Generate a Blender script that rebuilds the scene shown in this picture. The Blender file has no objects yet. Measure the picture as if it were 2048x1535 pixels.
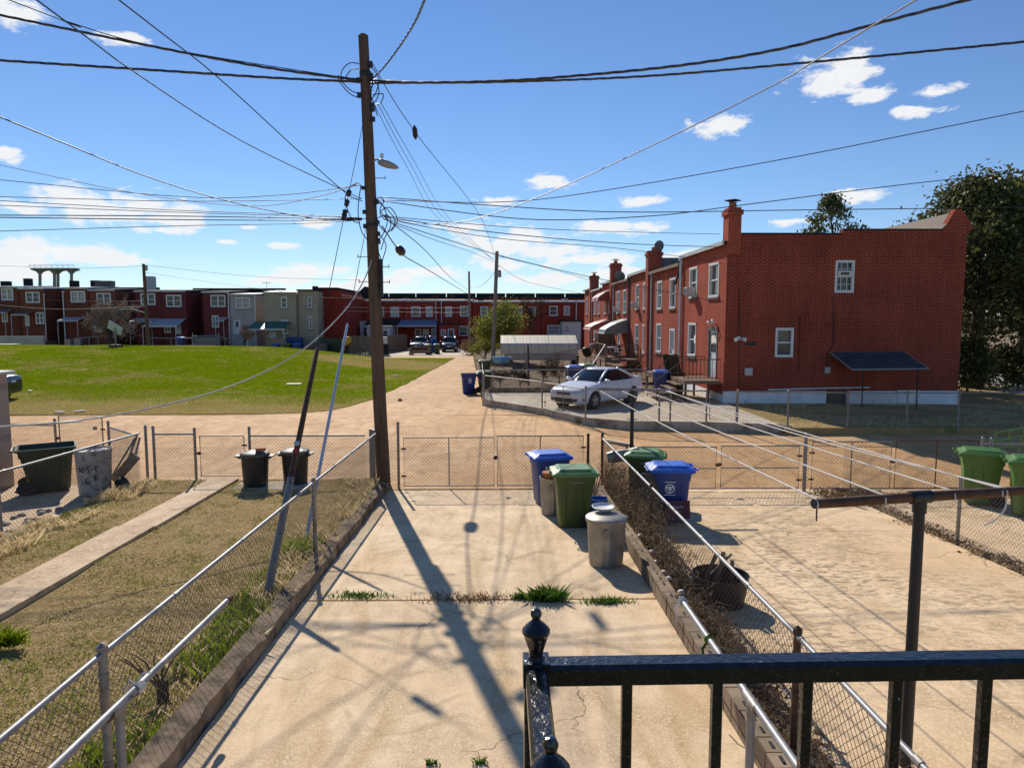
import bpy, bmesh, math, random
import numpy as np
from mathutils import Vector, Matrix, noise as mnoise
random.seed(11)
R = math.radians
scene = bpy.context.scene
COL = scene.collection
# ------------------------------------------------------------------ camera
F_PX, PITCH, YAW, CAM_Z = 1400.0, R(5.39), -0.015, 3.84
cam_d = bpy.data.cameras.new('camera'); cam = bpy.data.objects.new('camera', cam_d); COL.objects.link(cam)
cam.location = (0, 0, CAM_Z); cam.rotation_euler = (R(90) - PITCH, 0, YAW)
cam_d.sensor_width = 36; cam_d.lens = F_PX / 2048 * 36; cam_d.clip_start = .05; cam_d.clip_end = 6000
scene.camera = cam
scene.view_settings.view_transform = 'Standard'; scene.view_settings.look = 'None'; scene.view_settings.exposure = 0
try:
    scene.cycles.use_denoising = True
    scene.cycles.max_bounces = 6; scene.cycles.transparent_max_bounces = 12
except Exception: pass

def ray(px, py):                      # a pixel of the 2048 x 1535 photograph -> a direction in the street's own axes
    x = (px - 1024) / F_PX; y = -(py - 767.5) / F_PX
    d1 = math.cos(PITCH) + y * math.sin(PITCH); d2 = -math.sin(PITCH) + y * math.cos(PITCH)
    c, s = math.cos(YAW), math.sin(YAW)
    return Vector((c * x - s * d1, s * x + c * d1, d2))
def at(px, py, Y):
    d = ray(px, py); return Vector((0, 0, CAM_Z)) + d * (Y / d.y)
def atX(px, py, X):
    d = ray(px, py); return Vector((0, 0, CAM_Z)) + d * (X / d.x)
def atZ(px, py, z):
    d = ray(px, py); return Vector((0, 0, CAM_Z)) + d * ((z - CAM_Z) / d.z)
def gp(px, py, zf):                   # where the line of sight meets the terrain zf
    z = 0.
    for i in range(40):
        p = atZ(px, py, z); z = z * .4 + .6 * zf(p.x, p.y)
    return atZ(px, py, z)
def lerp(a, b, t): return a + (b - a) * t
def sstep(a, b, x):
    t = max(0., min(1., (x - a) / (b - a))); return t * t * (3 - 2 * t)
def interp(pts, x):
    if x <= pts[0][0]: return pts[0][1]
    for (x0, y0), (x1, y1) in zip(pts, pts[1:]):
        if x <= x1: return y0 + (y1 - y0) * (x - x0) / (x1 - x0)
    return pts[-1][1]
def nz(x, y, s=1., z=0.): return mnoise.noise(Vector((x * s, y * s, z)))

# ------------------------------------------------------------------ object helpers
def tag(o, label=None, cat=None, group=None, kind=None):
    if label: o['label'] = label
    if cat: o['category'] = cat
    if group: o['group'] = group
    if kind: o['kind'] = kind
    return o
def thing(name, label, cat, loc=(0, 0, 0), rz=0., group=None):
    o = bpy.data.objects.new(name, None); COL.objects.link(o); o.location = loc; o.rotation_euler = (0, 0, rz)
    o.empty_display_size = .1
    return tag(o, label, cat, group)
def copy_tree(o, parent=None):
    c = o.copy(); COL.objects.link(c); c.parent = parent
    for ch in list(o.children): copy_tree(ch, c)
    return c
def dup(o, loc, rz, label, group=None):
    c = copy_tree(o); c.location = loc; c.rotation_euler = (0, 0, rz); c['label'] = label
    if group: c['group'] = group
    return c

class MB:
    def __init__(s): s.v = []; s.f = []; s.mi = []; s.cur = 0
    def add(s, vs, fs):
        b = len(s.v); s.v += [tuple(v) for v in vs]; s.f += [tuple(i + b for i in f) for f in fs]; s.mi += [s.cur] * len(fs); return s
    def box(s, c, d, m=None, taper=None):
        x, y, z = d[0] / 2, d[1] / 2, d[2] / 2; t = taper or (1, 1)
        vs = [Vector(p) for p in ((-x * t[0], -y * t[1], -z), (x * t[0], -y * t[1], -z), (x * t[0], y * t[1], -z), (-x * t[0], y * t[1], -z), (-x, -y, z), (x, -y, z), (x, y, z), (-x, y, z))]
        if m is not None: vs = [m @ v for v in vs]
        c = Vector(c)
        return s.add([v + c for v in vs], [(3, 2, 1, 0), (4, 5, 6, 7), (0, 1, 5, 4), (1, 2, 6, 5), (2, 3, 7, 6), (3, 0, 4, 7)])
    def b2(s, a, b):                   # box from two corners
        a, b = Vector(a), Vector(b); return s.box((a + b) / 2, [abs(q) for q in (b - a)])
    def quad(s, a, b, c, d): return s.add([a, b, c, d], [(0, 1, 2, 3)])
    def poly(s, pts): return s.add(pts, [tuple(range(len(pts)))])
    def path(s, pts, r, n=6, cap=True, closed=False):
        pts = [Vector(p) for p in pts]; k = len(pts); rs = r if isinstance(r, (list, tuple)) else [r] * k
        vs = []; fs = []; up = None
        for i, p in enumerate(pts):
            a = pts[i - 1] if i else (pts[-1] if closed else p); b = pts[(i + 1) % k] if (i < k - 1 or closed) else p
            t = (b - a); t = t.normalized() if t.length > 1e-9 else Vector((0, 0, 1))
            if up is None:
                up = Vector((0, 0, 1)) if abs(t.z) < .9 else Vector((1, 0, 0))
            u = (up - t * up.dot(t)); u = u.normalized() if u.length > 1e-6 else t.orthogonal().normalized(); up = u; w = t.cross(u)
            for j in range(n):
                an = 2 * math.pi * j / n; vs.append(p + (u * math.cos(an) + w * math.sin(an)) * rs[i])
        m = k if closed else k - 1
        for i in range(m):
            for j in range(n):
                i2 = (i + 1) % k
                fs.append((i * n + j, i * n + (j + 1) % n, i2 * n + (j + 1) % n, i2 * n + j))
        if cap and not closed: fs.append(tuple(range(n))[::-1]); fs.append(tuple((k - 1) * n + j for j in range(n)))
        return s.add(vs, fs)
    def tube(s, a, b, r, r2=None, n=8): return s.path([a, b], [r, r if r2 is None else r2], n)
    def lathe(s, prof, o=(0, 0, 0), n=16, m=None, cap=True):
        vs = []; fs = []; o = Vector(o)
        for r, z in prof:
            for j in range(n):
                an = 2 * math.pi * j / n; v = Vector((r * math.cos(an), r * math.sin(an), z)); vs.append(o + (m @ v if m is not None else v))
        k = len(prof)
        for i in range(k - 1):
            for j in range(n): fs.append((i * n + j, i * n + (j + 1) % n, (i + 1) * n + (j + 1) % n, (i + 1) * n + j))
        if cap: fs.append(tuple(range(n))[::-1]); fs.append(tuple((k - 1) * n + j for j in range(n)))
        return s.add(vs, fs)
    def disc(s, c, nrm, r, n=16):
        nrm = Vector(nrm).normalized(); u = nrm.orthogonal().normalized(); w = nrm.cross(u); c = Vector(c)
        return s.poly([c + (u * math.cos(2 * math.pi * j / n) + w * math.sin(2 * math.pi * j / n)) * r for j in range(n)])
    def extr(s, poly, O, U, V, N, d):  # polygon in the U,V plane pushed along N
        O, U, V, N = map(Vector, (O, U, V, N)); k = len(poly)
        a = [O + U * p[0] + V * p[1] for p in poly]; b = [q + N * d for q in a]
        return s.add(a + b, [tuple(range(k))[::-1], tuple(range(k, 2 * k))] + [(i, (i + 1) % k, k + (i + 1) % k, k + i) for i in range(k)])
    def loft(s, rings, cap=True, closed=True):
        n = len(rings[0]); vs = [p for r in rings for p in r]; fs = []
        for i in range(len(rings) - 1):
            for j in range(n if closed else n - 1): fs.append((i * n + j, i * n + (j + 1) % n, (i + 1) * n + (j + 1) % n, (i + 1) * n + j))
        if cap: fs.append(tuple(range(n))[::-1]); fs.append(tuple((len(rings) - 1) * n + j for j in range(n)))
        return s.add(vs, fs)
    def mesh(s, name, off=None):
        me = bpy.data.meshes.new(name)
        v = np.array(s.v, dtype=np.float64).reshape(-1, 3)
        if off is not None: v = v - np.array(off)
        me.from_pydata(v.tolist(), [], s.f); me.update()
        return me
    def build(s, name, mat, parent=None, smooth=False, bevel=0., world=False, label=None, sub=0, fixn=True, auto=None):
        off = None
        if world and parent is not None:
            off = parent.location if parent.parent is None else parent.parent.location
        me = s.mesh(name, off)
        mats = mat if isinstance(mat, (list, tuple)) else [mat]
        for m in mats: me.materials.append(m)
        if len(mats) > 1: me.polygons.foreach_set('material_index', s.mi)
        if fixn and len(s.f) < 20000:
            bm = bmesh.new(); bm.from_mesh(me); bmesh.ops.recalc_face_normals(bm, faces=bm.faces); bm.to_mesh(me); bm.free()
        box_uv(me)
        o = bpy.data.objects.new(name, me); COL.objects.link(o)
        if parent is not None: o.parent = parent
        if bevel: 
            md = o.modifiers.new('bevel', 'BEVEL'); md.width = bevel; md.segments = 2; md.limit_method = 'ANGLE'; md.angle_limit = R(40); md.harden_normals = False
        if sub:
            md = o.modifiers.new('sub', 'SUBSURF'); md.levels = md.render_levels = sub
        if smooth:
            me.polygons.foreach_set('use_smooth', [True] * len(me.polygons))
            if auto: 
                try: me.set_sharp_from_angle(angle=R(auto))
                except Exception: pass
        if label: o['label'] = label
        return o
def box_uv(me):
    n = len(me.loops)
    if n == 0: return
    uv = me.uv_layers.new(name='uv')
    co = np.empty(len(me.vertices) * 3); me.vertices.foreach_get('co', co); co = co.reshape(-1, 3)
    li = np.empty(n, dtype=np.int32); me.loops.foreach_get('vertex_index', li)
    pn = np.empty(len(me.polygons) * 3); me.polygons.foreach_get('normal', pn); pn = np.abs(pn.reshape(-1, 3))
    lt = np.empty(len(me.polygons), dtype=np.int32); me.polygons.foreach_get('loop_total', lt)
    ax = np.repeat(pn.argmax(1), lt); c = co[li]
    u = np.where(ax == 0, c[:, 1], c[:, 0]); v = np.where(ax == 2, c[:, 1], c[:, 2])
    uv.data.foreach_set('uv', np.stack([u, v], 1).ravel())
def fast_mesh(name, verts, faces_n, k, mat, parent=None, label=None):     # many k-gons straight from arrays
    me = bpy.data.meshes.new(name); nf = faces_n
    me.vertices.add(len(verts)); me.vertices.foreach_set('co', np.asarray(verts, dtype=np.float32).ravel())
    me.loops.add(nf * k); me.loops.foreach_set('vertex_index', np.arange(nf * k, dtype=np.int32))
    me.polygons.add(nf); me.polygons.foreach_set('loop_start', np.arange(nf, dtype=np.int32) * k)
    try: me.polygons.foreach_set('loop_total', np.full(nf, k, dtype=np.int32))
    except Exception: pass
    me.update(calc_edges=True); me.materials.append(mat)
    o = bpy.data.objects.new(name, me); COL.objects.link(o)
    if parent is not None: o.parent = parent
    if label: o['label'] = label
    return o
def RZ(a): return Matrix.Rotation(a, 3, 'Z')

# ------------------------------------------------------------------ materials
class NT:
    def __init__(s, m): s.t = m.node_tree; s.n = s.t.nodes; s.l = s.t.links
    def new(s, ty, **kw):
        nd = s.n.new(ty)
        for k, v in kw.items():
            if k.startswith('_'): setattr(nd, k[1:], v)
        for k, v in kw.items():
            if not k.startswith('_'):
                key = k.replace('__', ' ')
                s.set(nd.inputs[int(k[1:]) if k[0] == 'i' and k[1:].isdigit() else key], v)
        return nd
    def set(s, inp, v):
        if isinstance(v, bpy.types.NodeSocket): s.l.new(v, inp)
        elif isinstance(v, bpy.types.Node): s.l.new(v.outputs[0], inp)
        else: inp.default_value = v
    def math(s, op, a, b=0., c=0., clamp=False):
        nd = s.n.new('ShaderNodeMath'); nd.operation = op; nd.use_clamp = clamp
        for i, q in enumerate((a, b, c)): s.set(nd.inputs[i], q)
        return nd.outputs[0]
    def ramp(s, fac, stops):
        nd = s.n.new('ShaderNodeValToRGB'); s.set(nd.inputs[0], fac); e = nd.color_ramp.elements
        while len(e) < len(stops): e.new(.5)
        for q, (p, c) in zip(e, stops): q.position = p; q.color = (c, c, c, 1) if isinstance(c, (int, float)) else (*c[:3], 1)
        return nd.outputs[0]
    def mix(s, fac, a, b, mode='MIX'):
        nd = s.n.new('ShaderNodeMix'); nd.data_type = 'RGBA'; nd.blend_type = mode
        s.set(nd.inputs[0], fac)
        for i, q in ((6, a), (7, b)): s.set(nd.inputs[i], (*q[:3], 1) if isinstance(q, (tuple, list)) else q)
        return nd.outputs[2]
    def noise(s, vec, scale, detail=4, rough=.55, dist=0.):
        nd = s.n.new('ShaderNodeTexNoise'); s.set(nd.inputs['Vector'], vec)
        for k, v in (('Scale', scale), ('Detail', detail), ('Roughness', rough), ('Distortion', dist)): nd.inputs[k].default_value = v
        return nd.outputs[0]
    def obj(s): return s.n.new('ShaderNodeTexCoord').outputs['Object']
    def uv(s): return s.n.new('ShaderNodeTexCoord').outputs['UV']
    def mapv(s, vec, sc=(1, 1, 1), rot=(0, 0, 0), loc=(0, 0, 0)):
        nd = s.n.new('ShaderNodeMapping'); s.set(nd.inputs[0], vec); nd.inputs['Scale'].default_value = sc; nd.inputs['Rotation'].default_value = rot; nd.inputs['Location'].default_value = loc
        return nd.outputs[0]
    def bump(s, h, strength=.3, dist=.01):
        nd = s.n.new('ShaderNodeBump'); s.set(nd.inputs['Height'], h); nd.inputs['Strength'].default_value = strength; nd.inputs['Distance'].default_value = dist
        return nd.outputs[0]
def newmat(name):
    m = bpy.data.materials.new(name); m.use_nodes = True; t = NT(m)
    b = t.n['Principled BSDF']; return m, t, b
def plain(name, col, rough=.6, metal=0., var=.18, scale=4., bump=.15, bscale=60., spec=.5, dirt=None, dirt_amt=.0, rnd=0., coat=0.):
    m, t, b = newmat(name); v = t.obj()
    if rnd:
        oi = t.n.new('ShaderNodeObjectInfo'); add = t.n.new('ShaderNodeVectorMath'); add.operation = 'ADD'; t.set(add.inputs[0], v); t.l.new(oi.outputs['Random'], add.inputs[1]); v = add.outputs[0]
    n = t.noise(v, scale, 6, .6)
    c = t.mix(t.ramp(n, [(.3, 0.), (.7, 1.)]), [q * (1 - var) for q in col], [min(1, q * (1 + var)) for q in col])
    if dirt:
        n2 = t.noise(v, scale * .7, 8, .7); c = t.mix(t.ramp(n2, [(.62 - dirt_amt, 0.), (.72 - dirt_amt * .6, 1.)]), c, dirt)
    if rnd:
        hs = t.new('ShaderNodeHueSaturation', Color=c); hs.inputs['Value'].default_value = 1; t.set(hs.inputs['Value'], t.math('MULTIPLY_ADD', oi.outputs['Random'], rnd, 1 - rnd / 2)); c = hs.outputs[0]
    t.set(b.inputs['Base Color'], c)
    t.set(b.inputs['Roughness'], t.math('MULTIPLY_ADD', n, .2, max(.03, rough - .1))); b.inputs['Metallic'].default_value = metal
    b.inputs['Specular IOR Level'].default_value = spec; b.inputs['Coat Weight'].default_value = coat
    if bump: t.set(b.inputs['Normal'], t.bump(t.noise(v, bscale, 3, .6), bump, .004))
    return m
def brickmat(name, c1, c2, mortar, ms=.012, grime=.35, rnd=.0, bw=.21, rh=.0705):
    m, t, b = newmat(name); uv = t.uv()
    br = t.new('ShaderNodeTexBrick', Vector=uv, Scale=1.); br.inputs['Color1'].default_value = (*c1, 1); br.inputs['Color2'].default_value = (*c2, 1)
    br.inputs['Mortar'].default_value = (*mortar, 1); br.inputs['Mortar Size'].default_value = ms; br.inputs['Brick Width'].default_value = bw; br.inputs['Row Height'].default_value = rh
    br.inputs['Mortar Smooth'].default_value = .2; br.inputs['Bias'].default_value = -.1
    o = t.obj(); n = t.noise(o, .5, 6, .65); n2 = t.noise(t.mapv(o, (3, 3, .35)), 1., 5, .6); n3 = t.noise(o, 9., 3)
    c = t.mix(t.ramp(n, [(.35, 0.), (.7, 1.)]), br.outputs['Color'], (*[q * .55 for q in c1],), 'MIX') if False else br.outputs['Color']
    mul = t.math('MULTIPLY', t.math('MULTIPLY_ADD', t.ramp(n, [(.3, 0.), (.7, 1.)]), grime, 1 - grime * .6), t.math('MULTIPLY', t.math('MULTIPLY_ADD', n2, .5, .75), t.math('MULTIPLY_ADD', n3, .5, .75)))
    hs = t.new('ShaderNodeHueSaturation', Color=c); t.set(hs.inputs['Value'], mul)
    c = hs.outputs[0]
    if rnd:
        oi = t.n.new('ShaderNodeObjectInfo'); h2 = t.new('ShaderNodeHueSaturation', Color=c); t.set(h2.inputs['Value'], t.math('MULTIPLY_ADD', oi.outputs['Random'], rnd, 1 - rnd / 2)); c = h2.outputs[0]
    t.set(b.inputs['Base Color'], c); b.inputs['Roughness'].default_value = .95; b.inputs['Specular IOR Level'].default_value = .08
    t.set(b.inputs['Normal'], t.bump(t.math('MULTIPLY_ADD', n3, .3, t.math('MULTIPLY', br.outputs['Fac'], -1.)), .5, .008))
    return m
def glassmat(name, col=(.03, .035, .04), rough=.06):
    m, t, b = newmat(name); oi = t.n.new('ShaderNodeObjectInfo'); o = t.obj()
    c = t.mix(t.ramp(t.noise(o, 1.3, 3), [(.45, 0.), (.6, 1.)]), col, [q * 2.2 for q in col])
    c = t.mix(t.math('MULTIPLY', t.math('GREATER_THAN', oi.outputs['Random'], .62), .75), c, (.42, .41, .38))   # some have blinds drawn
    t.set(b.inputs['Base Color'], c); b.inputs['Roughness'].default_value = rough; b.inputs['Specular IOR Level'].default_value = .5
    t.set(b.inputs['Normal'], t.bump(t.noise(o, 2., 2), .06, .02)); return m

def concrete(name, base, light, dark, stain, joints_dark=.55, crack_scale=.5, agg=90., patch=.0, patchcol=(.2, .15, .1)):
    m, t, b = newmat(name); o = t.obj()
    big = t.noise(o, .35, 7, .6, .4); mid = t.noise(o, 2.3, 8, .65); fine = t.noise(o, 26., 4, .7)
    c = t.mix(t.ramp(big, [(.35, 0.), (.65, 1.)]), base, light)
    c = t.mix(t.math('MULTIPLY', t.ramp(mid, [(.42, 0.), (.72, 1.)]), .7), c, dark)
    st = t.noise(t.mapv(o, (1.6, .35, 1), (0, 0, .25)), 1.2, 6, .6, 1.)                     # tyre streaks and rusty stains along the drive
    c = t.mix(t.math('MULTIPLY', t.ramp(st, [(.50, 0.), (.70, 1.)]), .8), c, stain)
    vor = t.new('ShaderNodeTexVoronoi', Vector=o, Scale=agg); vor.feature = 'F1'
    sp = t.new('ShaderNodeTexVoronoi', Vector=o, Scale=agg * .6); sp.feature = 'F1'
    c = t.mix(t.math('MULTIPLY', t.ramp(sp.outputs['Color'], [(.55, 0.), (.8, 1.)]), t.ramp(mid, [(.35, .15), (.65, .5)])), c, [min(1, q * 1.35) for q in light])
    c = t.mix(t.math('MULTIPLY', t.ramp(vor.outputs['Color'], [(.1, 1.), (.3, 0.)]), .45), c, dark)
    if patch:                                                                               # flaked, pitted top layer
        pn = t.noise(t.mapv(o, (1, 2.2, 1), (0, 0, .5)), 5.5, 8, .72, .6); zone = t.ramp(t.noise(o, .32, 4, .6), [(.42, 0.), (.62, 1.)])
        c = t.mix(t.math('MULTIPLY', t.math('MULTIPLY', t.ramp(pn, [(.5, 0.), (.56, 1.)]), zone), patch), c, patchcol)
    warp = t.new('ShaderNodeVectorMath', _operation='ADD'); t.set(warp.inputs[0], o)
    wn = t.n.new('ShaderNodeTexNoise'); t.set(wn.inputs['Vector'], o); wn.inputs['Scale'].default_value = 1.1; wn.inputs['Detail'].default_value = 6
    sc = t.new('ShaderNodeVectorMath', _operation='SCALE'); t.set(sc.inputs[0], wn.outputs['Color']); sc.inputs['Scale'].default_value = 1.1
    t.set(warp.inputs[1], sc.outputs[0])
    ck = t.new('ShaderNodeTexVoronoi', Vector=warp.outputs[0], Scale=crack_scale); ck.feature = 'DISTANCE_TO_EDGE'
    gate = t.ramp(t.noise(o, .45, 3), [(.5, 0.), (.58, 1.)])
    crk = t.math('MULTIPLY', t.ramp(ck.outputs['Distance'], [(.0, 1.), (.005 * max(.5, crack_scale * 2), 0.)]), gate)
    c = t.mix(t.math('MULTIPLY', crk, .8), c, [q * .3 for q in dark])
    oi = t.n.new('ShaderNodeObjectInfo'); hv = t.new('ShaderNodeHueSaturation', Color=c); t.set(hv.inputs['Value'], t.math('MULTIPLY_ADD', oi.outputs['Random'], .16, .90)); c = hv.outputs[0]
    blot = t.noise(o, 1.1, 3, .5, 1.5); c = t.mix(t.math('MULTIPLY', t.ramp(blot, [(.62, 0.), (.74, 1.)]), .5), c, [q * .62 for q in dark])
    t.set(b.inputs['Base Color'], c); t.set(b.inputs['Roughness'], t.math('MULTIPLY_ADD', mid, .2, .72)); b.inputs['Specular IOR Level'].default_value = .3
    h = t.math('ADD', t.math('MULTIPLY', fine, .5), t.math('ADD', t.math('MULTIPLY', vor.outputs['Distance'], .4), t.math('MULTIPLY', crk, -1.2)))
    t.set(b.inputs['Normal'], t.bump(h, .45, .012)); return m
def grassground(name, g1, g2, straw, soil, straw_amt, sc=.35, front=None):
    m, t, b = newmat(name); o = t.obj()
    a = t.noise(o, sc, 7, .62, .6); f = t.noise(o, 14., 5, .7); mid = t.noise(o, 2.2, 6, .65)
    c = t.mix(t.ramp(mid, [(.3, 0.), (.7, 1.)]), g1, g2)
    s = t.mix(t.ramp(f, [(.35, 0.), (.65, 1.)]), straw, soil)
    c = t.mix(t.ramp(t.math('MULTIPLY_ADD', mid, .35, t.math('MULTIPLY', a, .65)), [(.56 - straw_amt, 0.), (.66 - straw_amt, 1.)]), c, s)
    if front:                                        # worn, dusty margin along the alley
        sp = t.n.new('ShaderNodeSeparateXYZ'); t.l.new(o, sp.inputs[0]); q = t.math('ADD', t.math('DIVIDE', t.math('SUBTRACT', sp.outputs[1], front[0]), front[1] - front[0]), t.math('MULTIPLY_ADD', mid, 1.6, -.8))
        c = t.mix(t.ramp(q, [(.1, 1.), (.85, 0.)]), c, s)
        dx = t.math('DIVIDE', t.math('ADD', sp.outputs[0], 8.5), 6.5); dy = t.math('DIVIDE', t.math('SUBTRACT', sp.outputs[1], 55.), 6.)
        q2 = t.math('ADD', t.math('ADD', t.math('MULTIPLY', dx, dx), t.math('MULTIPLY', dy, dy)), t.math('MULTIPLY_ADD', mid, 1.6, -.8)); c = t.mix(t.ramp(q2, [(.5, .85), (1., 0.)]), c, s)
    hs = t.new('ShaderNodeHueSaturation', Color=c); t.set(hs.inputs['Value'], t.math('MULTIPLY_ADD', f, .9, .55))
    t.set(b.inputs['Base Color'], hs.outputs[0]); b.inputs['Roughness'].default_value = 1.; b.inputs['Specular IOR Level'].default_value = .0
    t.set(b.inputs['Normal'], t.bump(t.noise(o, 30., 4, .7), .9, .05)); return m
def leafmat(name, c1, c2, sc=2., rough=.6, transl=.0):
    m, t, b = newmat(name); o = t.obj(); g = t.n.new('ShaderNodeNewGeometry')
    n = t.noise(o, sc, 4, .6); r = g.outputs['Random Per Island']
    f = t.math('ADD', t.math('MULTIPLY', n, .6), t.math('MULTIPLY', r, .45))
    t.set(b.inputs['Base Color'], t.mix(t.ramp(f, [(.3, 0.), (.75, 1.)]), c1, c2)); b.inputs['Roughness'].default_value = rough; b.inputs['Specular IOR Level'].default_value = .25 if rough < .7 else .03
    if transl:
        tr = t.n.new('ShaderNodeBsdfTranslucent'); t.set(tr.inputs[0], t.mix(t.ramp(f, [(.3, 0.), (.75, 1.)]), [q * 1.2 for q in c1], [q * 1.3 for q in c2]))
        mx = t.n.new('ShaderNodeMixShader'); mx.inputs[0].default_value = transl; t.l.new(b.outputs[0], mx.inputs[1]); t.l.new(tr.outputs[0], mx.inputs[2])
        t.l.new(mx.outputs[0], t.n['Material Output'].inputs[0])
    return m
def woodmat(name, c1, c2, axis='z', rough=.85, sc=18.):
    m, t, b = newmat(name); o = t.obj()
    st = {'z': (1, 1, .05), 'x': (.05, 1, 1), 'y': (1, .05, 1)}[axis]
    n = t.noise(t.mapv(o, st), sc, 6, .65, .3); k = t.noise(o, 1.2, 4)
    ck = t.ramp(t.noise(t.mapv(o, tuple(q * 1.6 if q == 1 else q * .5 for q in st)), sc * 1.5, 3, .5, .5), [(.30, 1.), (.38, 0.)])
    c = t.mix(t.ramp(t.math('MULTIPLY_ADD', k, .4, t.math('MULTIPLY', n, .7)), [(.3, 0.), (.75, 1.)]), c1, c2); c = t.mix(t.math('MULTIPLY', ck, .85), c, [q * .15 for q in c1])
    t.set(b.inputs['Base Color'], c); b.inputs['Roughness'].default_value = rough; b.inputs['Specular IOR Level'].default_value = .2
    t.set(b.inputs['Normal'], t.bump(t.math('SUBTRACT', n, t.math('MULTIPLY', ck, .7)), .8, .02)); return m
def slatmat(name, c1, c2, freq, axis='z', rough=.5):
    m, t, b = newmat(name); o = t.obj(); sp = t.n.new('ShaderNodeSeparateXYZ'); t.l.new(o, sp.inputs[0]); q = sp.outputs[{'x': 0, 'y': 1, 'z': 2}[axis]]
    fr = t.math('FRACT', t.math('MULTIPLY', q, freq)); e = t.ramp(fr, [(.0, 0.), (.1, 1.), (.9, 1.), (1., .2)])
    n = t.noise(o, 3., 6, .6); c = t.mix(t.ramp(n, [(.35, 0.), (.7, 1.)]), c1, c2); c = t.mix(t.math('MULTIPLY', t.math('SUBTRACT', 1., e), .55), c, [k * .3 for k in c1])
    t.set(b.inputs['Base Color'], c); b.inputs['Roughness'].default_value = rough; t.set(b.inputs['Normal'], t.bump(e, .5, .01)); return m

M = {}
M['conc_yard'] = concrete('yard_concrete', (.77, .53, .305), (.88, .665, .425), (.40, .255, .135), (.50, .315, .135), agg=130.)
M['conc_right'] = concrete('pitted_concrete', (.72, .485, .27), (.83, .61, .375), (.41, .27, .14), (.52, .34, .155), agg=110., patch=.85, patchcol=(.23, .165, .105), crack_scale=.35)
M['conc_alley'] = concrete('alley_concrete', (.56, .31, .12), (.70, .43, .20), (.31, .16, .062), (.38, .19, .062), agg=70., crack_scale=.3)
M['conc_drive'] = concrete('driveway_concrete', (.58, .47, .33), (.65, .54, .4), (.34, .26, .18), (.42, .32, .22), agg=45., crack_scale=.25)
M['conc_path'] = concrete('path_concrete', (.60, .41, .24), (.70, .52, .33), (.33, .21, .12), (.42, .28, .16), agg=45.)
M['curb'] = plain('curb_concrete', (.46, .38, .29), .85, var=.3, scale=2.5, bump=.5, bscale=40, spec=.2, dirt=(.2, .15, .1), dirt_amt=.1)
M['wall_old'] = plain('old_wall_concrete', (.30, .215, .135), .9, var=.55, scale=3.5, bump=.7, bscale=30, spec=.15, dirt=(.08, .06, .045), dirt_amt=.12)
M['block'] = brickmat('concrete_block', (.34, .255, .175), (.27, .205, .14), (.11, .08, .055), ms=.012, grime=.9, bw=.4, rh=.2)
M['dirt'] = plain('dirt', (.17, .115, .07), .95, var=.5, scale=3., bump=.9, bscale=25, spec=.1, dirt=(.26, .19, .12), dirt_amt=.1)
M['asphalt'] = plain('asphalt', (.05, .05, .05), .9, var=.25, scale=2., bump=.5, bscale=80, spec=.2)
M['street'] = plain('pale_street', (.32, .31, .29), .9, var=.15, scale=1., bump=.3, spec=.2)
M['lawn'] = grassground('lawn_ground', (.12, .17, .003), (.21, .26, .005), (.42, .32, .11), (.28, .2, .07), .05, .22, (25.4, 35.))
M['yardgrass'] = grassground('winter_grass_ground', (.18, .19, .045), (.26, .25, .07), (.56, .41, .20), (.28, .19, .085), .2, .5)
M['farground'] = grassground('far_ground', (.06, .09, .02), (.09, .11, .03), (.2, .15, .08), (.13, .1, .06), .08, .05)
M['blade_green'] = leafmat('green_blades', (.11, .16, .004), (.27, .34, .02), .6, .9, .35)
M['blade_dry'] = leafmat('dry_blades', (.58, .44, .22), (.86, .70, .42), 1.2, .8, .3)
M['blade_olive'] = leafmat('olive_blades', (.17, .19, .03), (.44, .42, .13), 1.2, .9, .3)
M['weed'] = leafmat('weed_leaves', (.04, .10, .01), (.12, .22, .03), 5., .5, .3)
M['litter'] = leafmat('leaf_litter', (.12, .07, .035), (.42, .28, .16), 3., .85, .2)
M['vine'] = leafmat('dry_vine', (.20, .145, .09), (.44, .33, .21), 3., .9, .25)
M['evergreen'] = leafmat('evergreen_leaves', (.03, .04, .012), (.16, .16, .045), .7, .45, .3)
M['yellowgreen'] = leafmat('spring_leaves', (.10, .12, .015), (.30, .30, .05), .9, .6, .35)
M['bark'] = woodmat('bark', (.045, .034, .026), (.12, .09, .065), 'z', .95, 14)
M['twig'] = plain('bare_twigs', (.12, .075, .05), .9, var=.4, scale=3, bump=0, spec=.15)
M['twig_pale'] = plain('pale_twigs', (.40, .27, .19), .9, var=.3, scale=3, bump=0, spec=.15)
M['pole'] = woodmat('creosoted_pole', (.07, .043, .028), (.20, .125, .082), 'z', .85, 26)
M['pole_grey'] = woodmat('weathered_pole', (.16, .12, .09), (.36, .30, .25), 'z', .9, 22)
M['wood'] = woodmat('brown_boards', (.16, .10, .065), (.27, .19, .13), 'z', .85, 16)
M['wood_h'] = woodmat('old_planks', (.13, .10, .075), (.30, .24, .18), 'x', .9, 16)
M['galv'] = plain('galvanised_pipe', (.27, .27, .275), .56, metal=.5, var=.2, scale=12, bump=.12, dirt=(.22, .15, .1), dirt_amt=.02)
M['galv_dull'] = plain('dull_galvanised', (.27, .255, .235), .55, metal=.55, var=.3, scale=9, bump=.15, dirt=(.16, .09, .05), dirt_amt=.06)
M['wire'] = plain('chain_link_wire', (.15, .125, .10), .55, metal=.3, var=.25, scale=5, bump=0)
M['wire_rust'] = plain('rusty_chain_link', (.12, .08, .055), .7, metal=.3, var=.4, scale=4, bump=0)
M['can'] = plain('galvanised_can', (.30, .275, .24), .48, metal=.55, var=.25, scale=5, bump=.1, bscale=30, dirt=(.26, .2, .14), dirt_amt=.04)
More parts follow.
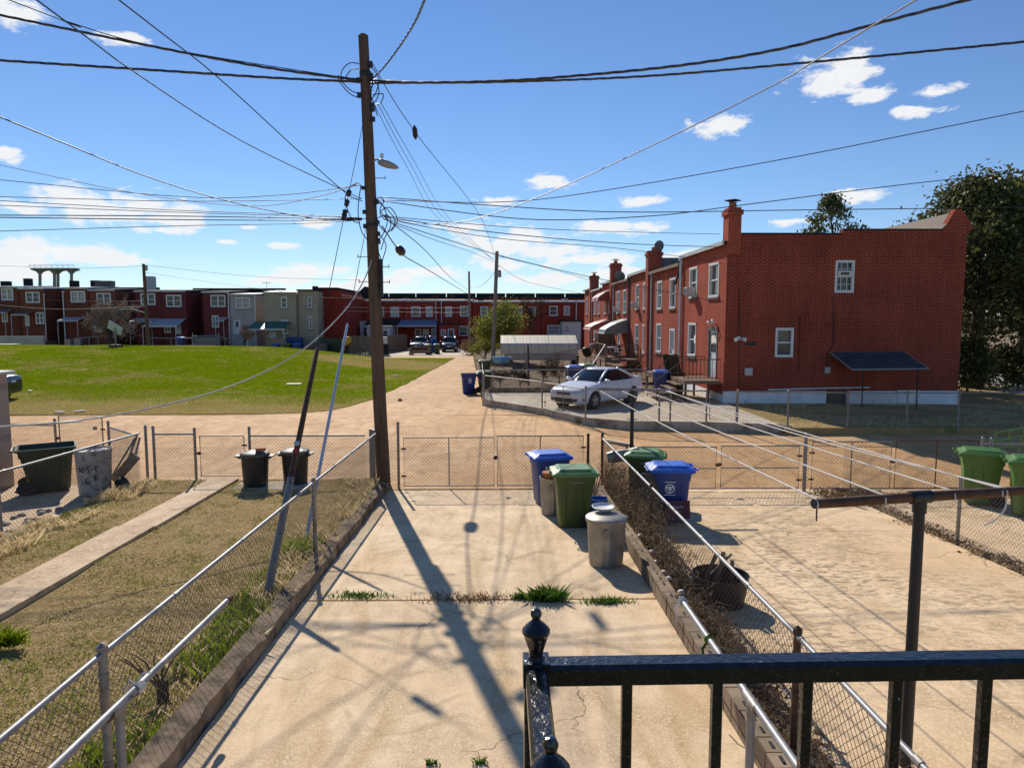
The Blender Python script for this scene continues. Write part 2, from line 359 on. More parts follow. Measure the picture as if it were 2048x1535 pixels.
M['can_white'] = plain('peeling_white_can', (.40, .37, .33), .75, var=.35, scale=8, bump=.4, dirt=(.13, .1, .075), dirt_amt=.1)
M['rust'] = plain('rusty_steel', (.11, .055, .03), .8, metal=.25, var=.5, scale=9, bump=.5, bscale=50, dirt=(.03, .025, .022), dirt_amt=.06)
M['iron'] = plain('glossy_black_paint', (.008, .009, .011), .22, var=.4, scale=45, bump=.6, bscale=70, spec=.7, dirt=(.55, .55, .55), dirt_amt=-.035)
M['black'] = plain('black_metal', (.015, .015, .016), .5, var=.3, scale=6, bump=.1)
M['blackpl'] = plain('black_plastic', (.016, .015, .015), .45, var=.3, scale=4, bump=.1)
M['lidgrey'] = plain('dusty_black_lid', (.085, .08, .072), .55, var=.3, scale=5, bump=.15)
M['rubber'] = plain('rubber', (.014, .013, .013), .8, var=.3, scale=8, bump=.2)
M['cable'] = plain('black_cable', (.015, .015, .016), .55, var=.2, scale=2, bump=0)
M['cable_alu'] = plain('twisted_aluminium_cable', (.10, .10, .10), .4, metal=.6, var=.5, scale=6, bump=0)
M['cable_white'] = plain('pale_cable', (.55, .53, .5), .6, var=.15, scale=2, bump=0)
M['cord'] = plain('white_clothesline', (.62, .58, .53), .7, var=.1, scale=6, bump=0)
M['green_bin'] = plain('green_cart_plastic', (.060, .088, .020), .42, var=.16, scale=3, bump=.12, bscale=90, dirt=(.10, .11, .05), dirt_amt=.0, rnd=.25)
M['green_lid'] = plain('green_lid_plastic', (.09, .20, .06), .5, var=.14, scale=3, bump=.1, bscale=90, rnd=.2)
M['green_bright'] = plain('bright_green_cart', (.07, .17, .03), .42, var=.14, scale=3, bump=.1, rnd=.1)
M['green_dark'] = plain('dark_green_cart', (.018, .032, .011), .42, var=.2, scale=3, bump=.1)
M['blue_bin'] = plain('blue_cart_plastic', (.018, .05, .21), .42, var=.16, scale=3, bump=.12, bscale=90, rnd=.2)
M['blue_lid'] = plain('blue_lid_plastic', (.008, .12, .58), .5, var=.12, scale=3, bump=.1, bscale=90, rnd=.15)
M['white'] = plain('white_paint', (.72, .71, .68), .5, var=.08, scale=3, bump=.1)
M['white_dirty'] = plain('dirty_white_paint', (.60, .59, .56), .6, var=.16, scale=2, bump=.2, dirt=(.33, .3, .26), dirt_amt=.02)
M['white_sign'] = plain('white_print', (.75, .75, .75), .6, var=.05, bump=0)
M['black_sign'] = plain('black_print', (.02, .02, .02), .6, var=.05, bump=0)
M['red_sign'] = plain('red_sticker', (.45, .04, .03), .5, var=.1, bump=0)
M['red'] = plain('red_plastic', (.5, .03, .025), .4, var=.1, bump=0)
M['yellow'] = plain('yellow_plastic', (.62, .38, .02), .5, var=.15, bump=.2, bscale=20)
M['tarp'] = plain('blue_tarp', (.03, .13, .42), .45, var=.2, scale=6, bump=.5, bscale=12)
M['cyan'] = plain('light_blue_plastic', (.15, .42, .62), .45, var=.15, bump=.1)
M['cardboard'] = plain('cardboard', (.36, .24, .14), .85, var=.12, bump=.15)
M['paper'] = plain('white_rubbish', (.75, .73, .7), .75, var=.1, scale=9, bump=.4, bscale=25)
M['brick_tile'] = plain('red_brick_piece', (.38, .13, .05), .85, var=.2, bump=.3)
M['stone'] = plain('broken_stone', (.34, .30, .25), .9, var=.3, scale=7, bump=.5)
M['maroon'] = plain('maroon_board', (.10, .012, .03), .6, var=.25, scale=5, bump=.1)
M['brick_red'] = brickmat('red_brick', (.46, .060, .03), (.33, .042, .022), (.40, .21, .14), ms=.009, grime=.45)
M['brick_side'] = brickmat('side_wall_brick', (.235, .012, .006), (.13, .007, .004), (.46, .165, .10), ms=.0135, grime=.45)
M['brick_far'] = brickmat('far_red_brick', (.42, .042, .022), (.33, .032, .018), (.26, .1, .075), ms=.009, grime=.35, rnd=.35)
M['brick_brown'] = brickmat('brown_brick', (.27, .072, .036), (.19, .05, .028), (.12, .08, .06), ms=.009, grime=.35, rnd=.3)
M['brick_plum'] = brickmat('plum_brick', (.235, .046, .040), (.17, .034, .032), (.11, .06, .06), ms=.009, grime=.35, rnd=.25)
M['stucco_grey'] = plain('grey_stucco', (.44, .39, .35), .85, var=.15, scale=1.5, bump=.3)
M['stucco_beige'] = plain('beige_stucco', (.42, .34, .235), .85, var=.14, scale=1.2, bump=.3)
M['found'] = plain('whitewashed_foundation', (.86, .86, .87), .75, var=.14, scale=2.5, bump=.5, bscale=14, dirt=(.36, .35, .34), dirt_amt=-.02)
M['roof'] = plain('black_roofing', (.016, .016, .018), .85, var=.35, scale=2, bump=.3)
M['roof_grey'] = plain('grey_roofing', (.17, .17, .17), .75, var=.3, scale=1.5, bump=.3)
M['roof_silver'] = plain('silver_roof_coating', (.42, .43, .45), .6, var=.25, scale=1.5, bump=.2)
M['roof_tan'] = plain('tan_roofing', (.17, .13, .095), .85, var=.3, scale=2, bump=.4)
M['fascia'] = plain('fascia', (.5, .49, .46), .6, var=.15, scale=2, bump=.1)
M['fascia_brown'] = plain('brown_fascia', (.20, .12, .075), .8, var=.3, scale=3, bump=.3)
M['spout'] = plain('aluminium_downspout', (.58, .58, .60), .4, metal=.35, var=.12, scale=2, bump=.05)
M['spout_dark'] = plain('dark_downspout', (.10, .075, .065), .5, var=.2, bump=.05)
M['glass'] = glassmat('window_glass')
M['carglass'] = glassmat('car_glass', (.02, .026, .03), .03); M['carglass'].node_tree.nodes['Principled BSDF'].inputs['Base Color'].links[0].from_node.id_data.links.remove(M['carglass'].node_tree.nodes['Principled BSDF'].inputs['Base Color'].links[0]); M['carglass'].node_tree.nodes['Principled BSDF'].inputs['Base Color'].default_value = (.012, .016, .02, 1); M['carglass'].node_tree.nodes['Principled BSDF'].inputs['Specular IOR Level'].default_value = .35
M['door_white'] = plain('white_door', (.66, .67, .68), .45, var=.07, scale=2, bump=.05)
M['door_dark'] = plain('dark_door', (.05, .045, .042), .45, var=.2, bump=.05)
M['door_brown'] = plain('brown_door_frame', (.13, .1, .085), .55, var=.2, bump=.1)
M['sill'] = plain('dark_sill', (.10, .085, .075), .85, var=.25, bump=.3)
M['awn_red'] = slatmat('red_awning', (.46, .075, .05), (.55, .12, .08), 4., 'y')
M['awn_grey'] = slatmat('grey_awning', (.16, .175, .17), (.23, .24, .235), 4., 'y')
M['awn_dark'] = slatmat('dark_blue_awning', (.04, .042, .05), (.07, .072, .085), 3.2, 'y', .75)
M['awn_white'] = slatmat('pale_awning', (.45, .48, .5), (.58, .6, .6), 4., 'x')
M['awn_green'] = slatmat('green_awning', (.01, .12, .085), (.015, .17, .12), 3., 'x')
M['awn_blue'] = slatmat('blue_grey_awning', (.16, .24, .32), (.24, .32, .40), 3., 'x')
M['siding_white'] = slatmat('white_siding', (.60, .59, .57), (.68, .67, .65), 6., 'z')
M['siding_tan'] = slatmat('tan_metal_siding', (.42, .34, .26), (.50, .41, .32), 3.3, 'z')
M['cream_roof'] = slatmat('cream_metal_roof', (.66, .56, .38), (.74, .65, .47), 2., 'x')
M['shed'] = slatmat('tan_shed_panel', (.36, .29, .24), (.42, .34, .28), .9, 'z')
M['paint_white'] = plain('white_car_paint', (.74, .73, .73), .22, var=.02, scale=2, bump=0, spec=.5, coat=.5)
M['paint_blue'] = plain('dark_blue_car_paint', (.012, .02, .035), .2, var=.1, bump=0, coat=.6)
M['paint_black'] = plain('dark_green_car_paint', (.012, .017, .016), .2, var=.1, bump=0, coat=.6)
M['paint_grey'] = plain('dark_grey_car_paint', (.02, .019, .02), .2, var=.1, bump=0, coat=.6)
M['chrome'] = plain('bright_metal', (.6, .6, .62), .2, metal=.9, var=.05, bump=0)
M['alloy'] = plain('alloy_wheel', (.42, .42, .43), .35, metal=.7, var=.1, bump=0)
M['taillight'] = plain('red_tail_lens', (.35, .012, .02), .15, var=.1, bump=0)
M['lamp'] = plain('headlight_lens', (.55, .57, .6), .12, var=.2, bump=0)
M['dish'] = plain('grey_dish', (.20, .19, .18), .6, var=.1, bump=.05)
M['concrete_tower'] = plain('tower_concrete', (.28, .265, .24), .85, var=.15, bump=.2)
M['luminaire'] = plain('lamp_housing', (.33, .31, .28), .5, metal=.2, var=.15, bump=.05)
M['box_grey'] = plain('meter_box', (.5, .48, .45), .5, var=.1, bump=.05)

# ------------------------------------------------------------------ daylight
SUN_AZ, SUN_EL = R(-16.5), R(35)            # azimuth from +Y, towards -X: the sun stands ahead and to the left
sd = bpy.data.lights.new('sun', 'SUN'); sun = bpy.data.objects.new('sun', sd); COL.objects.link(sun)
sd.energy = 5.0; sd.angle = R(.53); sd.color = (1., .925, .81)
sv = Vector((math.sin(SUN_AZ) * math.cos(SUN_EL), math.cos(SUN_AZ) * math.cos(SUN_EL), math.sin(SUN_EL)))
sun.rotation_euler = sv.to_track_quat('Z', 'Y').to_euler(); sun.location = sv * 60
w = bpy.data.worlds.new('World'); scene.world = w; w.use_nodes = True
T = NT(w); bg = T.n['Background']; out = T.n['World Output']
sky = T.n.new('ShaderNodeTexSky'); sky.sky_type = 'NISHITA'; sky.sun_disc = False
sky.sun_elevation = SUN_EL; sky.sun_rotation = SUN_AZ; sky.altitude = 50; sky.air_density = 1.0; sky.dust_density = .0; sky.ozone_density = 3.0
hs = T.new('ShaderNodeHueSaturation', Color=T.mix(1., sky.outputs[0], (.86, .95, 1.13), 'MULTIPLY')); hs.inputs['Saturation'].default_value = 1.04
T.set(bg.inputs[0], hs.outputs[0]); bg.inputs[1].default_value = .098
g = T.n.new('ShaderNodeTexCoord').outputs['Generated']; sp = T.n.new('ShaderNodeSeparateXYZ'); T.l.new(g, sp.inputs[0])
az = T.math('ARCTAN2', sp.outputs[0], sp.outputs[1]); el = T.math('ARCSINE', sp.outputs[2])
cb = T.n.new('ShaderNodeCombineXYZ'); T.l.new(az, cb.inputs[0]); T.l.new(T.math('MULTIPLY', el, 2.3), cb.inputs[1])
nA = T.noise(cb.outputs[0], 21., 10, .64, .3); nB = T.noise(cb.outputs[0], 5.5, 4, .5)
def azel(px, py):
    d = ray(px, py).normalized(); return math.atan2(d.x, d.y), math.asin(d.z)
mask = None
CL = [(1675, 150, 95, 42), (1745, 185, 60, 18), (1880, 184, 50, 12), (1830, 220, 60, 12), (1440, 256, 70, 20), (200, 412, 190, 34), (130, 505, 120, 22), (40, 28, 60, 22), (250, 80, 45, 14),
      (1090, 362, 60, 18), (980, 402, 50, 12), (1290, 402, 50, 14), (1220, 455, 90, 20), (1290, 450, 50, 14), (1010, 485, 130, 40), (925, 455, 60, 14), (1090, 500, 90, 18), (60, 415, 60, 16), (330, 440, 70, 16), (700, 575, 80, 12), (560, 560, 80, 10), (60, 545, 90, 14), (240, 520, 60, 12), (1240, 545, 90, 14), (1720, 390, 60, 16), (1590, 443, 50, 10), (610, 540, 60, 16), (640, 448, 40, 9),
      (455, 483, 30, 7), (570, 490, 32, 7), (8, 300, 30, 22), (30, 525, 60, 12), (1180, 520, 110, 16), (1000, 530, 70, 13), (1380, 510, 70, 14), (505, 455, 30, 6), (320, 460, 60, 9), (855, 545, 90, 12), (1100, 560, 110, 12), (770, 560, 70, 10)]
for px, py, sx, sy in CL:
    a0, e0 = azel(px, py); ra, re = sx / 1400, sy * 1.05 / 1400
    d1 = T.math('DIVIDE', T.math('SUBTRACT', az, a0), ra); d2 = T.math('DIVIDE', T.math('SUBTRACT', el, e0), re)
    q = T.math('SUBTRACT', 1., T.math('SQRT', T.math('ADD', T.math('MULTIPLY', d1, d1), T.math('MULTIPLY', d2, d2))))
    mask = q if mask is None else T.math('MAXIMUM', mask, q)
mask = T.math('MAXIMUM', mask, -1.)
band = T.math('MULTIPLY', T.ramp(el, [(.0, .75), (.045, .5), (.12, .0), (1., 0.)]), T.ramp(nB, [(.42, .0), (.62, 1.)]))
bright_side = T.math('MULTIPLY', T.ramp(el, [(.0, 1.), (.35, 0.)]), 1.)
field = T.math('ADD', T.math('MULTIPLY', T.math('MAXIMUM', mask, -.6), .7), T.math('ADD', T.math('MULTIPLY_ADD', nA, 2.4, -1.27), T.math('MULTIPLY', band, .62)))
dens = T.ramp(field, [(.02, 0.), (.36, .97)])
shade = T.ramp(T.math('ADD', nA, T.math('MULTIPLY', field, .35)), [(.42, 1.), (.75, .78)])
bg2 = T.n.new('ShaderNodeBackground'); T.set(bg2.inputs[0], T.mix(shade, (.66, .72, .82), (1., 1., 1.))); bg2.inputs[1].default_value = .97
mxs = T.n.new('ShaderNodeMixShader'); T.l.new(dens, mxs.inputs[0]); T.l.new(bg.outputs[0], mxs.inputs[1]); T.l.new(bg2.outputs[0], mxs.inputs[2]); T.l.new(mxs.outputs[0], out.inputs[0])
# ------------------------------------------------------------------ the lie of the land
def zy(y): return .0325 * max(0., 15.5 - y)
def zleft(x, y): return .25 + .012 * max(0., 15.5 - y) + .035 * nz(x, y, .8)
def alley_z(y): return interp([(15.5, 0.), (19, .15), (24, .33), (30, .25), (40, .1), (66, 0.), (9999, 0.)], y)
L_EDGE = [(25.3, -60.), (25.45, -10.), (25.8, -7.8), (26.5, -6.7), (28, -6.1), (31, -5.7), (66, -4.5)]
R_EDGE = [(21.25, 60.), (21.5, 9.), (22.0, 6.5), (22.25, 4.1), (23.0, 2.8), (25.4, 1.5), (28.3, -.6), (29., -.78), (34, -1.05), (70, -2.9)]
def ledge(y): return interp(L_EDGE, y)
def redge(y): return interp(R_EDGE, y)
def lawn_z(x, y):
    b = max(0., ledge(max(y, 26)) - x); s = sstep(-.5, 17, b)
    return alley_z(y) + .03 + 1.42 * sstep(24.5, 57, y) * (1 - sstep(59, 67, y)) * s * (1 + .1 * sstep(-18, -45, x)) + .05 * nz(x, y, .3) * min(1, b)
def drive_z(x, y): return .5
def strip(name, ys, xl, xr, nx, zf, mat, kind='structure', thick=.12):
    vs = []; fs = []; n = nx + 1
    for y in ys:
        a, b = (xl(y) if callable(xl) else xl), (xr(y) if callable(xr) else xr)
        for i in range(n):
            x = a + (b - a) * i / nx; vs.append((x, y, zf(x, y)))
    for j in range(len(ys) - 1):
        for i in range(nx): fs.append((j * n + i, j * n + i + 1, (j + 1) * n + i + 1, (j + 1) * n + i))
    m = MB(); m.add(vs, fs)
    k = len(ys)                                      # skirt so that the sheet has an edge
    ring = [(0, i) for i in range(n)] + [(j, nx) for j in range(1, k)] + [(k - 1, i) for i in range(nx - 1, -1, -1)] + [(j, 0) for j in range(k - 2, 0, -1)]
    rv = [vs[j * n + i] for j, i in ring]
    if thick: m.loft([rv, [(p[0], p[1], p[2] - thick) for p in rv]], cap=False)
    o = m.build(name, mat, fixn=False); o['kind'] = kind; return o
def rng(a, b, st): return [a + (b - a) * i / max(1, round((b - a) / st)) for i in range(max(1, round((b - a) / st)) + 1)]

ys = rng(-30, 100, 5) + [130, 180, 260, 400, 700, 1200, 3000]; xs = [-3000, -800, -300, -140] + rng(-80, 80, 8) + [140, 300, 800, 3000]
m = MB(); n = len(xs)
m.add([(x, y, min(alley_z(y), 0) - .14) for y in ys for x in xs], [(j * n + i, j * n + i + 1, (j + 1) * n + i + 1, (j + 1) * n + i) for j in range(len(ys) - 1) for i in range(n - 1)])
tag(m.build('ground', M['farground'], fixn=False), kind='structure')
strip('yard_slab', rng(-1.5, 8.72, 1), -2.55, 2.0, 4, lambda x, y: zy(y), M['conc_yard'])
strip('yard_slab', rng(8.78, 15.42, 1), -2.55, 2.0, 4, lambda x, y: zy(y) - .004, M['conc_yard'])
strip('driveway', rng(-1.5, 11.9, 1), 2.62, 7.42, 4, lambda x, y: zy(y), M['conc_right'])
strip('driveway', rng(11.93, 15.42, 1), 2.62, 7.42, 4, lambda x, y: zy(y) - .004, M['conc_right'])
strip('driveway', rng(-1.5, 15.42, 1), 7.7, 13.2, 4, lambda x, y: zy(y) - .02, M['conc_right'])
strip('soil_strip', rng(-1.5, 15.42, .3), 2.17, 2.64, 4, lambda x, y: zy(y) + .07 + .05 * nz(x, y, 2.) - .1 * sstep(2.45, 2.64, x), M['dirt'])
strip('yard_ground', rng(-1.5, 15.4, .4), -8.0, -2.72, 14, zleft, M['yardgrass'], thick=.3)
strip('path', rng(-1.5, 11.6, .5), -6.5, -5.86, 2, lambda x, y: .305 + .012 * max(0., 15.5 - y), M['conc_path'])
strip('path', rng(11.63, 15.38, .5), -6.46, -5.84, 2, lambda x, y: .298 + .012 * max(0., 15.5 - y), M['conc_path'])
strip('side_yard', rng(-1.5, 15.4, .8), -13.5, -8.1, 8, lambda x, y: .16 + .02 * nz(x, y, .7) + .01 * max(0., 15.5 - y), M['conc_path'])
for a_, b_ in ((15.45, 19.7), (19.715, 25.3)): strip('alley', rng(a_, b_, .8), -60, 60, 60, lambda x, y: alley_z(y) + .004 + .02 * nz(x, y, .25), M['conc_alley'])
for L_ in ([25.315, 25.45, 25.8, 26.5, 27.2, 28, 28.6, 29.6], rng(29.615, 35, .8), rng(35.015, 42, 1)): strip('alley', L_, lambda y: ledge(y) - .35, lambda y: max(redge(y), -1.2), 10, lambda x, y: alley_z(y) + .008, M['conc_alley'])
strip('alley', rng(42.02, 66, 2), lambda y: ledge(y) - .3, lambda y: redge(y) + .1, 4, lambda x, y: alley_z(y) + .004, M['conc_alley'])
strip('back_alley', rng(66.03, 71, 1), -70, 6, 20, lambda x, y: .01, M['conc_alley'])
strip('parking_pad', rng(71.03, 92, 2), -16, 2, 6, lambda x, y: .02, M['conc_drive'])
strip('lawn', [25.42, 25.6, 25.8, 26.1, 26.5, 27, 27.6] + rng(28.4, 67, 1.2), -75, lambda y: ledge(y) + .12 * nz(y, 3, 1.2), 70, lawn_z, M['lawn'])
strip('driveway', [21.5, 21.75, 22.0, 22.25, 22.6, 23.0, 23.8, 24.6, 25.4, 26.4, 27.4, 28.3, 29.0, 30, 31.4], lambda y: redge(y) + .06, 8.78, 10, drive_z, M['conc_drive'], thick=.5)
strip('side_lot', rng(21.3, 27.45, .6), 8.8, 24, 16, lambda x, y: .46 + .03 * nz(x, y, .9) - .1 * sstep(12, 22, x), M['yardgrass'], thick=.4)
strip('back_lots', rng(31.42, 75, 1.5), lambda y: max(redge(y), -2.8) + .05, 8.78, 8, lambda x, y: .48 + .05 * nz(x, y, .6), M['dirt'], thick=.5)
strip('side_garden', rng(27.5, 120, 3), 18.4, 24, 4, lambda x, y: .38 + .05 * nz(x, y, .4), M['yardgrass'], thick=.4)
strip('pavement', rng(10, 160, 6), 24.02, 26, 2, lambda x, y: .36, M['conc_drive'], thick=.4)
strip('street', rng(10, 160, 6), 26.02, 36, 2, lambda x, y: .24, M['street'], thick=.3)
strip('pavement', rng(10, 160, 6), 36.02, 39, 2, lambda x, y: .36, M['conc_drive'], thick=.4)
def terrain(x, y):
    if y < 15.45: return zleft(x, y) if -8.1 < x < -2.65 else (.17 if x < -8 else zy(y))
    if y > 25.4 and x < ledge(y): return lawn_z(x, y)
    if x > redge(y): return .5
    return alley_z(y)
def G(px, py): return gp(px, py, terrain)
def kerb(name, pts, wdt, h, base, mat, label, cat):
    t = thing(name, label, cat, pts[0]); m = MB(); k = len(pts); L = []; Rr = []
    for i, p in enumerate(pts):
        a = Vector(pts[max(0, i - 1)]); b = Vector(pts[min(k - 1, i + 1)]); d = (b - a); d.z = 0; d.normalize(); nn = Vector((-d.y, d.x, 0)) * wdt / 2
        L.append(Vector(p) + nn); Rr.append(Vector(p) - nn)
    up = Vector((0, 0, h)); dn = Vector((0, 0, -base))
    m.loft([[l + dn, r + dn, r + up, l + up] for l, r in zip(L, Rr)])
    o = m.build(name, mat, bevel=.012); tag(o, label, cat); bpy.data.objects.remove(t); return o
kerb('kerb', [(-.72, 28.45, .5), (1.49, 25.5, .5), (2.79, 23.05, .5), (4.07, 22.29, .5), (6.53, 22.04, .5), (7.43, 21.77, .5), (8.7, 21.55, .5)], .2, .05, .5, M['curb'], 'raised concrete kerb carrying the chain link fence round the white car', 'kerb')
kerb('low_wall', [(-.6, 31.4, .5), (2.6, 31.5, .5), (6.3, 31.6, .5)], .18, .22, .5, M['wall_old'], 'low dark concrete wall behind the white car', 'wall')
# the retaining walls either side of the yard
y0, y1 = 1.5, 15.5
m = MB(); ysw = rng(y0, y1, .12)
m.loft([[Vector((-2.76, y, -.1)), Vector((-2.55 + .018 * nz(y, 1, 1.5), y, -.1)), Vector((-2.56 + .03 * nz(y, 4, 1.3) - .03 * max(0, nz(y, 4, 4.)), y, zy(y) + .17 + .03 * nz(y, 7, 1.) - .06 * max(0, nz(y, 11, 2.4)))), Vector((-2.76, y, zy(y) + .21 + .02 * nz(y, 9, 1.)))] for y in ysw])
tag(m.build('retaining_wall', M['wall_old'], fixn=True), 'crumbling brown retaining wall under the fence left of the concrete yard', 'wall')
m = MB()
yb = 2.2; i = 0
while yb < 15.0:
    z = zy(yb + .2); dx = .012 * nz(yb, 3, 3); a = MB()
    m.box((2.085 + dx, yb + .197, z + .06), (.17, .39, .32 + .02 * nz(yb, 6, 4)))
    for s in (-.09, .09): pass
    yb += .4; i += 1
bw = m.build('block_wall', M['block'], bevel=.008); tag(bw, 'low grey concrete block wall along the right edge of the yard', 'wall')
m = MB(); yb = 2.2
while yb < 15.0:
    z = zy(yb + .2) + .224
    for s in (-.1, .1):
        if nz(yb, s * 10, 1.7) > -.05: m.box((2.085 + .01 * nz(yb, 1, 5), yb + .197 + s, z - .003), (.022 + .02 * abs(nz(yb, s, 9)), .08, .012))
    yb += .4
m.build('cell_hole', M['roof'], bw)

# ------------------------------------------------------------------ chain link fences
def chain(m, a, b, h, z0=.04, r=.0023, pitch=.081):
    a, b = Vector(a), Vector(b); d = b - a; L = math.hypot(d.x, d.y); u = Vector((d.x, d.y, 0)) / L; nn = Vector((-u.y, u.x, 0)); sl = d.z / L
    H = h - z0
    def P(s_, t_, off): return a + u * s_ + Vector((0, 0, sl * s_ + z0 + t_)) + nn * off
    k = int((L + H) / pitch) + 1
    for fam in (0, 1):
        for i in range(k):
            s0 = i * pitch - (H if fam == 0 else 0)
            pts = [(s0, 0.), (s0 + H, H)] if fam == 0 else [(i * pitch, 0.), (i * pitch - H, H)]
            (sa, ta), (sb, tb) = pts
            lo, hi = 0., 1.
            ds = sb - sa
            for lim, sg in ((0., 1), (L, -1)):
                f = (lim - sa) / ds
                if (ds > 0) == (sg > 0): lo = max(lo, f)
                else: hi = min(hi, f)
            if hi - lo < .02: continue
            q0 = P(sa + ds * lo, H * lo, .002 * (1 if fam else -1)); q1 = P(sa + ds * hi, H * hi, .002 * (1 if fam else -1))
            w_ = nn * r; dd = (q1 - q0).normalized().cross(nn) * r
            m.add([q0 + w_, q0 - w_ * .5 + dd, q0 - w_ * .5 - dd, q1 + w_, q1 - w_ * .5 + dd, q1 - w_ * .5 - dd], [(0, 1, 4, 3), (1, 2, 5, 4), (2, 0, 3, 5)])
    return m
def fence(label, pts, h, posts, rail=True, mw='wire', mp='galv_dull', mr='galv', pr=.03, rr=.021, cat='fence', group=None, over=.07, wr=.0023, bottom=False, tops=True, postlab=None):
    t = thing('chain_link_fence', label, cat, pts[0], group=group)
    m = MB()
    for a, b in zip(pts, pts[1:]): chain(m, a, b, h, r=wr)
    m.build('wire_mesh', M[mw], t, world=True, fixn=False)
    if rail:
        m = MB(); m.path([Vector(p) + Vector((0, 0, h)) for p in pts], rr, 8)
        q = m.build('top_rail', M[mr], t, world=True, smooth=True, auto=50)
        for a, b in zip(pts, pts[1:]):
            a, b = Vector(a), Vector(b); L = (b - a).length
            for s in np.arange(1.1, L, 1.55): 
                p = a.lerp(b, s / L) + Vector((0, 0, h)); d = (b - a).normalized(); c = MB(); c.tube(p - d * .035, p + d * .035, rr + .005); c.build('rail_sleeve', M['galv_dull'], q, world=True)
    for p in posts:
        p, hh = (Vector(p[:3]), p[3]) if len(p) > 3 else (Vector(p), h + over)
        m = MB(); m.lathe([(pr, -.25), (pr, hh - .05), (pr + .006, hh - .05), (pr + .006, hh - .015), (pr * .6, hh), (.004, hh + .012)], p, 10)
        for zb in (.25, .55, .85): m.lathe([(pr + .003, zb * h), (pr + .006, zb * h), (pr + .006, zb * h + .022), (pr + .003, zb * h + .022)], p, 10, cap=False)
        m.build('post', M[mp], t, world=True, smooth=True, auto=40)
    return t
def gate(label, a, b, h, group=None, bars=1, mw='wire', mf='galv_dull', fr=.017, mid=False, z0=.07, cat='gate', ext=0.):
    a, b = Vector(a), Vector(b); t = thing('fence_gate', label, cat, a, group=group)
    d = b - a; u = d.normalized(); z = Vector((0, 0, 1))
    m = MB(); m.path([a + z * z0, b + z * z0, b + z * h, a + z * h], fr, 8, closed=True)
    m.build('frame', M[mf], t, world=True)
    m = MB(); chain(m, a + z * z0, b + z * z0, h - z0, z0=.0); m.build('wire_mesh', M[mw], t, world=True, fixn=False)
    for i in range(bars):
        p = a.lerp(b, (i + 1) / (bars + 1)); m = MB(); m.tube(p + z * z0, p + z * (h + .0), fr * .8); m.build('brace', M[mf], t, world=True)
    if mid: m = MB(); m.tube(a + z * h * .52, b + z * h * .52, fr * .8); m.build('cross_bar', M[mf], t, world=True)
    for zz in (.25, .78):
        m = MB(); m.tube(a - u * .06 + z * h * zz, a + u * .05 + z * h * zz, .022); m.build('hinge', M['rust'], t, world=True)
    m = MB(); m.tube(b - u * .02 + z * h * .6, b + u * .07 + z * h * .6, .018); m.box(b + u * .03 + z * h * .6, (.05, .05, .07)); m.build('latch', M['rust'], t, world=True)
    return t
YG = 15.55
fl = lambda y: (-2.8, y, zleft(-2.8, y) - .02)
fence('long chain link fence with silver top rail on the brown retaining wall', [(-2.8, 1.0, .42), (-2.8, 4.75, .42), (-2.8, 10.28, .32), (-2.8, 15.4, .2)], 1.08, [(-2.8, 4.75, .42), (-2.8, 10.28, .32)], mw='wire', pr=.032)
fence('chain link fence overgrown with dry vines on the soil strip behind the block wall', [(2.32, 1.0, .38), (2.32, 5.25, .33), (2.32, 10.6, .2), (2.32, 15.9, .05)], 1.03, [(2.32, 5.25, .33), (2.32, 10.6, .2)], mw='wire_rust', mr='cord' if False else 'galv', mp='rust', pr=.03)
# front of our yard: double gate
gz_ = .0
fence('narrow strip of chain link between the utility pole and the yard gate', [(-2.62, YG, .02), (-2.32, YG, .02)], 1.15, [(-2.32, YG, .02, 1.5)], rail=False)
gate('left leaf of the wide yard gate, beside the tall post', (-2.2, YG, .0), (-.17, YG, .0), 1.17)
gate('right leaf of the wide yard gate, partly hidden by the blue cart', (1.84, YG, .0), (-.1, YG, .0), 1.2)
fence('narrow rusty chain link strip right of the yard gate', [(1.9, YG, 0), (2.32, 15.9, .0)], 1.12, [(1.95, YG, 0, 1.25), (2.32, 15.9, .0, 1.2)], rail=False, mp='rust')
# left yard front
zl = .25
fence('chain link fence behind the two black cans, left of the pole', [(-5.62, 15.5, zl), (-3.05, 15.5, zl)], .98, [(-5.62, 15.5, zl, 1.18)], mr='galv_dull')
gate('small walk gate with a fork latch at the end of the concrete path', (-5.74, 15.5, zl), (-6.72, 15.5, zl), .98, bars=0)
fence('short chain link panel left of the walk gate', [(-6.83, 15.5, zl), (-7.72, 15.5, zl)], 1.02, [(-6.83, 15.5, zl, 1.16), (-7.74, 15.5, zl, 1.2)], mp='galv_dull')
fence('sloping chain link fence in front of the open green cart', [(-8.08, 15.55, .2), (-8.12, 11.2, .28), (-8.2, 2., .4)], 1.08, [(-7.96, 15.6, .2, 1.25), (-8.12, 11.2, .28, 1.15)], mw='wire')
pA, pB, pC = at(235, 940, 17.3), at(130, 930, 17.6), at(0, 930, 17.8)
fence('chain link panel between the tall gate and the corner post', [(pA.x, 17.0, .05), (-8.2, 15.7, .05)], 1.15, [(pA.x, 17.0, .05, 1.3)])
gate('tall left gate with a small grey plate on its mesh', (pA.x - .2, 17.1, .05), (pB.x + .1, 17.3, .05), 1.38, bars=0)
fence('chain link fence running behind the tan shed', [(pB.x, 17.3, .05), (pB.x - 3.5, 17.6, .05)], 1.15, [(pB.x, 17.3, .05, 1.32)])
m = MB(); m.box(at(190, 856, 17.18), (.1, .012, .09)); tag(m.build('plate', M['luminaire']), 'small grey metal plate hung on the mesh of the tall gate', 'plate')
